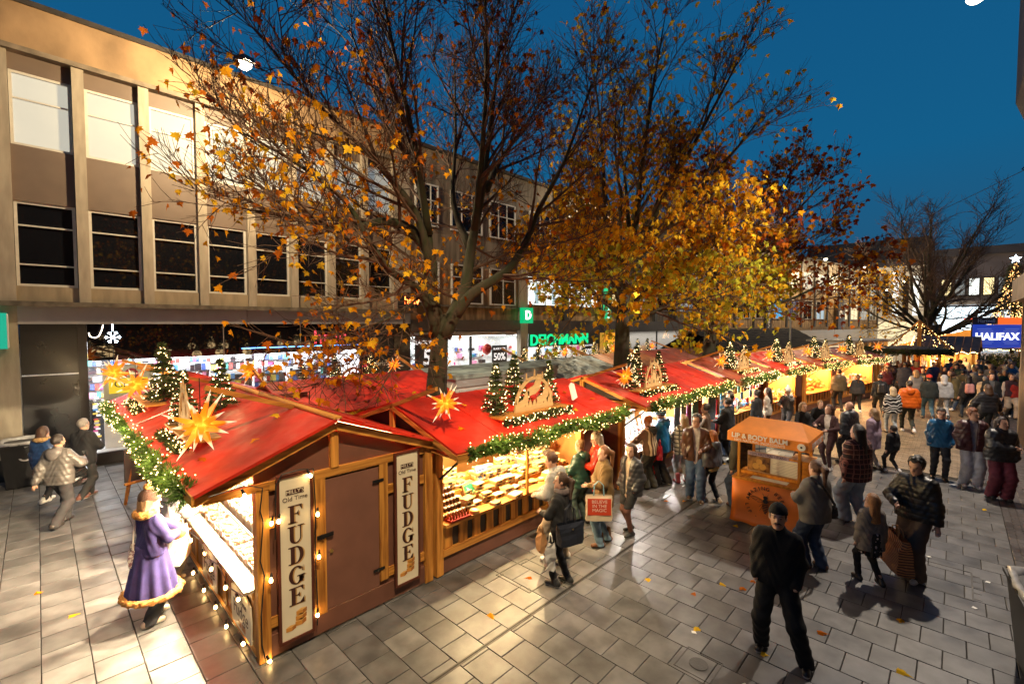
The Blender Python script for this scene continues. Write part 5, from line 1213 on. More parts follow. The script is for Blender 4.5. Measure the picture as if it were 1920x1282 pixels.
ARMS = {'down': ((.27, .02, .80), (.4, -.6, -.1)), 'pocket': ((.20, .11, .94), (.35, -1, 0)), 'front': ((.10, .30, 1.12), (.8, -.3, -.6)), 'reach': ((.15, .46, 1.05), (.7, -.2, -.6)),
        'phone': ((.16, .34, 1.22), (.8, -.2, -.7)), 'cross': ((-.10, .20, 1.16), (.8, .0, -.6)), 'swingf': ((.25, .22, .86), (.4, -.7, 0)), 'swingb': ((.26, -.22, .86), (.4, -.7, .1)), 'bag': ((.30, .06, .78), (.5, -.5, 0)),
        'mouth': ((.06, .20, 1.50), (.9, .1, -.6)), 'out': ((.42, .14, .90), (.4, -.6, 0)), 'backhold': ((.1, -.2, 1.0), (.9, -.3, 0))}
n_people = 0
def person(x, y, h, face, label, jacket=(.02, .02, .02), jk='cloth', hem=.86, puffy=0.0, quilt=0, trousers=(.02, .02, .025), tk='cloth', tw=.0, shoes=(.03, .03, .03), sole=False, hair=(.05, .025, .015), hs='short', hat=None, hatc=(.01, .01, .01),
           arms=('down', 'down'), stride=.12, head=0.0, nod=0.0, skin=0, female=False, lean=0.0, vox=.02, group=None, hood=None, scarf=None, shirt=None, legs=None, skirt=None, boots=None, faceup=False, stache=False, beard=False, glasses=False, name='person', trim=None, backpack=None, fat=1.0, sleeve=None, hemc=None, legc=None, bare=None, swap=1, child=False, stripe=None, cat='person'):
    """a standing or walking figure; face = heading in degrees from +X; local +Y is forward"""
    global n_people
    n_people += 1
    rnd = random.Random(n_people * 17)
    k = h / 1.75; hd = 1.07 if not child else 1.28
    sw = .148 if female else .168; sw *= (.5 + .5 * fat)
    hp = .095 if female else .09
    ph = .0
    tilt = Matrix.Translation((0, 0, .95)) @ Matrix.Rotation(-R(lean), 4, 'X') @ Matrix.Translation((0, 0, -.95))
    up = lambda p: np.array(tilt @ Vector(p))
    hip = [(-hp, 0, .93), (hp, 0, .93)]
    foot = legs or [(-hp - .01, stride * swap, .0), (hp + .01, -stride * swap, .0)]
    if abs(stride) > .15 and not legs:
        foot = [(q[0], q[1], 0 if q[1] > 0 else .05) for q in foot]
    drop = min(0, .93 - max(math.hypot(f[0] - hh[0], f[1]) for f, hh in zip(foot, hip)) * .35 - .93)
    off = np.array([0, 0, drop * .35])
    J = []
    for hh, f in zip(hip, foot):
        an = (f[0], f[1], f[2] + .085); kn, an = ik(np.array(hh) + off, an, .455, .44, (f[0] * .3, 1, 0)); J.append((np.array(hh) + off, np.array(kn), np.array(an)))
    sh = [up((-sw, 0, 1.425)) + off, up((sw, 0, 1.425)) + off]; A = []
    for i, nm in enumerate(arms):
        tgt, pole = ARMS[nm] if isinstance(nm, str) else nm
        s_ = -1 if i == 0 else 1
        T = up((tgt[0] * s_, tgt[1], tgt[2])) + off; el, wr = ik(sh[i], T, .29, .26, (pole[0] * s_, pole[1], pole[2])); A.append((sh[i], np.array(el), np.array(wr)))
    hc = up((0, .02, 1.645)) + off
    hr = Matrix.Rotation(R(head), 3, 'Z') @ Matrix.Rotation(-R(nod), 3, 'X')
    H = lambda p: hc + np.array(hr @ Vector((p[0] * hd, p[1] * hd, p[2] * hd)))
    # ---- body
    TS = (1, 1.18, 1)
    torso = lambda g=0: [cap_(up((-.075, 0, 1.0)) + off, up((-.092, .0, 1.33)) + off, .095 * fat + g, .095 * fat + g, .09, TS), cap_(up((.075, 0, 1.0)) + off, up((.092, 0, 1.33)) + off, .095 * fat + g, .095 * fat + g, .09, TS), cap_(sh[0] + (0.03, 0, 0), sh[1] - (0.03, 0, 0), .055 + g * .45, .055 + g * .45, .08)]
    B = torso()
    if fat > 1.1: B.append(ell_(up((0, .06, 1.08)) + off, (.17 * fat, .16 * fat, .2), .08))
    for hh, kn, an in J: B += [cap_(hh, kn, .088, .056, .06), cap_(kn, an, .056, .038, .03)]
    for i, f in enumerate(foot):
        an = J[i][2]; B.append(cap_(an - (0, .03, .045), an + (0, .13, -.052), .036, .028, .03))
    for s_, el, wr in A: B += [cap_(s_, el, .052, .040, .05), cap_(el, wr, .040, .028, .03)]
    B += [cap_(up((0, -.01, 1.42)) + off, H((0, -.01, -.05)), .055, .05, .04), ell_(H((0, -.012, .03)), np.array((.074, .094, .10)) * hd, .03), ell_(H((0, .030, -.055)), np.array((.052, .055, .062)) * hd, .05)]
    fine = vox <= .0155
    if fine:
        B += [cap_(H((0, .082, .012)), H((0, .104, -.022)), .010, .015, .012), cap_(H((-.035, .076, .028)), H((.035, .076, .028)), .008, .008, .02), cap_(H((-.02, .078, -.058)), H((.02, .078, -.058)), .010, .010, .012), ell_(H((0, .078, -.092)), np.array((.022, .02, .018)) * hd, .02)]
        for s_ in (-1, 1): B.append(ell_(H((s_ * .076, -.01, -.005)), (.012, .022, .032), .01))
    else: B.append(cap_(H((0, .07, .0)), H((0, .095, -.02)), .016, .018, .02))
    for i, (s_, el, wr) in enumerate(A):
        d = wr - el; d = d / (np.linalg.norm(d) + 1e-9)
        side = np.cross(d, np.array([0, 1., 0])); side = side / (np.linalg.norm(side) + 1e-9); nrm = np.cross(side, d)
        pm = wr + d * .075
        if arms[i] == 'pocket': B += [cap_(wr, wr + d * .03, .026, .022, .02)]
        elif fine:
            B += [cap_(wr, pm, .026, .030, .02, (1, 1, 1))]
            for j, (u, ln) in enumerate(((-1, .062), (-.35, .075), (.3, .07), (.95, .055))):
                b0 = pm + side * u * .024; b1 = b0 + d * ln * .55 + nrm * .006; b2 = b1 + (d * .6 + nrm * .75) * ln * .5
                B += [cap_(b0, b1, .0105, .0095, .006), cap_(b1, b2, .0095, .008, .004)]
            sgn = 1 if i == 0 else -1
            t0 = wr + d * .03 + side * sgn * .026; t1 = t0 + (d * .6 + side * sgn * .5 + nrm * .3) * .045; t2 = t1 + (d * .8 + nrm * .4) * .032
            B += [cap_(t0, t1, .013, .011, .008), cap_(t1, t2, .011, .009, .004)]
        else: B += [cap_(wr, wr + d * .09, .030, .034, .02), cap_(wr + d * .09, wr + d * .14 + nrm * .03, .028, .018, .02)]
    ext = np.array([p for q in A for p in q] + [p for q in J for p in q]); lo = np.minimum(ext.min(0), hc) - (.26, .28, .2); hi = np.maximum(ext.max(0), hc) + (.26, .28, .22); lo[2] = -.03
    v = vox / k
    f = Field(lo, hi, v)
    for q in B: f.put(q)
    body = f.mesh(name, SKIN[skin])
    body.location = (x, y, 0); body.scale = (k, k, k); body.rotation_euler = (0, 0, R(face - 90))
    tag(body, label, cat, group)
    # ---- trousers
    def part(prims, nm, mat, rng=None, post=None, pick=None, vx=None, parent=body):
        pts = []
        for q in prims:
            r = (max(q[3], q[4]) / q[6].min() if q[0] == 'c' else q[2].max()) + .05
            if q[0] == 'c': pts += [np.minimum(q[1], q[2]) - r, np.maximum(q[1], q[2]) + r]
            else: pts += [q[1] - r, q[1] + r]
        pts = np.array(pts); ff = Field(pts.min(0), pts.max(0), vx or v)
        for q in prims: ff.put(q)
        if post: post(ff)
        return ff.mesh(nm, mat, parent, pick)
    if bare is None or bare == 'short':
        T = [cap_(J[0][0] + (0.01, 0, 0), J[1][0] - (0.01, 0, 0), .112, .112, .05), cap_(up((-.06, 0, 1.0)) + off, up((.06, 0, 1.0)) + off, .108, .108, .05)]
        for hh, kn, an in J:
            T += [cap_(hh, kn, .104 + tw * .3, max(.069, .072 + tw), .05), cap_(kn, an - (0, .0, .025), max(.069, .072 + tw), max(.051, .052 + tw * 1.5), .03)]
        zt = 1.04 + off[2] if not skirt else skirt[0] + .2
        def pt(ff):
            ff.cut(lambda X, Y, Z: Z - zt); ff.cut(lambda X, Y, Z: (.035 if bare is None else .58) - Z)
            ff.disp(lambda X, Y, Z: .0045 * np.sin(46 * Z + 5 * np.sin(14 * X) + 9 * Y) * (Z < .75))
        part(T, 'trousers', cloth(trousers, tk), post=pt)
        if stripe:
            for i, (hh, kn, an) in enumerate(J):
                s_ = -1 if i == 0 else 1
                part([cap_(hh + (s_ * .085, 0, -.1), kn + (s_ * (.052 + tw), 0, 0), .035, .03, .01), cap_(kn + (s_ * (.052 + tw), 0, 0), an + (s_ * (.035 + tw), 0, 0), .03, .03, .01)], 'side_stripe', cloth(stripe))
    if bare == 'short' or (bare and bare != 'short'):
        LG = []
        for hh, kn, an in J: LG += [cap_(hh, kn, .092, .060, .04), cap_(kn, an, .060, .042, .03)]
        part(LG, 'tights', cloth(legc or (.10, .05, .04)))
    # ---- shoes
    for i, (hh, kn, an) in enumerate(J):
        z0 = foot[i][2]
        S_ = [cap_((an[0], an[1] - .055, z0 + .045), (an[0] + (.012 if i else -.012), an[1] + .135, z0 + .036), .046, .040, .02), cap_((an[0], an[1] - .03, z0 + .06), an + (0, .0, .02 if not boots else .14), .048, .048 if not boots else .062, .03)]
        def ps(ff, z0=z0): ff.cut(lambda X, Y, Z: z0 + .002 - Z)
        if vox < .03: part(S_, 'shoe', [cloth(shoes, 'shine'), SOLEW if sole else BLACK], post=ps, pick=lambda c, z0=z0: (c[:, 2] < z0 + .028))
        else: part(S_, 'shoe', cloth(shoes, 'shine'), post=ps)
    # ---- skirt or coat skirt
    if skirt:
        z1, r1, mat = skirt
        def pk(ff):
            def fold(X, Y, Z):
                a = np.arctan2(Y, X); return .022 * np.sin(11 * a + 1.3) * np.clip((1.0 - Z) / .5, 0, 1)
            ff.disp(fold); ff.cut(lambda X, Y, Z: z1 - Z); ff.cut(lambda X, Y, Z: Z - 1.06)
        c0 = up((0, 0, 1.02)) + off; part([cap_(c0, (foot[0][0] * .3 + foot[1][0] * .3, 0, z1 - .1), .172, r1, .05)], 'skirt', mat, post=pk)
    # ---- jacket
    if jacket is not None:
        g = .022 + puffy
        Tj = torso(g)
        lowz = min(hem, .98)
        fl = .10 * fat + g + (.012 if female else .004)
        Tj += [cap_(up((-.075, 0, 1.02)) + off, up((-.075, 0, lowz - .06)) + off, fl, fl + .012, .08, TS), cap_(up((.075, 0, 1.02)) + off, up((.075, 0, lowz - .06)) + off, fl, fl + .012, .08, TS)]
        if fat > 1.1: Tj.append(ell_(up((0, .06, 1.06)) + off, (.18 * fat, .17 * fat, .22), .08))
        Tj.append(cap_(up((0, -.012, 1.44)) + off, up((0, .0, 1.505)) + off, .075 + puffy * .4, .068 + puffy * .3, .04))
        Sl = []
        for s_, el, wr in A:
            Sl += [cap_(s_ + np.array((0, 0, -.02)), el, .062 + puffy * .7, .054 + puffy * .8, .05), cap_(el, el + (wr - el) * .93, .054 + puffy * .9, .042 + puffy * .6, .035)]
        if sleeve is None: Tj += Sl
        hz = hem
        qs = 1.0 if quilt else 0
        def pj(ff):
            if quilt: ff.disp(lambda X, Y, Z: .010 * (1 - np.abs(np.sin(math.pi * Z / quilt)) ** .5) - .003)
            ff.disp(lambda X, Y, Z: .0035 * np.sin(37 * Z + 6 * np.sin(17 * X + 3) + 11 * Y) + .003 * np.sin(23 * X + 31 * Y + 13 * Z))
            tl = math.tan(R(lean)); ff.cut(lambda X, Y, Z: hz - Z)
            if shirt is not None: ff.cut(lambda X, Y, Z: np.where((Y > .02) & (Z > hem + .0), (.022 + .05 * np.clip((Z - hem) / .6, 0, 1)) - np.abs(X), -1))
        jm = pattern(jk[4:]) if jk.startswith('pat:') else cloth(jacket, jk)
        part(Tj, 'jacket', jm, post=pj)
        if sleeve is not None: part(Sl, 'sleeve', cloth(sleeve, 'cloth'))
        if shirt is not None:
            part(torso(.012) + [cap_(up((0, 0, 1.0)) + off, up((0, 0, hem)) + off, .12, .13, .05), cap_(up((0, -.005, 1.44)) + off, up((0, .01, 1.50)) + off, .066, .062, .03)], 'top', cloth(shirt, 'knit'))
        if hemc is not None: part([cap_(up((-.07, 0, hem - .03)) + off, up((.07, 0, hem - .03)) + off, .118, .118, .05)], 'top', cloth(hemc))
        if hood is not None: part([cap_(up((-.07, -.085, 1.47)) + off, up((.07, -.085, 1.47)) + off, .07, .07, .05), ell_(up((0, -.135, 1.43)) + off, (.10, .06, .11), .05)], 'hood', cloth(hood, jk if not jk.startswith('pat') else 'cloth'))
        if trim is not None: 
            tp = [cap_(up((.11 * math.cos(a), -.04 + .10 * math.sin(a), 1.50)) + off, up((.11 * math.cos(a + .7), -.04 + .10 * math.sin(a + .7), 1.50)) + off, .045, .045, .03) for a in np.arange(2.6, 6.9, .7)]
            part(tp, 'fur_collar', cloth(trim, 'fur'), post=lambda ff: ff.disp(lambda X, Y, Z: .008 * np.sin(90 * X) * np.sin(80 * Y) * np.sin(95 * Z)))
    if scarf is not None:
        part([cap_(up((.085 * math.cos(a), .0 + .085 * math.sin(a), 1.50)) + off, up((.085 * math.cos(a + .8), .0 + .085 * math.sin(a + .8), 1.50)) + off, .04, .04, .03) for a in np.arange(0, 6.3, .8)] + [cap_(up((.06, .10, 1.48)) + off, up((.08, .16, 1.15)) + off, .04, .05, .03)], 'scarf', cloth(scarf, 'knit'))
    if backpack is not None:
        part([cap_(up((-.06, -.20 - puffy, 1.12)) + off, up((-.06, -.19 - puffy, 1.36)) + off, .085, .08, .05), cap_(up((.06, -.20 - puffy, 1.12)) + off, up((.06, -.19 - puffy, 1.36)) + off, .085, .08, .05)], 'backpack', cloth(backpack, 'shine'))
    # ---- hair
    hv = v * .9
    if hs != 'bald' and hs != 'none':
        hh_ = [ell_(H((0, -.018, .038)), np.array((.084, .102, .106)) * hd, .02)]
        if hs == 'curly': hh_ = [ell_(H((0, -.02, .05)), np.array((.093, .108, .107)) * hd, .02)]
        if hs in ('long', 'mid'):
            zl = -.34 if hs == 'long' else -.17
            hh_ += [cap_(H((-.05, -.05, .02)), hc + np.array((-.065, -.11, zl)), .05, .045, .05), cap_(H((.05, -.05, .02)), hc + np.array((.065, -.11, zl)), .05, .045, .05), cap_(H((0, -.07, .02)), hc + np.array((0, -.125, zl)), .06, .05, .05)]
        if hs == 'pony': hh_ += [cap_(H((0, -.10, .05)), H((0, -.16, .0)), .03, .045, .03), cap_(H((0, -.16, .0)), hc + np.array((0, -.17, -.24)), .045, .022, .03)]
        if hs == 'bun': hh_ += [ell_(H((0, -.10, .09)), (.045, .045, .045), .02)]
        def phair(ff):
            g = np.meshgrid(*ff.ax, indexing='ij', sparse=True)
            inv = np.array(hr.inverted()); loc = [sum(inv[i, j] * (g[j] - hc[j]) for j in range(3)) / hd for i in range(3)]
            yy, zz, xx = loc[1], loc[2], loc[0]
            fc = np.minimum(np.minimum(yy - .028, .085 - zz + .25 * np.abs(xx)), 1)          # open the face
            ff.F = np.maximum(ff.F, fc.astype(np.float32) * 1.0) if True else ff.F
            if hs in ('short', 'curly'): ff.F = np.maximum(ff.F, np.minimum(-.035 - zz, 1).astype(np.float32))
            am = .010 if hs == 'curly' else .004
            ff.F = (ff.F + am * np.sin(70 * g[0]) * np.sin(66 * g[1] + 1) * np.sin((60 if hs == 'curly' else 18) * g[2])).astype(np.float32)
        part(hh_, 'hair', cloth(hair, 'hair'), post=phair, vx=hv)
    if hat:
        hm = hatc if not isinstance(hatc, tuple) else cloth(hatc, 'knit')
        hp_ = [ell_(H((0, -.015, .050)), np.array((.090, .108, .105) if hat != 'bobble' else (.104, .120, .125)) * hd, .02)]
        if hat == 'hoodup': hp_ = [ell_(H((0, -.03, .02)), np.array((.105, .125, .135)) * hd, .04), cap_(H((0, -.06, -.08)), up((0, -.06, 1.46)) + off, .09, .11, .05)]
        def ph_(ff):
            g = np.meshgrid(*ff.ax, indexing='ij', sparse=True); inv = np.array(hr.inverted()); loc = [sum(inv[i, j] * (g[j] - hc[j]) for j in range(3)) / hd for i in range(3)]
            if hat == 'hoodup': ff.F = np.maximum(ff.F, np.minimum(loc[1] - .045, 1).astype(np.float32))
            else:
                ff.F = np.maximum(ff.F, ((.040 if hat != 'bobble' else .0) + .12 * (loc[1]) - loc[2]).astype(np.float32)); a = np.arctan2(loc[1], loc[0]); ff.F = (ff.F + .0022 * np.sin(30 * a)).astype(np.float32)
        part(hp_, 'hood' if hat == 'hoodup' else 'hat', hm, post=ph_, vx=hv)
        if hat == 'bobble': part([ell_(H((0, -.03, .185)), (.05, .05, .05), .02)], 'pompom', cloth(trim or (.8, .75, .7), 'fur'), post=lambda ff: ff.disp(lambda X, Y, Z: .006 * np.sin(120 * X) * np.sin(110 * Y) * np.sin(115 * Z)))
        if hat == 'cap': part([cap_(H((-.03, .09, .06)), H((.03, .09, .06)), .035, .035, .02, (1, .8, 2.2))], 'cap_peak', hm)
    if faceup:
        for s_ in (-1, 1):
            mb = MB(); p = H((s_ * .032, .083, .010)); mb.ico(tuple(p), .0085, 0, .6); mb.build('eye', EYE, body, True)
            mb = MB(); mb.tube([tuple(H((s_ * .016, .092, .032))), tuple(H((s_ * .034, .092, .037))), tuple(H((s_ * .052, .08, .030)))], .0034, 5); mb.build('eyebrow', cloth(hair, 'hair'), body, True)
        mb = MB(); mb.tube([tuple(H((-.022, .086, -.060))), tuple(H((0, .092, -.058))), tuple(H((.022, .086, -.060)))], [.003, .006, .003], 5); mb.build('mouth', LIP, body, True)
    if stache: mb = MB(); mb.tube([tuple(H((-.036, .080, -.052))), tuple(H((-.018, .094, -.040))), tuple(H((0, .099, -.037))), tuple(H((.018, .094, -.040))), tuple(H((.036, .080, -.052)))], [.005, .010, .010, .010, .005], 6); mb.build('moustache', cloth((.03, .018, .012), 'hair'), body, True)
    if beard: part([ell_(H((0, .032, -.065)), np.array((.060, .062, .058)) * hd, .03)], 'beard', cloth(hair, 'hair'), post=lambda ff: ff.cut(lambda X, Y, Z: Z - (hc[2] - .045)), vx=hv)
    if glasses:
        mb = MB()
        for s_ in (-1, 1):
            mb.tube([tuple(H((s_ * .033 + .024 * math.cos(a), .097, .010 + .019 * math.sin(a)))) for a in np.linspace(0, 6.283, 11)], .0028, 4, cap=False); mb.tube([tuple(H((s_ * .056, .095, .012))), tuple(H((s_ * .078, -.01, .01)))], .0025, 4)
        mb.tube([tuple(H((-.010, .099, .012))), tuple(H((.010, .099, .012)))], .0025, 4); mb.build('glasses', BLACK, body)
    HANDS[body.name] = [np.array(body.location) + np.array(Matrix.Rotation(R(face - 90), 3, 'Z') @ Vector((a[2] + (a[2] - a[1]) * .28) * k)) for a in A]
    return body
HANDS = {}
def cam_face(x, y): return math.degrees(math.atan2(-y, -x))
NB = (.012, .012, .014); NAVY = (.015, .02, .045); JEAN = (.10, .17, .30); JEANL = (.30, .40, .52); JEAND = (.03, .05, .10)
BRH = (.075, .035, .018); DKH = (.02, .012, .009); BLO = (.30, .18, .08); REDH = (.42, .13, .03); GREYH = (.35, .33, .32)

# ---- close to the camera
P_man = person(5.78, 1.38, 1.74, cam_face(5.8, 1.3) - 6, 'man in black fleece and black beanie striding towards the camera', (.0045, .0045, .006), 'knit', .86, .018, 0, (.005, .005, .006), 'cloth', .02, (.015, .015, .017), True, DKH, 'short', 'beanie', (.004, .004, .005),
    arms=('pocket', 'pocket'), legs=[(-.31, .06, 0), (.15, -.06, .0)], head=4, nod=-4, skin=0, vox=.0095, faceup=True, stache=True, fat=1.04)
P_purple = person(.92, 7.28, 1.66, 15, 'woman in purple coat with ginger fur trim and bobble hat', (.036, .028, .14), 'knit', .95, .012, 0, (.02, .02, .025), 'cloth', .02, (.55, .42, .32), True, (.26, .14, .06), 'mid', 'bobble', (.055, .022, .012),
    arms=('reach', 'front'), stride=.08, female=True, vox=.011, trim=(.50, .22, .05), skirt=(.40, .30, cloth((.036, .028, .14), 'knit')))
for a_ in np.arange(0, 1): pass
fz = Field((-.48, -.48, .3), (.48, .48, .5), .02)
for a_ in np.arange(0, 6.28, .28):
    r_ = .33 + .022 * math.sin(11 * a_ + 1.3); fz.put(cap_((r_ * math.cos(a_), r_ * .93 * math.sin(a_), .41), (.33 * math.cos(a_ + .28), .33 * .93 * math.sin(a_ + .28), .41), .038, .038, .02))
fz.disp(lambda X, Y, Z: .018 * np.sin(95 * X) * np.sin(85 * Y) * np.sin(95 * Z)); fz.mesh('fur_hem', cloth((.50, .22, .05), 'fur'), P_purple)
for (a0, a1) in (((.13, .42, 1.04), (.16, .36, 1.05)),):
    fz = Field((-.05, .2, .85), (.35, .6, 1.25), .018); fz.put(cap_((.10, .25, 1.10), (.12, .30, 1.11), .07, .075, .02)); fz.disp(lambda X, Y, Z: .012 * np.sin(95 * X) * np.sin(85 * Y) * np.sin(95 * Z)); fz.mesh('fur_cuff', cloth((.50, .22, .05), 'fur'), P_purple)
P_grey = person(.20, 12.0, 1.72, 48, 'bearded man in grey hooded puffer walking along the shop', (.11, .098, .09), 'puffer', .82, .035, .11, (.045, .042, .045), 'cloth', .02, (.05, .04, .035), False, DKH, 'short', arms=('swingb', 'phone'), stride=.24, skin=1, vox=.0125, hood=(.12, .105, .10), beard=True, head=-12)
person(.62, 13.45, 1.74, 40, 'man in glasses and black coat behind the grey puffer', NB, 'cloth', .80, .03, 0, (.03, .03, .03), 'cloth', .01, (.2, .08, .05), True, (.25, .22, .2), 'short', arms=('down', 'front'), stride=.2, vox=.015, glasses=True)
person(.02, 13.75, 1.62, 45, 'person in blue parka with fur hood half hidden behind others', (.025, .06, .16), 'puffer', .80, .04, .1, NB, 'cloth', 0, (.7, .66, .6), True, BRH, 'mid', arms=('down', 'down'), stride=.16, vox=.018, trim=(.42, .25, .10))
person(1.25, 8.05, 1.66, 10, 'customer in grey coat leaning to the bright fudge counter', (.38, .36, .36), 'cloth', .75, .03, 0, (.35, .33, .32), 'cloth', .01, (.3, .25, .2), False, BLO, 'short', arms=('reach', 'front'), stride=.05, vox=.016, lean=6)
P_bag7 = person(5.20, 4.02, 1.62, 100, 'woman in black with long ponytail and navy shoulder bag', NB, 'cloth', .92, .012, 0, (.010, .010, .012), 'cloth', -.012, (.03, .03, .03), True, BRH, 'pony', arms=('front', 'bag'), stride=.06, female=True, vox=.0105, head=28, scarf=(.13, .10, .10))
person(5.72, 4.50, 1.72, 118, 'young man in pale grey hoodie at the cheese counter', (.36, .35, .33), 'knit', .88, .025, 0, (.30, .24, .17), 'cloth', .02, (.7, .68, .65), True, (.10, .035, .015), 'short', arms=('front', 'front'), stride=.1, vox=.012, nod=20, hood=(.36, .35, .33), lean=8)
person(7.12, 5.02, 1.56, 95, 'person in dark green puffer with bobbled headband', (.012, .05, .035), 'puffer', .80, .04, .1, (.05, .08, .07), 'cloth', .02, (.03, .05, .04), False, BLO, 'bun', arms=('front', 'front'), stride=.06, female=True, vox=.014, nod=14, lean=4, hood=(.012, .05, .035))
person(7.36, 4.85, 1.70, 128, 'person in bright red raincoat with teal braids and glasses', (.62, .035, .012), 'shine', .66, .03, 0, (.02, .02, .022), 'cloth', .01, (.04, .03, .03), False, (.24, .18, .12), 'mid', arms=('front', 'front'), stride=.05, female=True, vox=.012, nod=16, glasses=True, hood=(.62, .035, .012), faceup=True)
P_olive = person(6.68, 4.25, 1.68, 140, 'woman in olive parka with auburn ponytail and red tote', (.155, .085, .022), 'cloth', .74, .025, 0, (.20, .32, .44), 'denim', .015, (.16, .065, .025), False, (.25, .095, .03), 'pony', arms=('front', 'cross'), stride=.1, female=True, vox=.0105, head=10, boots=True)
person(7.36, 4.12, 1.62, 165, 'woman in charcoal puffer with shorts tights and canvas shoes', (.045, .045, .05), 'puffer', .80, .04, .09, (.02, .02, .022), 'cloth', .01, (.03, .03, .03), True, BRH, 'long', arms=('pocket', 'pocket'), stride=.1, female=True, vox=.0105, head=25, shirt=(.55, .42, .30), bare='short', legc=(.15, .06, .04), faceup=True)
person(9.72, 4.95, 1.64, 92, 'person in brown striped fleece with dark hood at jewellery counter', (.5, .35, .2), 'pat:striped_cloth', .86, .04, 0, (.055, .05, .038), 'cloth', .03, (.03, .03, .03), False, (.6, .2, .05), 'bun', arms=('reach', 'front'), stride=.05, vox=.014, nod=20, hood=(.05, .05, .055), lean=6)
person(10.15, 4.85, 1.78, 100, 'person in bright blue coat and striped bobble hat', (.01, .17, .42), 'shine', .80, .035, 0, (.035, .03, .03), 'cloth', .03, (.03, .03, .03), True, DKH, 'short', 'bobble', pattern('bluehat_knit'), arms=('front', 'front'), stride=.09, vox=.014, nod=14, lean=5, stripe=(.55, .03, .015), hood=(.01, .17, .42), trim=(.05, .1, .2))
person(10.55, 4.55, 1.62, 60, 'woman in pale jacket and grey jeans hidden behind brown jacket', (.40, .40, .40), 'pat:check_cloth', .78, .03, 0, (.33, .34, .37), 'denim', 0, (.22, .03, .04), False, BLO, 'mid', arms=('front', 'front'), stride=.06, female=True, vox=.016, boots=True)
person(9.74, 3.92, 1.83, 205, 'dark haired man in brown leather jacket with glasses', (.10, .042, .020), 'shine', .84, .025, 0, JEAN, 'denim', .02, (.18, .11, .06), True, DKH, 'curly', arms=('front', 'pocket'), stride=.10, vox=.012, shirt=(.6, .55, .52), glasses=True, head=-35, faceup=True)
person(9.86, 3.62, 1.52, 72, 'red haired girl in grey blouson and black leggings', (.13, .135, .155), 'puffer', .92, .045, 0, (.012, .012, .015), 'cloth', -.01, (.6, .5, .36), True, REDH, 'mid', arms=('down', 'out'), stride=.12, female=True, vox=.012, hood=(.07, .075, .09), hemc=(.7, .6, .25))
person(9.95, 3.05, 1.74, 68, 'broad man in black quilted vest jacket with olive sleeves', (.020, .020, .022), 'puffer', .78, .05, .085, (.045, .07, .12), 'denim', .03, (.12, .05, .03), False, DKH, 'short', arms=('down', 'down'), stride=.1, vox=.012, fat=1.15, sleeve=(.085, .075, .045), hood=(.02, .02, .022))
person(8.28, 1.47, 1.66, 62, 'woman in grey jacket with black cross body strap and jeans', (.20, .185, .165), 'cloth', .80, .03, 0, JEAND, 'denim', .025, (.12, .05, .03), False, (.13, .055, .03), 'pony', arms=('front', 'down'), stride=.06, female=True, vox=.0105, fat=1.2, nod=8)
P_girl = person(8.34, .79, 1.30, 40, 'little girl in grey coat with long fair ponytail', (.21, .185, .17), 'knit', .70, .03, 0, (.012, .012, .014), 'cloth', -.01, (.015, .015, .015), False, (.38, .17, .06), 'long', arms=('down', 'down'), stride=.16, female=True, vox=.0105, child=True, head=30, skirt=(.60, .17, pattern('flower_cloth')))
P_bagman = person(9.02, .34, 1.80, 158, 'man in black puffer with backpack carrying a large paper bag', (.014, .014, .015), 'puffer', .88, .04, .075, (.12, .08, .055), 'cloth', .035, (.75, .73, .70), True, DKH, 'curly', arms=('bag', 'front'), stride=.12, vox=.0105, backpack=(.015, .015, .017), nod=16, skin=0, beard=False, faceup=True)
person(10.75, 1.26, 1.86, 62, 'big person in dark tartan overshirt and pale jeans from behind', (.05, .02, .02), 'pat:tartan_cloth', .78, .035, 0, (.27, .36, .46), 'denim', .04, (.03, .03, .04), False, DKH, 'long', arms=('down', 'down'), stride=.12, vox=.012, fat=1.22)
person(15.23, .18, 1.70, 190, 'woman in bright blue waterproof coat with curly dark hair', (.02, .13, .30), 'shine', .82, .03, 0, (.02, .022, .03), 'cloth', .005, (.02, .02, .02), False, DKH, 'curly', arms=('pocket', 'pocket'), stride=.06, female=True, vox=.0145, glasses=True, faceup=True)
person(14.98, -.36, 1.80, 196, 'young man in maroon puffer and lilac grey hoodie', (.055, .014, .02), 'puffer', .84, .05, .10, (.42, .44, .52), 'denim', .03, (.75, .7, .7), True, (.25, .09, .04), 'curly', arms=('pocket', 'pocket'), stride=.05, vox=.0145, shirt=(.42, .38, .42), glasses=True, faceup=True, head=35)
person(14.36, -.79, 1.76, 200, 'woman in black puffer and burgundy trousers standing beside maroon puffer', (.016, .018, .024), 'puffer', .84, .05, .10, (.14, .022, .04), 'cloth', .035, (.02, .02, .02), False, (.03, .015, .015), 'long', arms=('pocket', 'cross'), stride=.05, female=True, vox=.0145, faceup=True, head=25)

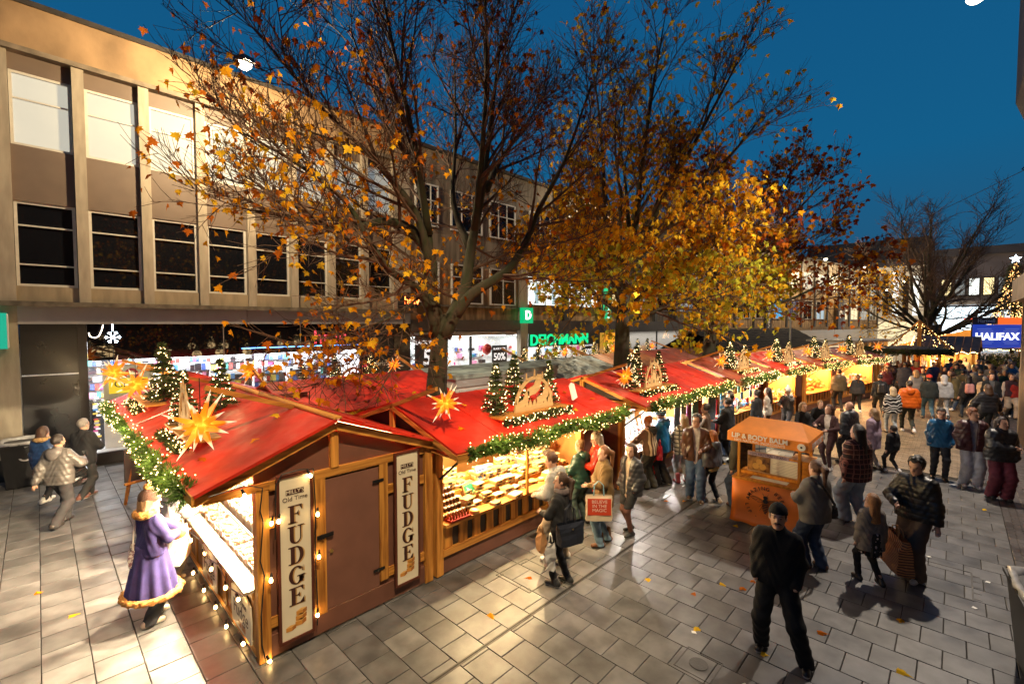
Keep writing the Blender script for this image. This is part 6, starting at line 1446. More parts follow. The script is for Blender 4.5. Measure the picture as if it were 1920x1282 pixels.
# ---- middle distance
md = [
 (11.9, 4.55, 1.72, 95, 'man in brown sleeveless vest with pale sleeves by the scarves', dict(jacket=(.11, .06, .035), hs='short', hair=DKH, sleeve=(.55, .48, .42), trousers=(.2, .1, .05), arms=('front', 'front'), vox=.018)),
 (12.9, 4.35, 1.78, 85, 'dark haired person in long black coat by the scarves', dict(jacket=NB, hem=.66, hs='short', hair=DKH, trousers=NB, vox=.018, puffy=.02, arms=('front', 'front'))),
 (13.7, 4.55, 1.80, 110, 'bearded man in navy jacket looking at the goods', dict(jacket=(.03, .05, .10), hs='short', hair=DKH, beard=True, trousers=JEAND, tk='denim', vox=.018, head=30, arms=('front', 'down'))),
 (15.6, 4.4, 1.70, 75, 'woman with black bun and black cardigan by colourful goods', dict(jacket=(.014, .014, .015), hs='bun', hair=DKH, trousers=JEAN, tk='denim', vox=.02, female=True, hem=.75)),
 (16.4, 4.3, 1.70, 95, 'woman in cream jumper with long dark hair at the stalls', dict(jacket=(.62, .56, .48), jk='knit', hs='long', hair=DKH, trousers=NB, vox=.02, female=True)),
 (17.6, 4.0, 1.60, 170, 'person in white bobble hat and black jacket eating', dict(jacket=(.02, .022, .025), jk='shine', hs='short', hair=BRH, hat='bobble', hatc=(.72, .7, .66), trim=(.8, .78, .75), trousers=(.03, .03, .04), arms=('mouth', 'front'), vox=.02)),
 (16.3, 2.95, 1.55, 215, 'blonde woman in black bending behind two women', dict(jacket=NB, hs='short', hair=BLO, trousers=NB, lean=24, vox=.02, female=True, arms=('front', 'front'))),
 (14.5, 2.92, 1.62, 222, 'woman in black top and brown flares with long fair hair', dict(jacket=(.014, .014, .016), hs='long', hair=(.30, .18, .09), trousers=(.12, .055, .04), tw=.03, vox=.015, female=True, arms=('pocket', 'front'), hem=.95, faceup=True)),
 (14.2, 2.28, 1.68, 165, 'woman in maroon jacket and cream dress holding a cup', dict(jacket=(.05, .014, .016), hs='long', hair=(.10, .04, .03), trousers=(.07, .03, .035), bare='short', legc=(.07, .03, .035), shoes=(.75, .72, .7), sole=True, shirt=(.66, .58, .52), vox=.015, female=True, arms=('front', 'phone'), head=-20, hem=.78, faceup=True)),
 (15.2, 1.98, 1.66, 60, 'bald man in slate blue puffer seen from behind', dict(jacket=(.06, .07, .085), jk='puffer', quilt=.1, puffy=.045, hs='bald', trousers=(.03, .03, .04), vox=.015, hood=(.06, .07, .085), fat=1.1)),
 (15.0, 1.44, 1.58, 70, 'woman in fluffy lilac coat with fair hair', dict(jacket=(.50, .38, .52), jk='knit', hem=.62, puffy=.03, hs='mid', hair=(.36, .22, .11), trousers=(.3, .28, .3), vox=.015, female=True)),
 (15.06, 1.05, 1.18, 55, 'small boy in black jacket walking among the adults', dict(jacket=(.012, .014, .02), hs='short', hair=DKH, trousers=NB, shoes=(.7, .65, .65), sole=True, vox=.014, child=True, stride=.18, puffy=.03)),
 (20.92, 1.07, 1.80, 20, 'person in bright orange puffer with black shoulders', dict(jacket=(.75, .14, .012), jk='puffer', quilt=.11, puffy=.06, hs='short', hair=DKH, trousers=(.03, .035, .03), shoes=(.75, .72, .7), sole=True, vox=.018, hood=(.75, .14, .012), stride=.2)),
 (20.4, 1.47, 1.60, 25, 'blonde person in black coat with white scribbled print', dict(jk='pat:scribble_cloth', hs='mid', hair=(.5, .38, .24), trousers=(.4, .48, .58), tk='denim', vox=.018, puffy=.04, hem=.78, stride=.12, female=True)),
 (24.4, .66, 1.76, 15, 'person in black hooded jacket and red cap', dict(jacket=(.015, .02, .02), hs='short', hair=DKH, hat='cap', hatc=(.65, .04, .02), trousers=(.05, .12, .18), tk='denim', vox=.022, stride=.22, puffy=.03)),
 (24.9, .24, 1.74, 15, 'person in pale grey hoodie with hood up', dict(jacket=(.48, .48, .5), jk='knit', hs='none', hat='hoodup', hatc=(.48, .48, .5), trousers=(.42, .44, .46), vox=.022, stride=.22, puffy=.03)),
 (23.5, 2.1, 1.74, 20, 'person in black jacket with black backpack', dict(jacket=NB, hs='short', hair=DKH, trousers=(.025, .025, .028), vox=.022, backpack=(.03, .03, .032), stride=.2)),
 (24.1, 3.55, 1.80, 35, 'person in olive brown puffer walking past the orange stall', dict(jacket=(.10, .075, .04), jk='puffer', quilt=.1, puffy=.05, hs='short', hair=DKH, trousers=NB, vox=.022, stride=.12)),
 (24.3, 2.92, 1.60, 20, 'woman in dark jacket with white trainers', dict(jacket=(.025, .025, .028), hs='pony', hair=BRH, trousers=NB, shoes=(.8, .78, .75), sole=True, vox=.022, female=True, puffy=.03)),
 (32.6, -.34, 1.72, 12, 'person in cream and black checked shirt', dict(jk='pat:check_cloth', hs='short', hair=(.25, .12, .05), trousers=NAVY, vox=.024, puffy=.03, stride=.2)),
 (21.66, -.84, 1.78, 30, 'person in big black puffer carrying bags among pale paving', dict(jacket=(.012, .013, .018), jk='puffer', quilt=.1, puffy=.06, hs='mid', hair=BRH, trousers=(.02, .025, .03), vox=.02, arms=('out', 'out'), stride=.16)),
 (27.1, -1.7, 1.76, 200, 'person in beige trousers and dark gilet walking this way', dict(jacket=(.05, .02, .03), hs='short', hair=BRH, sleeve=(.5, .45, .42), trousers=(.42, .34, .27), tw=.03, vox=.022, stride=.24, puffy=.03, faceup=True)),
 (26.0, -1.1, 1.82, 195, 'man with dark coat open over grey top facing this way', dict(jacket=NB, hs='short', hair=DKH, shirt=(.12, .12, .13), trousers=NB, vox=.022, puffy=.02, faceup=True)),
 (25.8, -.45, 1.74, 15, 'person in black carrying a pink rucksack', dict(jacket=NB, hs='long', hair=DKH, trousers=(.02, .03, .05), vox=.024, backpack=(.62, .28, .26), stride=.18, female=True)),
]
for x, y, h, fc_, lab, kw in md: person(x, y, h, fc_, lab, **{**dict(jacket=NB), **kw})

# ---- the crowd at the far end, each with its own clothes
cr_ = random.Random(99)
JC = [('black', NB), ('navy', NAVY), ('brown', (.10, .05, .025)), ('grey', (.22, .22, .23)), ('olive', (.09, .08, .04)), ('beige', (.45, .36, .26)), ('red', (.45, .03, .02)), ('cream', (.62, .56, .46)), ('dark green', (.02, .06, .04)), ('charcoal', (.05, .05, .055)), ('blue', (.03, .08, .2)), ('maroon', (.08, .015, .02))]
HC = [('dark haired', DKH, 'short'), ('fair haired', BLO, 'mid'), ('brown haired', BRH, 'short'), ('long haired', BRH, 'long'), ('grey haired', GREYH, 'short'), ('blonde long haired', BLO, 'long'), ('ponytailed', BRH, 'pony')]
KC = [('puffer jacket', 'puffer', .84, .05, .1), ('coat', 'cloth', .6, .03, 0), ('hooded jacket', 'knit', .88, .03, 0), ('anorak', 'shine', .8, .03, 0)]
spots_ = []; used = set()
tries = 0
while len(spots_) < 80 and tries < 6000:
    tries += 1
    x = cr_.uniform(27.0, 43); y = cr_.uniform(-3.2 - (x - 27) * .02, 3.6 - (x - 27) * .16)
    if all((x - a) ** 2 + (y - b) ** 2 > .46 for a, b in spots_) and not (x < 31 and y > 2.6): spots_.append((x, y))
bag_spots = []
for i, (x, y) in enumerate(sorted(spots_)):
    for _ in range(200):
        j, hc_, kc = cr_.choice(JC), cr_.choice(HC), cr_.choice(KC); key = (j[0], hc_[0], kc[0])
        if key not in used: break
    used.add(key)
    toward = cr_.random() < .35
    person(x, y, cr_.uniform(1.56, 1.86), (190 if toward else 12) + cr_.uniform(-45, 45), '%s person in %s %s in the far crowd' % (hc_[0], j[0], kc[0]), j[1], kc[1], kc[2], kc[3], kc[4], cr_.choice([NB, JEAN, JEAND, (.2, .15, .1), (.06, .06, .07)]), 'cloth', .01, cr_.choice([(.03, .03, .03), (.7, .68, .65)]), False, hc_[1], hc_[2],
           'beanie' if cr_.random() < .12 else None, cr_.choice([(.5, .05, .03), (.1, .2, .12), (.02, .02, .02)]), arms=(cr_.choice(['down', 'pocket', 'front', 'phone']), cr_.choice(['down', 'pocket', 'front', 'bag'])), stride=cr_.uniform(.03, .22), female=hc_[2] in ('long', 'mid', 'pony'), vox=.032 if x > 33 else .027, group='people crowding the far end of the street', skin=cr_.choice([0, 0, 0, 1, 2]))
# stallholders
person(4.9, 6.95, 1.68, 270, 'stallholder in white top behind the cheese', (.6, .56, .5), 'cloth', .85, .02, 0, NB, hair=BRH, hs='bun', arms=('front', 'front'), vox=.02, female=True)

# ================================================================== NORTH ROW (backs of the stalls facing the shops)
GREYR = M('peeling_grey_roof', (.30, .38, .38), .6, .6, 2.5, .2, 20, ramp=(.4, .55))
nrow = [(7.0, 3.7, RED, 'red roofed stall in the back row before the record shop'), (14.9, 3.5, GREYR, 'stall with peeling grey roof in the back row'), (18.6, 3.5, ORANGEROOF, 'orange roofed stall in the back row behind the golden maple'), (22.4, 3.6, REDOLD, 'faded red roofed stall in the back row near third maple')]
for i, (xe, L, rm_, lab) in enumerate(nrow):
    s = stall(xe, 11.35, 180, L, lab, roofm=rm_, watt=45, planks=False, nl=2)
    mb = MB(); mb.beam((L + .02, 2.55, 1.98), (L + .02, -.15, 2.92), .05, .055); mb.build('star_pole', WY, s)
    bx('roof_shelf', WX, s, .5, 2.9, -.3, .6, 2.2, 2.23)
    for k, xx in enumerate((.8, 1.8, 2.6)): put_fir(tuple(Wm(s, (xx, .1, 2.23))), .8 - .1 * (k == 2), (k + i) % 3, 'lit fir %s the shelf of the %s' % (('at one end of', 'in the middle of', 'at the other end of')[k], lab.split(' in the')[0]))
    arch(tuple(Wm(s, (1.35, .15, 2.27))), R(180), .7, .5, 'church', 'pale candle arch between firs on the ' + lab.split(' in the')[0])
    star(tuple(Wm(s, (-.0, -.06, 2.62))), .32, 'glowing star at the gable of the ' + lab.split(' in the')[0], .4 * i, 70 + i)
    if i == 0: star(tuple(Wm(s, (L + .02, -.06, 2.68))), .34, 'glowing star on a pole before the bright record shop', .7, 80)
t = thing('white_cabin', 'white box cabin with weathered grey roof behind the cheese stall', 'cabin', (7.25, 8.95, 0))
CW_ = M('cabin_white', (.62, .62, .62), .5, .12, 3)
bx('wall', CW_, t, 0, 4.0, 0, 2.0, .1, 2.38); bx('roof', GREYR, t, -.05, 4.05, -.05, 2.05, 2.385, 2.5); bx('trim', M('cabin_trim', (.38, .38, .40), .5, .1), t, -.02, 4.02, -.03, -.002, 2.18, 2.38)
bx('panel', M('cabin_panel', (.5, .5, .52), .35, .1), t, .1, 1.5, -.02, -.002, .6, 2.1)
mb = MB(); mb.beam((1.45, -.12, 1.5), (1.78, -.06, 2.3), .12, .03); tag(mb.build('timber_offcut', WZ, None, loc=(7.25, 8.9, 0)), 'two reddish boards leaning on the white cabin', 'board')
MB().prism([(-.14, 0), (.14, .02), (.16, .3), (.02, .34), (-.12, .28)], .02).build('panel_scrap', PAPER, None, loc=(7.35, 5.35, 2.30), rot=(-.3, 0, .3)); tag(bpy.data.objects['panel_scrap'], 'small white sheet standing at the end of the roof shelf', 'sheet')

# ================================================================== GOODS ON THE CHEESE STALL
BOXM = [M('box_wood', (.62, .40, .16), .6, .25, 4, rand=.2), M('box_cream', (.75, .62, .40), .6, .15, 4, rand=.15), M('cheese_yellow', (.72, .48, .14), .55, .25, 5, rand=.2), M('cheese_pale', (.82, .74, .52), .55, .12, 5, rand=.1)]
WAX = [M('red_wax', (.42, .03, .02), .4, .1), M('dark_label', (.03, .03, .03), .5, 0), M('green_card', (.02, .30, .17), .5, .1), M('blue_card', (.05, .10, .28), .4, .1)]
rc = random.Random(44)
pb = MB(); pb.box(-.10, .10, -.075, .075, 0, .045); pbo = None
BXO = []
for k, (mt, dims) in enumerate(((0, (.12, .085, .05)), (1, (.11, .08, .04)), (2, (.10, .06, .05)), (3, (.085, .06, .035)))):
    t = thing('cheese_box', 'boxed cheese with dark label stacked on the cheese counter', 'box', (0, 0, 0), 0, 'boxed cheeses on the cheese counter')
    a, b, c = dims; MB().box(-a, a, -b, b, 0, c).build('box', BOXM[mt], t, bevel=.004); MB().box(-a - .003, a + .003, -b - .003, b + .003, c, c + .014).build('lid', BOXM[(mt + 1) % 4], t, bevel=.003); bx('label', WAX[1], t, -.035, .035, -b - .006, -b - .002, .008, c - .006)
    BXO.append([t, c + .014, False])
wheel_p = thing('round_cheese', 'round waxed cheese among the boxes on the cheese counter', 'cheese', (0, 0, 0), 0, 'round cheeses on the cheese counter')
MB().lathe([(.001, 0), (.075, 0), (.08, .01), (.08, .04), (.072, .05), (.001, .052)], 18).build('rind', BOXM[2], wheel_p, True); MB().lathe([(.001, .0525), (.04, .0525), (.001, .054)], 14).build('label', PAPER, wheel_p)
jar_p = thing('glass_jar', 'small dark jar with pale lid in rows on the cheese stall', 'jar', (0, 0, 0), 0, 'small jars in rows on the cheese stall')
MB().lathe([(.001, 0), (.026, 0), (.028, .01), (.028, .055), (.022, .066), (.001, .066)], 10).build('jar', M('chutney', (.10, .035, .02), .15, .5, 20), jar_p, True); MB().lathe([(.024, .066), (.025, .068), (.025, .082), (.001, .083)], 10).build('lid', PAPER, jar_p, True)
wf = jf = False
for row in range(5):
    for q in range(13):
        lx = .75 + q * .235 + rc.uniform(-.03, .03); ly = -.0 + row * .23 + rc.uniform(-.02, .02); z = .785 + max(0, row - 1) * .085
        if row == 0 and rc.random() < .35: continue
        if row > 1: pass
        if rc.random() < .22:
            o = wheel_p if not wf else copy_tree(wheel_p); wf = True; o.location = Wm(sB, (lx, ly, z)); o.rotation_euler = (0, 0, rc.uniform(0, 6)); o['label'] = 'round cheese in the %s row, %s the counter post' % (('front', 'second', 'third', 'fourth', 'back')[row], 'beyond' if lx > 2.0 else 'this side of'); continue
        zz = z; lev = 0
        for _ in range(rc.choice([1, 1, 2, 2, 3, 3]) if row else rc.choice([1, 1, 2])):
            e = rc.choice(BXO); o = e[0] if not e[2] else copy_tree(e[0]); e[2] = True
            o['label'] = '%s cheese box, %s, %s row, %s the counter post' % (('oak coloured', 'cream', 'butter yellow', 'small pale')[BXO.index(e)], ('alone or lowest', 'second in its stack', 'topmost of its stack')[lev], ('front', 'second', 'third', 'fourth', 'back')[row], 'beyond' if lx > 2.0 else 'this side of'); lev += 1
            o.location = Wm(sB, (lx + rc.uniform(-.015, .015), ly, zz)); o.rotation_euler = (0, 0, rc.uniform(-.25, .25)); zz += e[1] + .001
for q in range(40):
    lx = .20 + (q % 8) * .07; ly = .12 + (q // 8) * .12; o = jar_p if not jf else copy_tree(jar_p); jf = True; o['label'] = 'small dark jar with pale lid, %s jar row of the cheese stall' % ('front', 'second', 'third', 'fourth', 'back')[q // 8]; o.location = Wm(sB, (lx, ly, .786 + (q // 8) * .05)); o.rotation_euler = (0, 0, rc.random() * 6)
for k in range(4): bx('display_step', WX, sB, .14, 3.7, .24 + k * .23 - .10, .24 + k * .23 + .12, .70, .784 + max(0, k) * .085 + (0 if k else .0))
t = thing('bottle_tray', 'red tray of little bottles on the cheese counter by the post', 'tray', tuple(Wm(sB, (.42, .02, .787)))); MB().box(-.2, .2, -.09, .09, 0, .03).build('tray', WAX[0], t, bevel=.004)
for k in range(14): MB().lathe([(.001, 0), (.016, 0), (.016, .05), (.007, .065), (.007, .08), (.001, .08)], 8).build('bottle', M('amber_bottle', (.35, .12, .03), .15, .1) if k == 0 else bpy.data.materials['amber_bottle'], t, True, loc=(-.17 + (k % 7) * .056, -.04 + (k // 7) * .08, .03))
t = thing('picture_card', 'propped green display card in a wooden box on the cheese stall', 'card', tuple(Wm(sB, (1.02, .45, .96)))); MB().box(-.15, .15, -.0, .03, -.1, .13).build('frame', BOXM[0], t, rot=(-.35, 0, .25)); MB().box(-.12, .12, -.008, -.001, -.07, .10).build('sheet', WAX[2], t, rot=(-.35, 0, .25)); MB().prism([(-.06, -.05), (.03, -.0), (-.06, .07)], .002).build('mark', PAPER, t, loc=(0, -.012, 0), rot=(-.35, 0, .25))
t = thing('picture_card', 'propped blue grey display card on the cheese stall', 'card', tuple(Wm(sB, (1.5, .66, 1.08)))); MB().box(-.14, .14, 0, .03, -.1, .12).build('frame', BOXM[1], t, rot=(-.3, 0, .1)); MB().box(-.11, .11, -.008, -.001, -.07, .09).build('sheet', WAX[3], t, rot=(-.3, 0, .1))
t = thing('chilled_cabinet', 'glass fronted chilled cabinet with heaped snacks at the far counter end', 'cabinet', tuple(Wm(sB, (3.1, .95, .79)))); bx('base', STEEL, t, -.55, .55, -.25, .3, 0, .28); bx('glass_front', GLS, t, -.55, .55, -.26, -.254, .28, .55); bx('top_shelf', WHITE, t, -.55, .55, -.2, .3, .55, .57)
g = MB(); cols = []
for k in range(150):
    x, y, z, s = rc.uniform(-.5, .5), rc.uniform(-.18, .25), rc.choice([.30, .59]) + rc.random() * .07, rc.uniform(.015, .035); g.octa((x, y, z), s); c = rc.choice([(.8, .5, .12), (.7, .4, .1), (.85, .75, .5), (.5, .2, .05)]); cols += [c] * 8
g.build('snacks', FUD, t, cols=cols, kind='stuff')
def heap(par_t, name, lab, cat, x0, x1, y0, y1, z0, z1, n, pal_, smin, smax, es=0, shape='box'):
    g = MB(); cols = []
    for k in range(n):
        x, y, z = rc.uniform(x0, x1), rc.uniform(y0, y1), rc.uniform(z0, z1); s = rc.uniform(smin, smax); st_ = len(g.v)
        g.box(-s, s, -s * .6, s * .6, -s * .8, s * .8); g.xf(Matrix.Translation((x, y, z)) @ Matrix.Rotation(rc.uniform(0, 3), 4, 'Z') @ Matrix.Rotation(rc.uniform(-.4, .4), 4, 'X'), st_); c = rc.choice(pal_); cols += [c] * 6
    o = g.build(name, GOODS2, None, cols=cols, kind='stuff'); o.location = par_t.location; o.rotation_euler = par_t.rotation_euler; tag(o, lab, cat); return o
GOODS2 = MV('stall_goods', .4)
bx('wall_shelf', WX, sB, .3, 3.6, 2.15, 2.42, 1.25, 1.28); heap(sB, 'packed_goods', 'packets on the wall shelf behind the cheese counter', 'goods', .35, 3.55, 2.2, 2.4, 1.30, 1.5, 70, [(.6, .35, .1), (.5, .05, .03), (.75, .65, .45), (.3, .3, .3)], .03, .06)

# ================================================================== JEWELLERY AND SCARVES
LINEN = M('white_cloth', (.8, .79, .77), .7, .06); bx('cloth_cover', LINEN, sC, .14, 5.2, -.06, 1.25, .787, .80)
heap(sC, 'silver_trinkets', 'silver trinkets spread over the white jewellery counter', 'jewellery', .2, 3.0, .0, 1.2, .81, .85, 420, [(.75, .75, .78), (.1, .1, .12), (.5, .45, .4), (.35, .2, .1), (.85, .85, .85)], .01, .03)
jp = thing('jewellery_stand', 'white padded stand of dark necklaces on the jewellery counter', 'stand', (0, 0, 0), 0, 'jewellery stands on the white counter'); MB().prism([(-.09, 0), (.09, 0), (.07, .22), (.03, .27), (-.03, .27), (-.07, .22)], .025).build('stand', LINEN, jp, rot=(-.3, 0, 0)); mb = MB(); mb.tube([(-.05, -.012, .22), (-.03, -.016, .12), (0, -.02, .07), (.03, -.016, .12), (.05, -.012, .22)], .008, 5); mb.build('necklace', BLACKM, jp, rot=(-.3, 0, 0))
for k in range(22):
    o = jp if k == 0 else copy_tree(jp); o['label'] = 'white padded necklace stand in the %s row of the jewellery counter' % ('front', 'raised back')[k // 11]; o.location = Wm(sC, (.3 + (k % 11) * .25, .55 + (k // 11) * .35, .81 + (k // 11) * .10)); o.rotation_euler = (0, 0, rc.uniform(-.4, .4)); o.scale = (rc.uniform(.8, 1.2),) * 3
t = thing('display_globe', 'bright round white lamp standing on the jewellery counter', 'lamp', tuple(Wm(sC, (2.75, .15, .80)))); MB().lathe([(.001, 0), (.05, 0), (.05, .02), (.015, .03), (.015, .12), (.001, .12)], 10).build('base', BLACKM, t); MB().lathe([(.001, .12)] + [(.10 * math.sin(a), .22 - .10 * math.cos(a)) for a in np.linspace(.2, 2.95, 9)] + [(.001, .32)], 14).build('globe', E('globe_light', (1, .98, .95), 9, True), t, True)
t = thing('white_parasol', 'small white display parasol over the jewellery counter', 'parasol', tuple(Wm(sC, (2.1, .35, 1.42)))); MB().lathe([(.34, 0), (.22, .11), (.02, .17)], 12, cap=False).build('canopy', LINEN, t, True); MB().tube([(0, 0, -.62), (0, 0, .16)], .012, 6).build('stem', STEEL, t)
def scarf(s, lx, ly, ztop, ln, wd, col, lab, pat=None, rz=0):
    t = thing('hanging_scarf', lab, 'scarf', tuple(Wm(s, (lx, ly, ztop))), s.rotation_euler[2] + rz, 'scarves hanging along the scarf stall')
    nx, nz = 14, 12; vs = []; fs = []; rr = random.Random(int(lx * 100)); ph = rr.random() * 6
    for j in range(nz + 1):
        for i in range(nx + 1):
            u, v_ = i / nx - .5, j / nz; vs.append((u * wd * (1 + .06 * math.sin(v_ * 5 + ph)), .028 * math.sin(u * 22 + ph + v_ * 1.5) * (0.4 + v_ * .8), -v_ * ln))
    for j in range(nz):
        for i in range(nx): a = j * (nx + 1) + i; fs.append((a, a + 1, a + nx + 2, a + nx + 1))
    o = MB().add(vs, fs).build('cloth', pat or M('woven_scarf', col, .9, .55, 55, .5, 120, detail=2), t, True); md_ = o.modifiers.new('s', 'SOLIDIFY'); md_.thickness = .014
    mb = MB()
    for i in range(nx): x = vs[nz * (nx + 1) + i]; mb.tube([x, (x[0], x[1], x[2] - .07)], .006, 3)
    mb.build('fringe', pat or o.data.materials[0], t)
for k, (lx, ln, col, lab) in enumerate(((2.2, .95, (.22, .30, .40), 'slate blue flecked scarf first on the scarf rail'), (2.55, .95, (.42, .46, .40), 'grey green flecked scarf hanging on the scarf rail'), (2.9, .95, (.42, .10, .28), 'pink flecked scarf hanging on the scarf rail'), (3.3, .95, (.20, .28, .19), 'sage green scarf hanging beside the pink one'), (3.62, .95, (.40, .06, .025), 'rust red scarf hanging on the scarf rail'))):
    scarf(sC, lx, -.28, 1.80, ln, .32, col, lab)
scarf(sC, 4.05, -.45, 1.82, 1.25, .46, (.15, .18, .25), 'broad slate grey shawl hanging in front of the scarf rail')
STR = M('stripe_scarf', (.15, .42, .62), .85, col2=(.75, .8, .82), scale=1.0, stretch=(1, 1, 9), ramp=(.48, .52)); scarf(sC, 4.75, -.5, 1.85, 1.25, .34, None, 'pale blue and white striped shawl at the scarf stall end', STR)
scarf(sC, 4.35, -.40, 1.0, .55, .16, (.04, .32, .42), 'short turquoise scarf hanging low under the shawl'); scarf(sC, 4.5, -.42, 1.6, .9, .10, (.5, .03, .03), 'narrow red scarf between grey and striped shawls')
mb = MB(); mb.tube([(1.9, -.30, 1.83), (5.2, -.30, 1.83)], .012, 6); mb.build('scarf_rail', STEEL, sC)
bx('inner_shelf', LINEN, sC, .2, 5.1, 1.8, 2.2, 1.1, 1.13); heap(sC, 'pale_goods', 'pale goods on the inner shelf of the jewellery stall', 'goods', .3, 5, 1.85, 2.2, 1.15, 1.45, 90, [(.8, .8, .8), (.6, .6, .65), (.2, .2, .25), (.5, .35, .25)], .03, .07)
# ---- D: colourful goods
for k in range(36):
    lx, z = .25 + (k % 12) * .28, 1.62 - (k // 12) * .3; cn, c = rc.choice([('red', (.55, .03, .03)), ('white', (.7, .7, .7)), ('blue', (.05, .2, .45)), ('black', (.02, .02, .02)), ('mustard', (.6, .45, .1)), ('purple', (.3, .05, .25)), ('teal', (.1, .4, .4)), ('pink', (.75, .4, .5))])
    if k % 3 == 0 or k < 12: o = MB().prism([(-.10, -.12), (.10, -.12), (.11, .1), (.03, .14), (-.03, .14), (-.11, .1)], .02).build('hanging_pouch', M('pouch', c, .6, .3, 12), None, loc=tuple(Wm(sD, (lx, -.12 + .1 * (k // 12), z))), rot=(0, 0, sD.rotation_euler[2])); tag(o, 'small %s pouch hanging in the %s row past the scarves' % (cn, ('top', 'middle', 'bottom')[k // 12]), 'pouch', 'pouches hanging at the colourful stall')
heap(sD, 'colourful_goods', 'colourful packets heaped on the stall past the scarves', 'goods', .2, 3.6, .0, 1.2, .82, .98, 260, [(.55, .05, .05), (.1, .25, .5), (.75, .72, .7), (.02, .02, .03), (.7, .5, .1), (.2, .4, .4), (.7, .35, .5)], .03, .07)
t = thing('card_rack', 'blue and white rack of cards standing before the colourful stall', 'rack', (13.3, 3.75, 0), R(-40)); bx('panel', M('rack_blue', (.10, .22, .38), .5, .1), t, -.3, .3, 0, .05, .05, .85)
for k in range(12): bx('card', PAPER if k % 3 else M('card_blue', (.1, .35, .5), .5, .1), t, -.27 + (k % 3) * .19, -.11 + (k % 3) * .19, -.02, -.004, .10 + (k // 3) * .18, .24 + (k // 3) * .18)
for k in range(4): bx('foot', BLACKM, t, -.3 + .5 * (k % 2), -.2 + .5 * (k % 2), -.05 if k < 2 else .06, -.01 if k < 2 else .1, 0, .05)
# ---- E, F, G
heap(sE, 'food_goods', 'golden food pots on the open food counter', 'goods', .3, 2.9, .0, 1.2, .82, 1.0, 130, [(.7, .45, .12), (.8, .7, .5), (.4, .2, .06), (.75, .6, .3)], .03, .07)
heap(sF, 'amber_goods', 'amber goods glowing in the dark red stall', 'goods', .3, 2.9, .2, 1.4, .82, 1.3, 120, [(.7, .3, .06), (.5, .15, .03), (.8, .5, .2)], .03, .07); heap(sG, 'mixed_goods', 'mixed goods on the last stall counter', 'goods', .3, 3.6, .2, 1.3, .82, 1.2, 110, [(.7, .4, .1), (.2, .25, .3), (.6, .1, .05), (.8, .7, .5)], .03, .07)
t = thing('orange_crate', 'bright orange crate on the paving by the food stall', 'crate', (17.2, 3.5, 0), .3); mb = MB(); mb.box(-.25, .25, -.18, .18, 0, .03).box(-.25, -.22, -.18, .18, .03, .35).box(.22, .25, -.18, .18, .03, .35).box(-.22, .22, -.18, -.15, .03, .35).box(-.22, .22, .15, .18, .03, .35); mb.build('body', M('orange_plastic', (.8, .2, .01), .4, .1), t)

# ================================================================== HONEY CART
OR = M('orange_canvas', (.90, .22, .010), .5, .18, 2.5, .1, 90); ORR = M('orange_roof_canvas', (.88, .27, .02), .5, .2, 3, .12, 60); ORW = wood('cart_wood', 'z', (.62, .24, .02), (.42, .14, .01)); ORX = wood('cart_wood_x', 'x', (.62, .24, .02), (.42, .14, .01))
c = thing('honey_cart', 'orange canvas honey cart with gabled awning and bee emblem', 'market cart', (9.05, 1.80, 0))
for px, py in ((.0, .06), (.0, 1.04), (.88, .06), (.88, 1.04)): bx('post', ORW, c, px, px + .045, py - .022, py + .022, .92 if px == 0 else .3, 1.80)
prof = [(-.13, .14), (-.09, .20), (-.045, .32), (-.03, .5), (-.03, .93)]   # canvas front kicks out at the hem
vs = []; fs = []
for i, (dx, z) in enumerate(prof):
    for j in range(13): y = -.04 + 1.18 * j / 12; vs.append((dx - .006 * math.sin(j * 1.9), y, z + (.012 * math.sin(j * 2.1) if i == 0 else 0)))
for i in range(4):
    for j in range(12): a = i * 13 + j; fs.append((a, a + 13, a + 14, a + 1))
o = MB().add(vs, fs).build('front_canvas', OR, c, True); o.modifiers.new('s', 'SOLIDIFY').thickness = .008
bx('body', ORX, c, -.02, .9, .0, 1.10, .30, .90); bx('side_canvas', M('autumn_print', (.70, .10, .01), .5, col2=(.16, .02, .01), scale=9, ramp=(.45, .6)), c, -.02, .88, -.03, -.005, .16, .90)
bx('counter', ORX, c, -.04, .95, -.04, 1.14, .905, .945); bx('price_sheet', PAPER, c, .05, .22, .25, .85, .947, .95); bx('rim_rail', ORX, c, .26, .30, .0, 1.1, .947, 1.0)
bx('upright_board', M('cart_board', (.5, .3, .15), .6, .1), c, .46, .49, .12, 1.02, .95, 1.34); bx('poster', M('poster_paper', (.72, .66, .55), .6, .08), c, .448, .458, .13, .62, .98, 1.30); bx('photo_print', M('honey_photo', (.45, .22, .05), .4, col2=(.08, .03, .015), scale=9), c, .448, .458, .63, 1.01, .98, 1.30); bx('title_strip', M('lilac_strip', (.42, .32, .45), .5, .1), c, .444, .4475, .13, 1.01, 1.27, 1.335)
text('100% NATURAL LIP AND BODY', 'lettering', LETM, c, .058, (.442, .57, 1.302), (R(90), 0, R(-90)), .001)
for k in range(9): bx('text_line', M('ink_line', (.35, .3, .26), .6, 0) if k == 0 else bpy.data.materials['ink_line'], c, .4455, .4475, .17, .58 - .05 * (k % 3), 1.00 + k * .028, 1.006 + k * .028)
for a_, z_, s_ in ((.75, 1.07, .06), (.87, 1.07, .06), (.81, 1.16, .055)): MB().lathe([(.001, 0), (s_, .0), (s_ * .95, .004), (.001, .006)], 14).build('photo_print', M('honey_disc', (.66, .36, .08), .5, .2, 9), c, loc=(.4475, a_, z_), rot=(0, R(-90), 0))
hb = bx('honey_box', ORX, c, .42, .86, -.02, .10, .95, 1.30); bx('box_top', ORX, c, .38, .90, -.04, .30, 1.305, 1.33); bx('box_side', ORW, c, .83, .86, .10, .30, .95, 1.30)
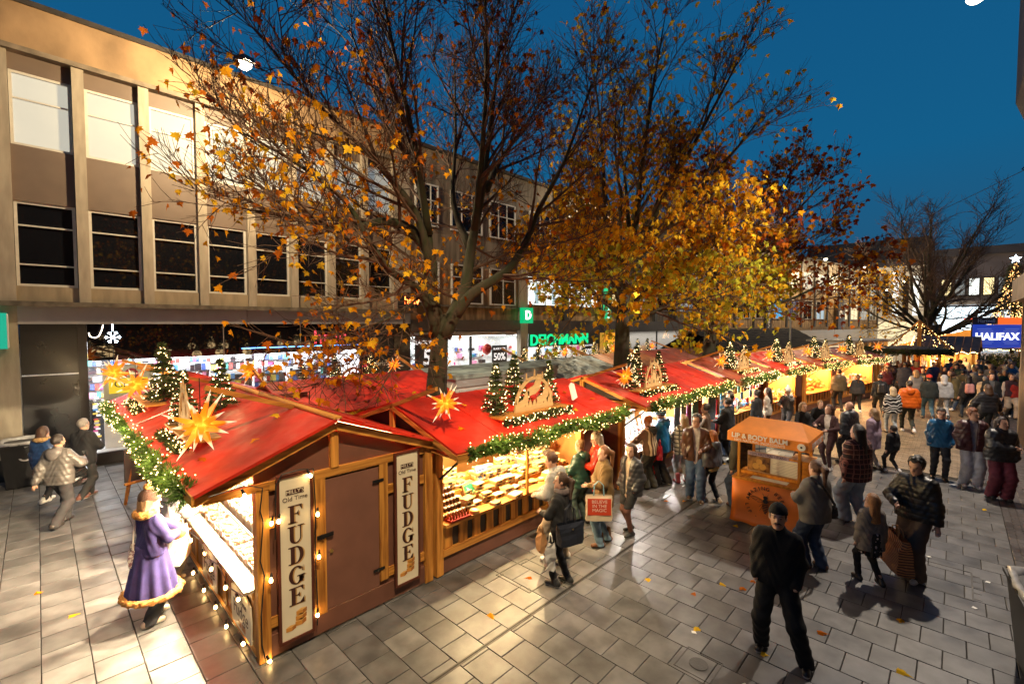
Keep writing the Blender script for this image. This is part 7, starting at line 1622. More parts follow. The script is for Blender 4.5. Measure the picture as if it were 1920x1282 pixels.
# awning: ridge across the cart, valances with print
aw = MB(); x0, x1, xm = -.14, 1.02, .40; y0, y1 = -.10, 1.20; ze, zr = 1.80, 2.02
aw.add([(x0, y0, ze), (x0, y1, ze), (xm, y1 - .22, zr), (xm, y0 + .22, zr), (x1, y0, ze), (x1, y1, ze)], [(0, 3, 2, 1), (3, 4, 5, 2), (0, 4, 3), (1, 2, 5)])
aw.add([(x0, y0, ze), (x0, y1, ze), (x0 - .012, y1, ze - .17), (x0 - .012, y0, ze - .17)], [(0, 1, 2, 3)]).add([(x0, y0, ze), (x1, y0, ze), (x1, y0 - .012, ze - .17), (x0 - .012, y0 - .012, ze - .17)], [(3, 2, 1, 0)]).add([(x1, y0, ze), (x1, y1, ze), (x1, y1, ze - .17), (x1, y0, ze - .17)], [(3, 2, 1, 0)]).add([(x0, y1, ze), (x1, y1, ze), (x1, y1, ze - .17), (x0, y1, ze - .17)], [(0, 1, 2, 3)])
o = aw.build('awning', ORR, c); o.modifiers.new('s', 'SOLIDIFY').thickness = .006
WPR = M('white_letter_print', (.8, .76, .7), .5, .05)
text('LIP & BODY BALM', 'lettering', WPR, c, .118, (x0 - .026, .66, ze - .055), (R(86), 0, R(-90)), .002, bold=.003, sx=.98); text('100% NATURAL INGREDIENTS', 'lettering', WPR, c, .062, (x0 - .032, .66, ze - .132), (R(86), 0, R(-90)), .002)
text('RAW HONEY', 'lettering', WPR, c, .135, (.36, y0 - .034, ze - .085), (R(90), 0, 0), .002, bold=.004)
for p, rt in (((x0 - .030, .0, ze - .09), (R(90), 0, R(-90))), ((.88, y0 - .034, ze - .09), (R(90), 0, 0))):
    o = MB().lathe([(.062, 0), (.062, .003)], 18).build('emblem_disc', WPR, c, loc=p, rot=rt); MB().lathe([(.018, .004), (.018, .006)], 8).build('emblem_bee', BLACK, o)
# bee emblem and arched words on the front canvas
INK = M('black_print', (.02, .012, .01), .6, 0); bc = (-.052, .56, .54)
def on_front(poly, name, m=INK, t_=.002, dx=0):
    return MB().prism(poly, t_).build(name, m, c, loc=(bc[0] + dx, bc[1], bc[2]), rot=(0, 0, R(-90)))
def oval(cx, cz, rx, rz_, rot=0, n=16): return [(cx + rx * math.cos(a) * math.cos(rot) - rz_ * math.sin(a) * math.sin(rot), cz + rx * math.cos(a) * math.sin(rot) + rz_ * math.sin(a) * math.cos(rot)) for a in np.linspace(0, 6.283, n, endpoint=False)]
on_front(oval(0, .125, .036, .03), 'bee_head'); on_front(oval(0, .06, .042, .045), 'bee_thorax')
for k in range(6): z = .005 - k * .030; wv = [.045, .05, .048, .042, .032, .018][k]; on_front([(-wv, z), (wv, z), (wv * .95, z - .019), (-wv * .95, z - .019)], 'bee_stripe')
for s in (-1, 1):
    w1 = [(s * a, b) for a, b in oval(.135, .075, .10, .034, .25)]
    for k in range(16):
        a, b = w1[k], w1[(k + 1) % 16]; MB().beam((a[0], 0, a[1]), (b[0], 0, b[1]), .004, .004).build('bee_wing', INK, c, loc=bc, rot=(0, 0, R(-90)))
    for pts in (((.03, .07), (.22, .11)), ((.03, .06), (.20, .07)), ((.03, .05), (.13, .02)), ((.03, .03), (.10, -.06)), ((.03, .0), (.09, -.13)), ((.02, .15), (.05, .20))):
        (a0, b0), (a1, b1) = pts; MB().beam((s * a0, 0, b0), (s * a1, 0, b1), .005, .004).build('bee_leg', INK, c, loc=bc, rot=(0, 0, R(-90)))
def arc_text(s, rad, a0, a1, up, size):
    for k, ch in enumerate(s):
        if ch == ' ': continue
        a = R(a0 + (a1 - a0) * k / (len(s) - 1)); p = Vector((math.cos(a) * rad, 0, math.sin(a) * rad)); rot = (a - math.pi / 2) if up else (a + math.pi / 2)
        o = text(ch, 'letter', INK, c, size, (0, 0, 0), (0, 0, 0), .002, bold=.001)
        o.matrix_local = Matrix.Translation(Vector(bc) + Matrix.Rotation(R(-90), 3, 'Z') @ p + Vector((-.004, 0, 0))) @ Matrix.Rotation(R(-90), 4, 'Z') @ Matrix.Rotation(-rot, 4, 'Y') @ Matrix.Rotation(R(90), 4, 'X')
arc_text('AMAZING BEES', .29, 168, 12, True, .088); arc_text('LIP & BODYBALM', .31, 192, 348, False, .082)
for px, py in ((.2, -.02), (.2, 1.1), (.75, -.02), (.75, 1.1)):
    o = MB().lathe([(.001, -.02), (.10, -.02), (.12, -.012), (.12, .012), (.10, .02), (.001, .02)], 18).build('wheel', BLACK, c, True, loc=(px, py, .12), rot=(R(90), 0, 0)); MB().lathe([(.001, -.024), (.05, -.024), (.05, .024), (.001, .024)], 12).build('rim', STEEL, o)

# ================================================================== BAGS AND THINGS IN HANDS
def bagmesh(t, wd, dp, h, mt, taper=.9, name='body', jit=.01, handles=True, hm=None, hh=.16):
    mb = MB(); n = 6; rr = random.Random(int(wd * 1000))
    vs = []; fs = []
    for j in range(n + 1):
        u = j / n; k = 1 + (taper - 1) * (1 - u); f = 1 - .55 * u ** 3
        for a, b in ((-1, -1), (-.33, -1.1), (.33, -1.1), (1, -1), (1.03, 0), (1, 1), (.33, 1.1), (-.33, 1.1), (-1, 1), (-1.03, 0)): vs.append((a * wd / 2 * k + rr.uniform(-jit, jit), b * dp / 2 * f + rr.uniform(-jit, jit), -h + h * u))
    for j in range(n):
        for i in range(10): fs.append((j * 10 + i, j * 10 + (i + 1) % 10, (j + 1) * 10 + (i + 1) % 10, (j + 1) * 10 + i))
    fs.append(tuple(range(9, -1, -1))); o = MB().add(vs, fs).build(name, mt, t)
    if handles:
        for s in (-1, 1): MB().tube([(-wd * .2, s * dp * .18, -.02), (-wd * .17, s * dp * .1, hh * .7), (0, 0, hh), (wd * .17, s * dp * .1, hh * .7), (wd * .2, s * dp * .18, -.02)], .009, 5).build('handle', hm or mt, t)
    return o
NAVYL = M('navy_leather', (.018, .022, .035), .35, .2, 8)
t = thing('shoulder_bag', 'navy leather tote on the arm of the ponytailed woman', 'bag', (5.10, 3.80, 1.02), R(-20)); bagmesh(t, .42, .15, .30, NAVYL, .82, hh=.26); MB().lathe([(.014, 0), (.014, .004)], 10).build('badge', M('gold_badge', (.6, .45, .2), .3, 0, metal=1), t, loc=(0, -.082, -.07), rot=(R(90), 0, 0))
t = thing('paper_carrier', 'brown paper carrier bag beside the ponytailed woman', 'bag', (4.98, 4.22, .80), R(60)); bagmesh(t, .20, .10, .28, M('kraft_paper', (.36, .19, .08), .7, .15), 1, hh=.08)
t = thing('plastic_carrier', 'crumpled clear plastic bag hanging beside the ponytailed woman', 'bag', (5.02, 4.08, .72), R(40)); bagmesh(t, .26, .14, .42, M('clear_plastic', (.62, .6, .56), .25, .3, 9), .8, jit=.03, hh=.08)
t = thing('red_tote', 'red and cream printed tote on the arm of the olive parka woman', 'bag', (6.33, 4.13, .98), R(-48)); bagmesh(t, .42, .14, .40, M('tote_cream', (.66, .54, .38), .6, .1), .97, hh=.24, hm=M('tote_handle', (.18, .34, .42), .6, .1)); bx('print_panel', M('tote_red', (.62, .06, .02), .6, .1), t, -.19, .19, -.086, -.078, -.30, -.03)
for s_, z_ in (('BELIEVE', -.08), ('IN THE', -.15), ('MAGIC', -.22)): text(s_, 'lettering', M('tote_letter', (.8, .6, .5), .6, 0) if z_ == -.08 else bpy.data.materials['tote_letter'], t, .075, (0, -.089, z_), (R(90), 0, 0), .001)
STRB = M('striped_paper', (.50, .20, .06), .6, .1, col2=None); 
def diag():
    m = bpy.data.materials.new('diagonal_striped_paper'); m.use_nodes = True; n = m.node_tree.nodes; L = m.node_tree.links; b = n['Principled BSDF']; tc = n.new('ShaderNodeTexCoord'); wv = n.new('ShaderNodeTexWave'); mp = n.new('ShaderNodeMapping'); mp.inputs['Rotation'].default_value = (0, R(25), 0); L.new(tc.outputs['Object'], mp.inputs[0]); L.new(mp.outputs[0], wv.inputs[0]); wv.bands_direction = 'Z'; wv.inputs['Scale'].default_value = 9; cr = n.new('ShaderNodeValToRGB'); cr.color_ramp.elements[0].position = .38; cr.color_ramp.elements[1].position = .45; cr.color_ramp.elements[0].color = (.08, .03, .02, 1); cr.color_ramp.elements[1].color = (.50, .19, .06, 1); L.new(wv.outputs[0], cr.inputs[0]); L.new(cr.outputs[0], b.inputs[0]); b.inputs['Roughness'].default_value = .55; return m
t = thing('paper_bag', 'large orange striped paper bag carried by the backpack man', 'bag', (8.72, .52, .70), R(25)); bagmesh(t, .58, .20, .50, diag(), .98, jit=.012, hh=.13, hm=M('paper_cord', (.4, .2, .08), .7, 0)); bx('base_band', M('kraft_base', (.42, .24, .11), .6, .1), t, -.27, .27, -.115, -.105, -.49, -.43)
t = thing('cream_tote', 'pale cream canvas tote held at the bright fudge counter', 'bag', (1.30, 7.75, .92), R(60)); bagmesh(t, .40, .12, .44, M('cream_canvas', (.8, .74, .60), .7, .08), 1, hh=.2)
t = thing('helmet_bag', 'shiny black drawstring bag hanging from the grey puffer arm', 'bag', tuple(np.array(P_grey.location) + (.22, .05, 1.02)), R(20)); bagmesh(t, .34, .20, .32, M('shiny_black', (.012, .012, .013), .2, .2, 8), .7, jit=.02, hh=.14)
t = thing('phone', 'dark phone held up by the man in grey puffer', 'phone', tuple(HANDS[P_grey.name][1] + np.array((.02, .02, .06)))); bx('body', BLACK, t, -.037, .037, -.004, .004, -.07, .07); bx('screen', M('phone_glass', (.01, .01, .012), .05, 0), t, -.034, .034, -.006, -.0045, -.065, .065)
t = thing('handbag', 'small flowery handbag at the hip of the purple coat woman', 'bag', tuple(np.array(P_purple.location) + (-.16, .10, .98)), R(80)); bagmesh(t, .24, .10, .22, M('flower_fabric', (.7, .64, .6), .6, col2=(.25, .12, .14), scale=28, ramp=(.45, .55)), .9, handles=False); MB().tube([(-.1, 0, 0), (.0, -.02, .35), (.12, -.2, .48), (.14, -.3, .40)], .008, 5).build('strap', M('pale_strap', (.7, .64, .58), .6, 0), t)
t = thing('red_bag', 'shiny red bag between the striped fleece and blue coat', 'bag', (9.86, 4.80, 1.02), R(20)); bagmesh(t, .24, .12, .34, M('red_shine', (.40, .01, .02), .3, .2, 8), .9, hh=.12)
bs_ = bpy.data.objects.get('person.017')
def strap_on(pos, rz, k):
    t = thing('crossbody_bag', 'black cross body bag and strap over the grey jacket', 'bag', pos, rz); pts = [(-.17, -.05, 1.46), (-.12, -.185, 1.38), (0, -.215, 1.22), (.13, -.205, 1.06), (.235, -.12, .95)]
    MB().tube([(a * k, b * k, c_ * k) for a, b, c_ in pts], .019, 6).build('strap', BLACK, t); o = bagmesh(t, .22, .10, .18, BLACK, .95, handles=False); o.location = (.27 * k, -.04, .98 * k); o.rotation_euler = (0, 0, R(70))
strap_on((8.28, 1.47, 0), R(62 - 90), 1.0)
t = thing('tall_black_bag', 'flat black bag held by the dark woman crossing pale paving', 'bag', (21.5, -1.2, .80), R(30)); bagmesh(t, .36, .14, .40, BLACK, 1)

# ================================================================== BINS, EASEL, STREET SMALLS
def bagrim(t, pts_r, z, mt, h=.12):
    vs = []; fs = []; n = 28; rr = random.Random(8)
    for r_, dz in ((1.0, -h), (1.08, -h * .4), (1.10, .01), (1.0, .03), (.92, -.05), (.86, -.22)):
        for k in range(n):
            a = 2 * math.pi * k / n; cx, cy_ = math.cos(a), math.sin(a); q = max(abs(cx), abs(cy_)); s = pts_r / (q ** .8) * r_ * .95; vs.append((cx * s + rr.uniform(-.012, .012), cy_ * s + rr.uniform(-.012, .012), z + dz + rr.uniform(-.012, .012)))
    for j in range(5):
        for k in range(n): fs.append((j * n + k, j * n + (k + 1) % n, (j + 1) * n + (k + 1) % n, (j + 1) * n + k))
    return MB().add(vs, fs).build('bag_liner', mt, t, True)
POLY = M('clear_liner', (.50, .50, .50), .2, .35, 10)
def bin_(p, rz, lab, wd=.62, h=.98):
    t = thing('litter_bin', lab, 'bin', p, rz); mb = MB(); a, b = wd / 2 * .8, wd / 2
    mb.add([(-a, -a, .02), (a, -a, .02), (a, a, .02), (-a, a, .02), (-b, -b, h), (b, -b, h), (b, b, h), (-b, b, h)], [(3, 2, 1, 0), (0, 1, 5, 4), (1, 2, 6, 5), (2, 3, 7, 6), (3, 0, 4, 7)]); mb.build('body', M('bin_black', (.018, .018, .020), .45, .2, 6), t); MB().box(-b - .02, b + .02, -b - .02, b + .02, h - .05, h - .01).build('rim', BLACK, t)
    bagrim(t, b, h + .03, POLY); return t
t = bin_((-.28, 15.72, 0), 0, 'black litter bin with clear liner by the black shop panel', .80, 1.02); MB().lathe([(.12, 0), (.12, .004)], 20).build('round_sticker', M('grey_print', (.5, .5, .5), .5, 0), t, loc=(0, -.37, .74), rot=(R(90), 0, 0)); MB().lathe([(.085, .0045), (.085, .007)], 20).build('round_sticker', BLACK, t, loc=(0, -.37, .74), rot=(R(90), 0, 0))
bin_((7.25, -1.02, 0), .1, 'black litter bin with crumpled liner at the picture edge', .95, 1.0)
t = thing('easel', 'wooden easel with brown board standing by the alley customers', 'easel', (1.42, 12.6, 0), R(20))
for a, b in (((-.3, -.1, 0), (-.05, 0, 1.25)), ((.3, -.1, 0), (.05, 0, 1.25)), ((0, .45, 0), (0, .02, 1.2))): MB().beam(a, b, .05, .03).build('leg', WZ, t)
bx('board', M('chalkboard', (.05, .04, .035), .6, .2), t, -.28, .28, -.07, -.05, .45, 1.15); bx('ledge', WX, t, -.3, .3, -.12, -.072, .40, .445)
t = thing('white_box', 'white carton standing near the easel by fudge customers', 'box', (1.35, 9.3, 0)); bx('carton', PAPER, t, -.2, .2, -.25, .25, 0, .9); bx('tape_strip', M('tape', (.5, .4, .25), .4, 0), t, -.03, .03, -.251, .251, .901, .904)
IRON = M('cast_iron', (.05, .045, .04), .5, .3, 12, .3, 60)
t = thing('access_cover', 'square recessed paving cover between the stalls and drain', 'cover', (5.05, 4.55, .002), .0); mb = MB()
for q in ((-.34, .34, -.34, -.325), (-.34, .34, .325, .34), (-.34, -.325, -.325, .325), (.325, .34, -.325, .325)): mb.box(q[0], q[1], q[2], q[3], -.01, .0025)
mb.build('frame', IRON, t)
for a in range(4): MB().lathe([(.025, 0), (.025, .003)], 10).build('key_hole', IRON, t, loc=(.27 * (1 if a % 2 else -1), .27 * (1 if a > 1 else -1), 0))
t = thing('access_cover', 'small round iron cover in a square stone near the striding man', 'cover', (5.02, 1.95, .003)); MB().lathe([(.001, .0), (.10, .0), (.10, .004), (.001, .004)], 20).build('lid', IRON, t); mb = MB()
for q in ((-.2, .2, -.2, -.19), (-.2, .2, .19, .2), (-.2, -.19, -.19, .19), (.19, .2, -.19, .19)): mb.box(q[0], q[1], q[2], q[3], -.01, .001)
mb.build('frame', IRON, t)
t = thing('access_cover', 'long iron cover with toothed edge beside the paper bag', 'cover', (9.3, .0, .003), 0); mb = MB()
for q in ((-.5, .5, -.3, -.28), (-.5, .5, .28, .3), (-.5, -.48, -.28, .28), (.48, .5, -.28, .28)): mb.box(q[0], q[1], q[2], q[3], -.01, .002)
for k in range(5): mb.prism([(0, 0), (.10, .03), (0, .06)], .004, Matrix.Translation((-.45 + .2 * k, -.28, 0)) @ Matrix.Rotation(R(-90), 4, 'X') @ Matrix.Rotation(R(90), 4, 'Y'))
mb.build('frame', IRON, t)
rl = random.Random(12)
lp = None
for k in range(34):
    if k < 10: x, y = rl.uniform(-1.2, 1.1), rl.uniform(5.6, 11)
    elif k < 20: x, y = rl.uniform(5.5, 10), rl.uniform(-.6, 2.8)
    else: x, y = rl.uniform(2.5, 14), rl.uniform(-.6, 4.9)
    o = link(bpy.data.objects.new('fallen_leaf', LEAFME[k % 3])); o.location = (x, y, .014); o.rotation_euler = (rl.uniform(-.15, .15), rl.uniform(-.15, .15), rl.uniform(0, 6.28)); o.scale = (rl.uniform(.10, .16),) * 3
    tag(o, 'dry curled %s maple leaf on the paving %s' % (('amber', 'yellow', 'rust')[k % 3], 'beside the fudge counter' if k < 10 else 'around the striding man' if k < 20 else 'along the slot drain'), 'leaf', 'fallen leaves on the paving')
for k, (x, y) in enumerate(((5.05, 1.48), (5.5, 2.2), (4.75, 1.0), (8.6, -.3), (10.0, .2), (9.6, -.45))):
    o = MB().prism([(-.03, -.02), (.02, -.03), (.04, .01), (.0, .03)], .004, Matrix.Rotation(R(-90), 4, 'X')).build('litter_scrap', PAPER, None, loc=(x, y, .006), rot=(0, 0, k)); tag(o, 'tiny white paper scrap trodden on the grey paving', 'litter', 'paper scraps on the paving')

# ================================================================== FAR STALLS, BAR AND CHRISTMAS TREE
SLATE = M('dark_slate', (.018, .017, .019), .9, .4, 3, spec=.15)
t = thing('chalet', 'long chalet with dark shingled roof beyond the third maple', 'chalet', (27.8, 9.6, 0), R(-10)); bx('wall', BROWN, t, .2, 14, .5, 4, 0, 2.2); bx('lit_front', M('chalet_glow', (.5, .3, .12), .6, .4, 2, emit=(1, .5, .15), es=.35), t, .3, 13.8, .46, .5, .8, 2.0)
mb = MB(); n_ = 0
first = None
for r_ in range(9):
    for k in range(26):
        x = k * .54 + (.27 if r_ % 2 else 0); u0, u1 = r_ / 9, (r_ + 1.12) / 9; y0_, y1_ = -.1 + u0 * 2.3, -.1 + u1 * 2.3; z0_, z1_ = 2.15 + u0 * 1.25, 2.15 + u1 * 1.25
        if first is None:
            m_ = MB(); m_.add([(0, 0, .02), (.525, 0, .02), (.525, y1_ - y0_, z1_ - z0_), (0, y1_ - y0_, z1_ - z0_), (0, 0, 0), (.525, 0, 0)], [(0, 1, 2, 3), (4, 5, 1, 0), (3, 2, 5, 4)]); first = m_.build('shingle', SLATE, t); first.location = (x, y0_, z0_)
        else: o = inst(first, t); o.location = (x, y0_, z0_ + rl.uniform(0, .012))
slope_ = MB().add([(0, -.1, 2.12), (14.4, -.1, 2.12), (14.4, 2.2, 3.37), (0, 2.2, 3.37), (14.4, 4.5, 2.12), (0, 4.5, 2.12)], [(0, 1, 2, 3), (3, 2, 4, 5)]).build('roof', SLATE, t)
for k, x in enumerate((30.6, 31.0, 31.4)):
    o = MB().tube([(0, 0, 0), (0, 0, 4.15)], .045, 8).build('steel_mast', STEEL, None, loc=(x, 6.9 + .1 * k, 0)); tag(o, 'slim pale steel mast standing before the shingled chalet', 'mast', 'steel masts by the chalet')
# flat roofed kiosk
t = thing('kiosk', 'flat roofed wooden kiosk with lit glass counter behind the crowd', 'kiosk', (35.2, 4.6, 0), R(-14)); bx('roof', M('kiosk_roof', (.28, .27, .26), .6, .2), t, -.5, 5.2, -.8, 2.4, 2.62, 2.74); bx('fascia', M('kiosk_board', (.55, .36, .16), .6, .3, 3), t, 0, 4.6, -.3, -.2, 2.05, 2.6)
for k in range(4): bx('post', WZ, t, k * 1.5, k * 1.5 + .1, -.3, -.2, 0, 2.05)
bx('counter', WX, t, .1, 4.5, -.35, .2, .7, 1.0); bx('lit_back', M('kiosk_glow', (.6, .5, .35), .5, .7, 2.5, emit=(1, .75, .4), es=.9), t, .1, 4.6, 1.2, 1.3, .2, 2.3); bx('glass', GLS, t, .1, 4.5, -.1, -.09, 1.0, 1.6)
for k in range(3): bx('canopy_post', STEEL, t, .3 + k * 2.2, .36 + k * 2.2, -.78, -.72, 0, 2.62)
# round canopy with greenery
t = thing('round_canopy', 'low dark canopy edged with fir greenery above the crowd', 'canopy', (34.4, 1.9, 0)); MB().lathe([(1.75, 2.12), (1.7, 2.40), (.1, 2.55)], 24, cap=False).build('canopy', M('canopy_brown', (.06, .035, .022), .7, .3, 3), t)
for k in range(6): a = k * math.pi / 3; bx('post', WZ, t, 1.55 * math.cos(a) - .06, 1.55 * math.cos(a) + .06, 1.55 * math.sin(a) - .06, 1.55 * math.sin(a) + .06, 0, 2.2)
mb = MB(); rr = random.Random(6)
for k in range(900): a = rr.uniform(0, 6.283); sprig(mb, Vector((1.76 * math.cos(a), 1.76 * math.sin(a), rr.uniform(2.08, 2.42))), Vector((math.cos(a), math.sin(a), rr.uniform(-.7, .4))), .2, 7, .014, rr, .12)
mb.build('fir_greenery', NEEDLED, t, kind='stuff')
# pyramid of lights
t = thing('light_pyramid', 'open timber pyramid wound with tiny warm lights', 'light frame', (36.6, 1.5, 0)); top = Vector((0, 0, 4.0)); lb = MB(); rr = random.Random(4)
for k in range(6): a = k * math.pi / 3; p = Vector((1.5 * math.cos(a), 1.5 * math.sin(a), 2.35)); MB().beam(p, top, .05, .05).build('rafter', WZ, t)
for k in range(150): a = rr.uniform(0, 6.28); u = rr.random() ** 3; lb.octa((1.5 * math.cos(a) * (1 - u), 1.5 * math.sin(a) * (1 - u), 2.35 + 1.6 * u), .018)
lb.build('fairy_lights', BULB, t, kind='stuff'); bx('post', WZ, t, -.1, .1, -.1, .1, 0, 3.9)
# bar hut, banner, hedge
hut = thing('bar_hut', 'wooden beer hut with ribbed brown roof and strings of bulbs', 'hut', (38.0, .35, 0), R(-4)); RIB = M('ribbed_brown_roof', (.12, .07, .045), .5, .4, 4)
for s in (-1, 1):
    for k in range(8):
        y = -3.1 + k * .36; 
        if s == -1: x0_, z0_, x1_, z1_ = -1.6, 2.08, .5, 3.0
        else: x0_, z0_, x1_, z1_ = 2.6, 2.08, .5, 3.0
        MB().beam((x0_, y + 1.8, z0_), (x1_, y + 1.8, z1_), .34, .05).build('roof_board', RIB, hut)
for k in range(5):
    for xx in (-1.2, 2.0): bx('post', WZ, hut, xx - .08, xx + .08, -1.3 + k * .62, -1.18 + k * .62, 0, 2.2)
bx('counter', WX, hut, -1.2, -.8, -1.3, 1.2, .0, 1.05); bx('lit_back', M('hut_glow', (.6, .3, .08), .6, .6, 2.2, emit=(1, .45, .08), es=.35), hut, 1.4, 1.5, -1.3, 1.3, .3, 2.3)
lb = MB()
for k in range(120): u = rr.random(); lb.octa((-1.62 + rr.uniform(-.1, .1), -1.5 + 2.9 * u, 2.06 + .12 * abs(math.sin(u * 20))), .02)
for k in range(60): u = rr.random(); lb.octa((-1.6 + 2.1 * u, 1.5, 2.1 + .92 * u), .02)
lb.build('fairy_lights', BULB, hut, kind='stuff'); light('POINT', 'hut_lamp', (-1.3, .3, 2.0), 420, (1, .6, .25), .1, parent=hut)
t = thing('big_roof', 'orange lit roof of the beer garden behind the banner', 'roof', (44, -2, 0)); MB().prism([(-5, 2.2), (5.2, 2.2), (2.0, 4.3)], 4, Matrix(((0, 1, 0, 0), (-1, 0, 0, 0), (0, 0, 1, 0), (0, 0, 0, 1)))).build('roof', M('orange_glow_roof', (.65, .25, .04), .6, .3, 2, emit=(1, .35, .04), es=.35), t); lb = MB()  # lamplit look of the roof put in as its own glow
for k in range(110): u = rr.random(); lb.octa((-.05, 5 - 7 * u, 2.2 + 2.1 * u + .05) if k % 2 else (-.05, -5.2 + 3.2 * u, 2.2 + 2.1 * u), .025)
lb.build('fairy_lights', BULB, t, kind='stuff')
for k in range(6): bx('post', WZ, t, -.3, -.1, -5 + k * 1.9, -4.8 + k * 1.9, 0, 2.2)
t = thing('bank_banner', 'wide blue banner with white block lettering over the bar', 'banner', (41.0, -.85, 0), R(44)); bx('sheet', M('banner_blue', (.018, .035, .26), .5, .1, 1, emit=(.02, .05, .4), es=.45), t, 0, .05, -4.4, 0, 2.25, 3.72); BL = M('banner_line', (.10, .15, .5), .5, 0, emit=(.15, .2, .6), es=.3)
for z_, a0, a1 in ((3.42, -1.15, -.25), (3.30, -1.25, -.35), (3.18, -1.35, -.45), (2.62, -1.3, -.4), (2.5, -1.2, -.3), (3.42, -2.9, -2.0), (3.30, -2.8, -1.9), (3.18, -2.7, -1.8), (2.62, -2.8, -1.9), (2.5, -2.9, -2.0)): bx('pattern_line', BL, t, -.012, -.002, a0, a1, z_, z_ + .05)
text('HALIFAX', 'lettering', E('banner_white', (.85, .88, 1), .9), t, .62, (-.02, -1.50, 2.95), (R(90), 0, R(-90)), .01, bold=.02, sx=1.12)
for k in range(2): bx('post', BLACKM, t, .05, .15, -4.3 + k * 4.2, -4.2 + k * 4.2, 0, 3.7)
lb = MB()
for k in range(130): u = rr.random(); lb.octa((-.08, -4.4 * u, 2.17 - .10 * abs(math.sin(u * 17))), .022)
lb.build('fairy_lights', BULB, t, kind='stuff')
t = thing('bar_sign', 'orange and brown sign with small white lettering above banner', 'sign', (41.2, -.75, 3.93), R(44)); bx('sheet', M('sign_orange', (.75, .10, .02), .5, 0, emit=(1, .15, .02), es=.5), t, 0, .05, -4.4, -1.7, -.19, .24); bx('sheet', M('sign_brown2', (.14, .05, .02), .5, 0), t, 0, .05, -1.69, -.1, -.19, .24); text('Hartnell', 'lettering', PAPER, t, .34, (-.015, -.95, .02), (R(90), 0, R(-90)), .006)
t = thing('fir_hedge', 'thick dark fir hedge under the blue banner', 'hedge', (40.4, -2.4, 0)); mb = MB()
for k in range(1500): sprig(mb, Vector((rr.uniform(-.35, .35), rr.uniform(-2.2, 2.6), rr.uniform(.3, 1.75))), Vector((rr.uniform(-1, .2), rr.uniform(-.6, .6), rr.uniform(-.2, 1))), .35, 8, .02, rr, .16)
mb.build('foliage', NEEDLED, t, kind='stuff')
t = thing('christmas_tree', 'tall cone shaped tree covered in golden lights with white star', 'christmas tree', (85.8, -5.3, 0)); mb = MB(); lb = MB()
for k in range(1600):
    u = rr.random() ** 1.4; a = rr.uniform(0, 6.28); r_ = 2.8 * (1 - u) * rr.uniform(.8, 1.05); sprig(mb, Vector((r_ * math.cos(a) * .8, r_ * math.sin(a) * .8, 1 + 10.3 * u)), Vector((math.cos(a), math.sin(a), -.2)), .6, 6, .05, rr, .35)
for k in range(2300): u = rr.random() ** 1.4; a = rr.uniform(0, 6.28); r_ = 2.8 * (1 - u) + .1; lb.octa((r_ * math.cos(a), r_ * math.sin(a), 1 + 10.3 * u), .045)
mb.build('foliage', NEEDLED, t, kind='stuff'); lb.build('fairy_lights', E('tree_bulb', (1, .50, .16), 5), t, kind='stuff'); bx('trunk', BARK if 'BARK' in globals() else DARKB, t, -.2, .2, -.2, .2, 0, 10)
st_ = []
for k in range(10): a = k * math.pi / 5 + math.pi / 2; r_ = .55 if k % 2 == 0 else .23; st_.append((r_ * math.cos(a), r_ * math.sin(a)))
MB().prism(st_, .15, Matrix(((0, 1, 0, 0), (-1, 0, 0, 0), (0, 0, 1, 11.9), (0, 0, 0, 1)))).build('star', E('white_star', (.75, .9, 1), 6), t)
# span wire
t = thing('span_wire', 'thin span wire with scroll bracket crossing the evening sky', 'wire', (22.4, -1.85, 8.95)); A_ = Vector((0, 0, 0)); B_ = Vector((48, 16, 3.0)); MB().tube([A_.lerp(B_, u) - Vector((0, 0, 2.2 * u * (1 - u))) for u in np.linspace(0, 1, 14)], .012, 4).build('wire', BLACK, t)
MB().tube([(0, -.05, .1), (-.05, .3, .0), (-.02, .42, -.15), (0, .3, -.25), (.02, .2, -.15), (0, .28, -.08)], .02, 5).build('bracket', BLACKM, t)

for k, (lx, u) in enumerate(((.4, .3), (1.0, .7), (1.7, .45), (2.2, .85), (3.0, .2), (3.6, .6), (4.0, .35), (.7, .9))):
    y_ = -.62 + 1.6 * u; o = link(bpy.data.objects.new('fallen_leaf', LEAFME[k % 3])); o.location = Wm(sB, (lx, y_, 2.05 + .53 * u)); o.rotation_euler = (.31, 0, k * 1.3); o.scale = (.13,) * 3; tag(o, 'fallen maple leaf stuck on the red roof of the cheese stall', 'leaf', 'fallen leaves on the cheese stall roof')
for k, (y_, u) in enumerate(((.5, .5), (1.0, .8), (3.3, .4), (3.8, .75), (2.9, .15), (.8, .2))):
    o = link(bpy.data.objects.new('fallen_leaf', LEAFME[k % 3])); o.location = Wm(sA, (-.58 + 1.47 * u, y_, 2.125 + .59 * u)); o.rotation_euler = (0, -.38, k * 1.7); o.scale = (.13,) * 3; tag(o, 'fallen maple leaf stuck on the red roof of the fudge stall', 'leaf', 'fallen leaves on the fudge stall roof')

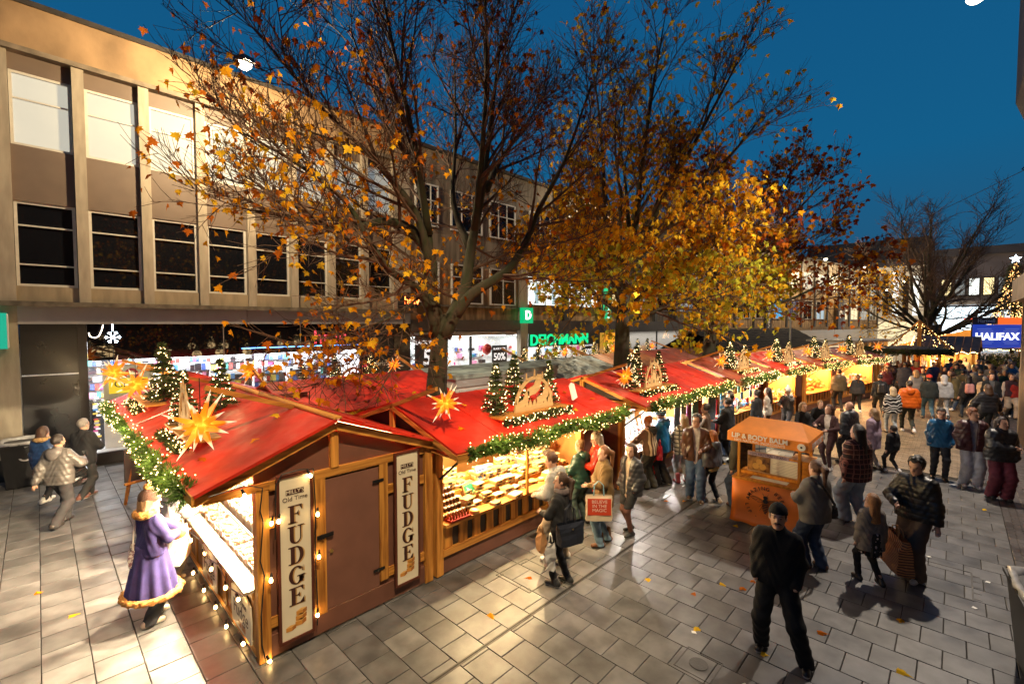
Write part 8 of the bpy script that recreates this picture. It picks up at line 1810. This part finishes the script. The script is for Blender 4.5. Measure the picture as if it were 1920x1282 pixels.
# ================================================================== FLOOD LAMPS AND STREET LAMPS
LAMPG = E('lamp_glass', (1, .90, .66), 5)
def flood(p, label, energy, aim, col=(1, .78, .47), arm=None, size=.35, spot=None):
    t = thing('street_lamp', label, 'street lamp', p)
    d = (Vector(aim) - Vector(p)).normalized(); q = d.to_track_quat('-Z', 'Y').to_euler()
    MB().prism([(-.24, 0), (.24, 0), (.18, .14), (-.18, .14)], .3, Matrix.Translation((0, -.15, 0))).build('housing', BLACKM, t, rot=q)
    MB().lathe([(.001, -.16), (.10, -.14), (.17, -.08), (.19, 0), (.001, .0)], 16).build('glass', LAMPG, t, True, rot=q)
    if spot: light('SPOT' if spot > 0 else 'POINT', 'lamp_light', tuple(d * .24), energy, col, .16, q, t, spot=R(spot) if spot > 0 else None)
    else: light('AREA', 'lamp_light', tuple(d * .04), energy, col, size, q, t, sy=.25)
    if arm: mb = MB(); mb.tube([(0, 0, .1), tuple(Vector(arm) - Vector(p))], .03, 6); mb.build('arm', BLACKM, t)
    return t
flood((3.94, 13.5, 10.56), 'bright flood lamp on the parapet glowing through the maple twigs', 1250, (4.2, 13.6, 0), (1, .74, .42), arm=(3.94, 16.4, 11.5), spot=-1)
flood((25.5, 14.9, 11.3), 'flood lamp on the parapet hidden among golden leaves', 1700, (25.5, 14.5, 0), arm=(25.5, 16.4, 11.3), spot=-1)
for k, (lx, lab) in enumerate(((5, 'flood lamp on the tan block nearest the golden maple'), (17, 'added flood lamp on the tan block above the boot shop sign'), (29, 'added flood lamp over the dark oval sign of the tan block'), (41, 'flood lamp yellowing the far end of the tan block'))):  # the middle lamps of this row are added to brighten the tan wall
    a_ = R(-10.1); wx, wy = 45.2 + lx * math.cos(a_) + 3.4 * math.sin(a_), 16.9 + lx * math.sin(a_) - 3.4 * math.cos(a_); ax, ay = 45.2 + lx * math.cos(a_), 16.9 + lx * math.sin(a_)
    flood((wx, wy, 11.0), lab, 1300, (wx, wy - .1, 0), (1, .74, .42), arm=(ax, ay, 11.6), spot=-1)
flood((16.9, -.15, 12.12), 'bright street lamp on an arm from the dark corner building', 4000, (17, 2.6, 0), (1, .85, .68), arm=(16.9, -1.8, 12.6), spot=110)

flood((1.0, -.5, 12.3), 'unseen street lamp on an arm over the fudge stall end of the corner building', 3900, (2.9, 7.2, 1.5), (1, .76, .45), arm=(1.0, -1.8, 12.6), spot=60)  # unseen lamp, inferred from the lit stall fronts and added to light them
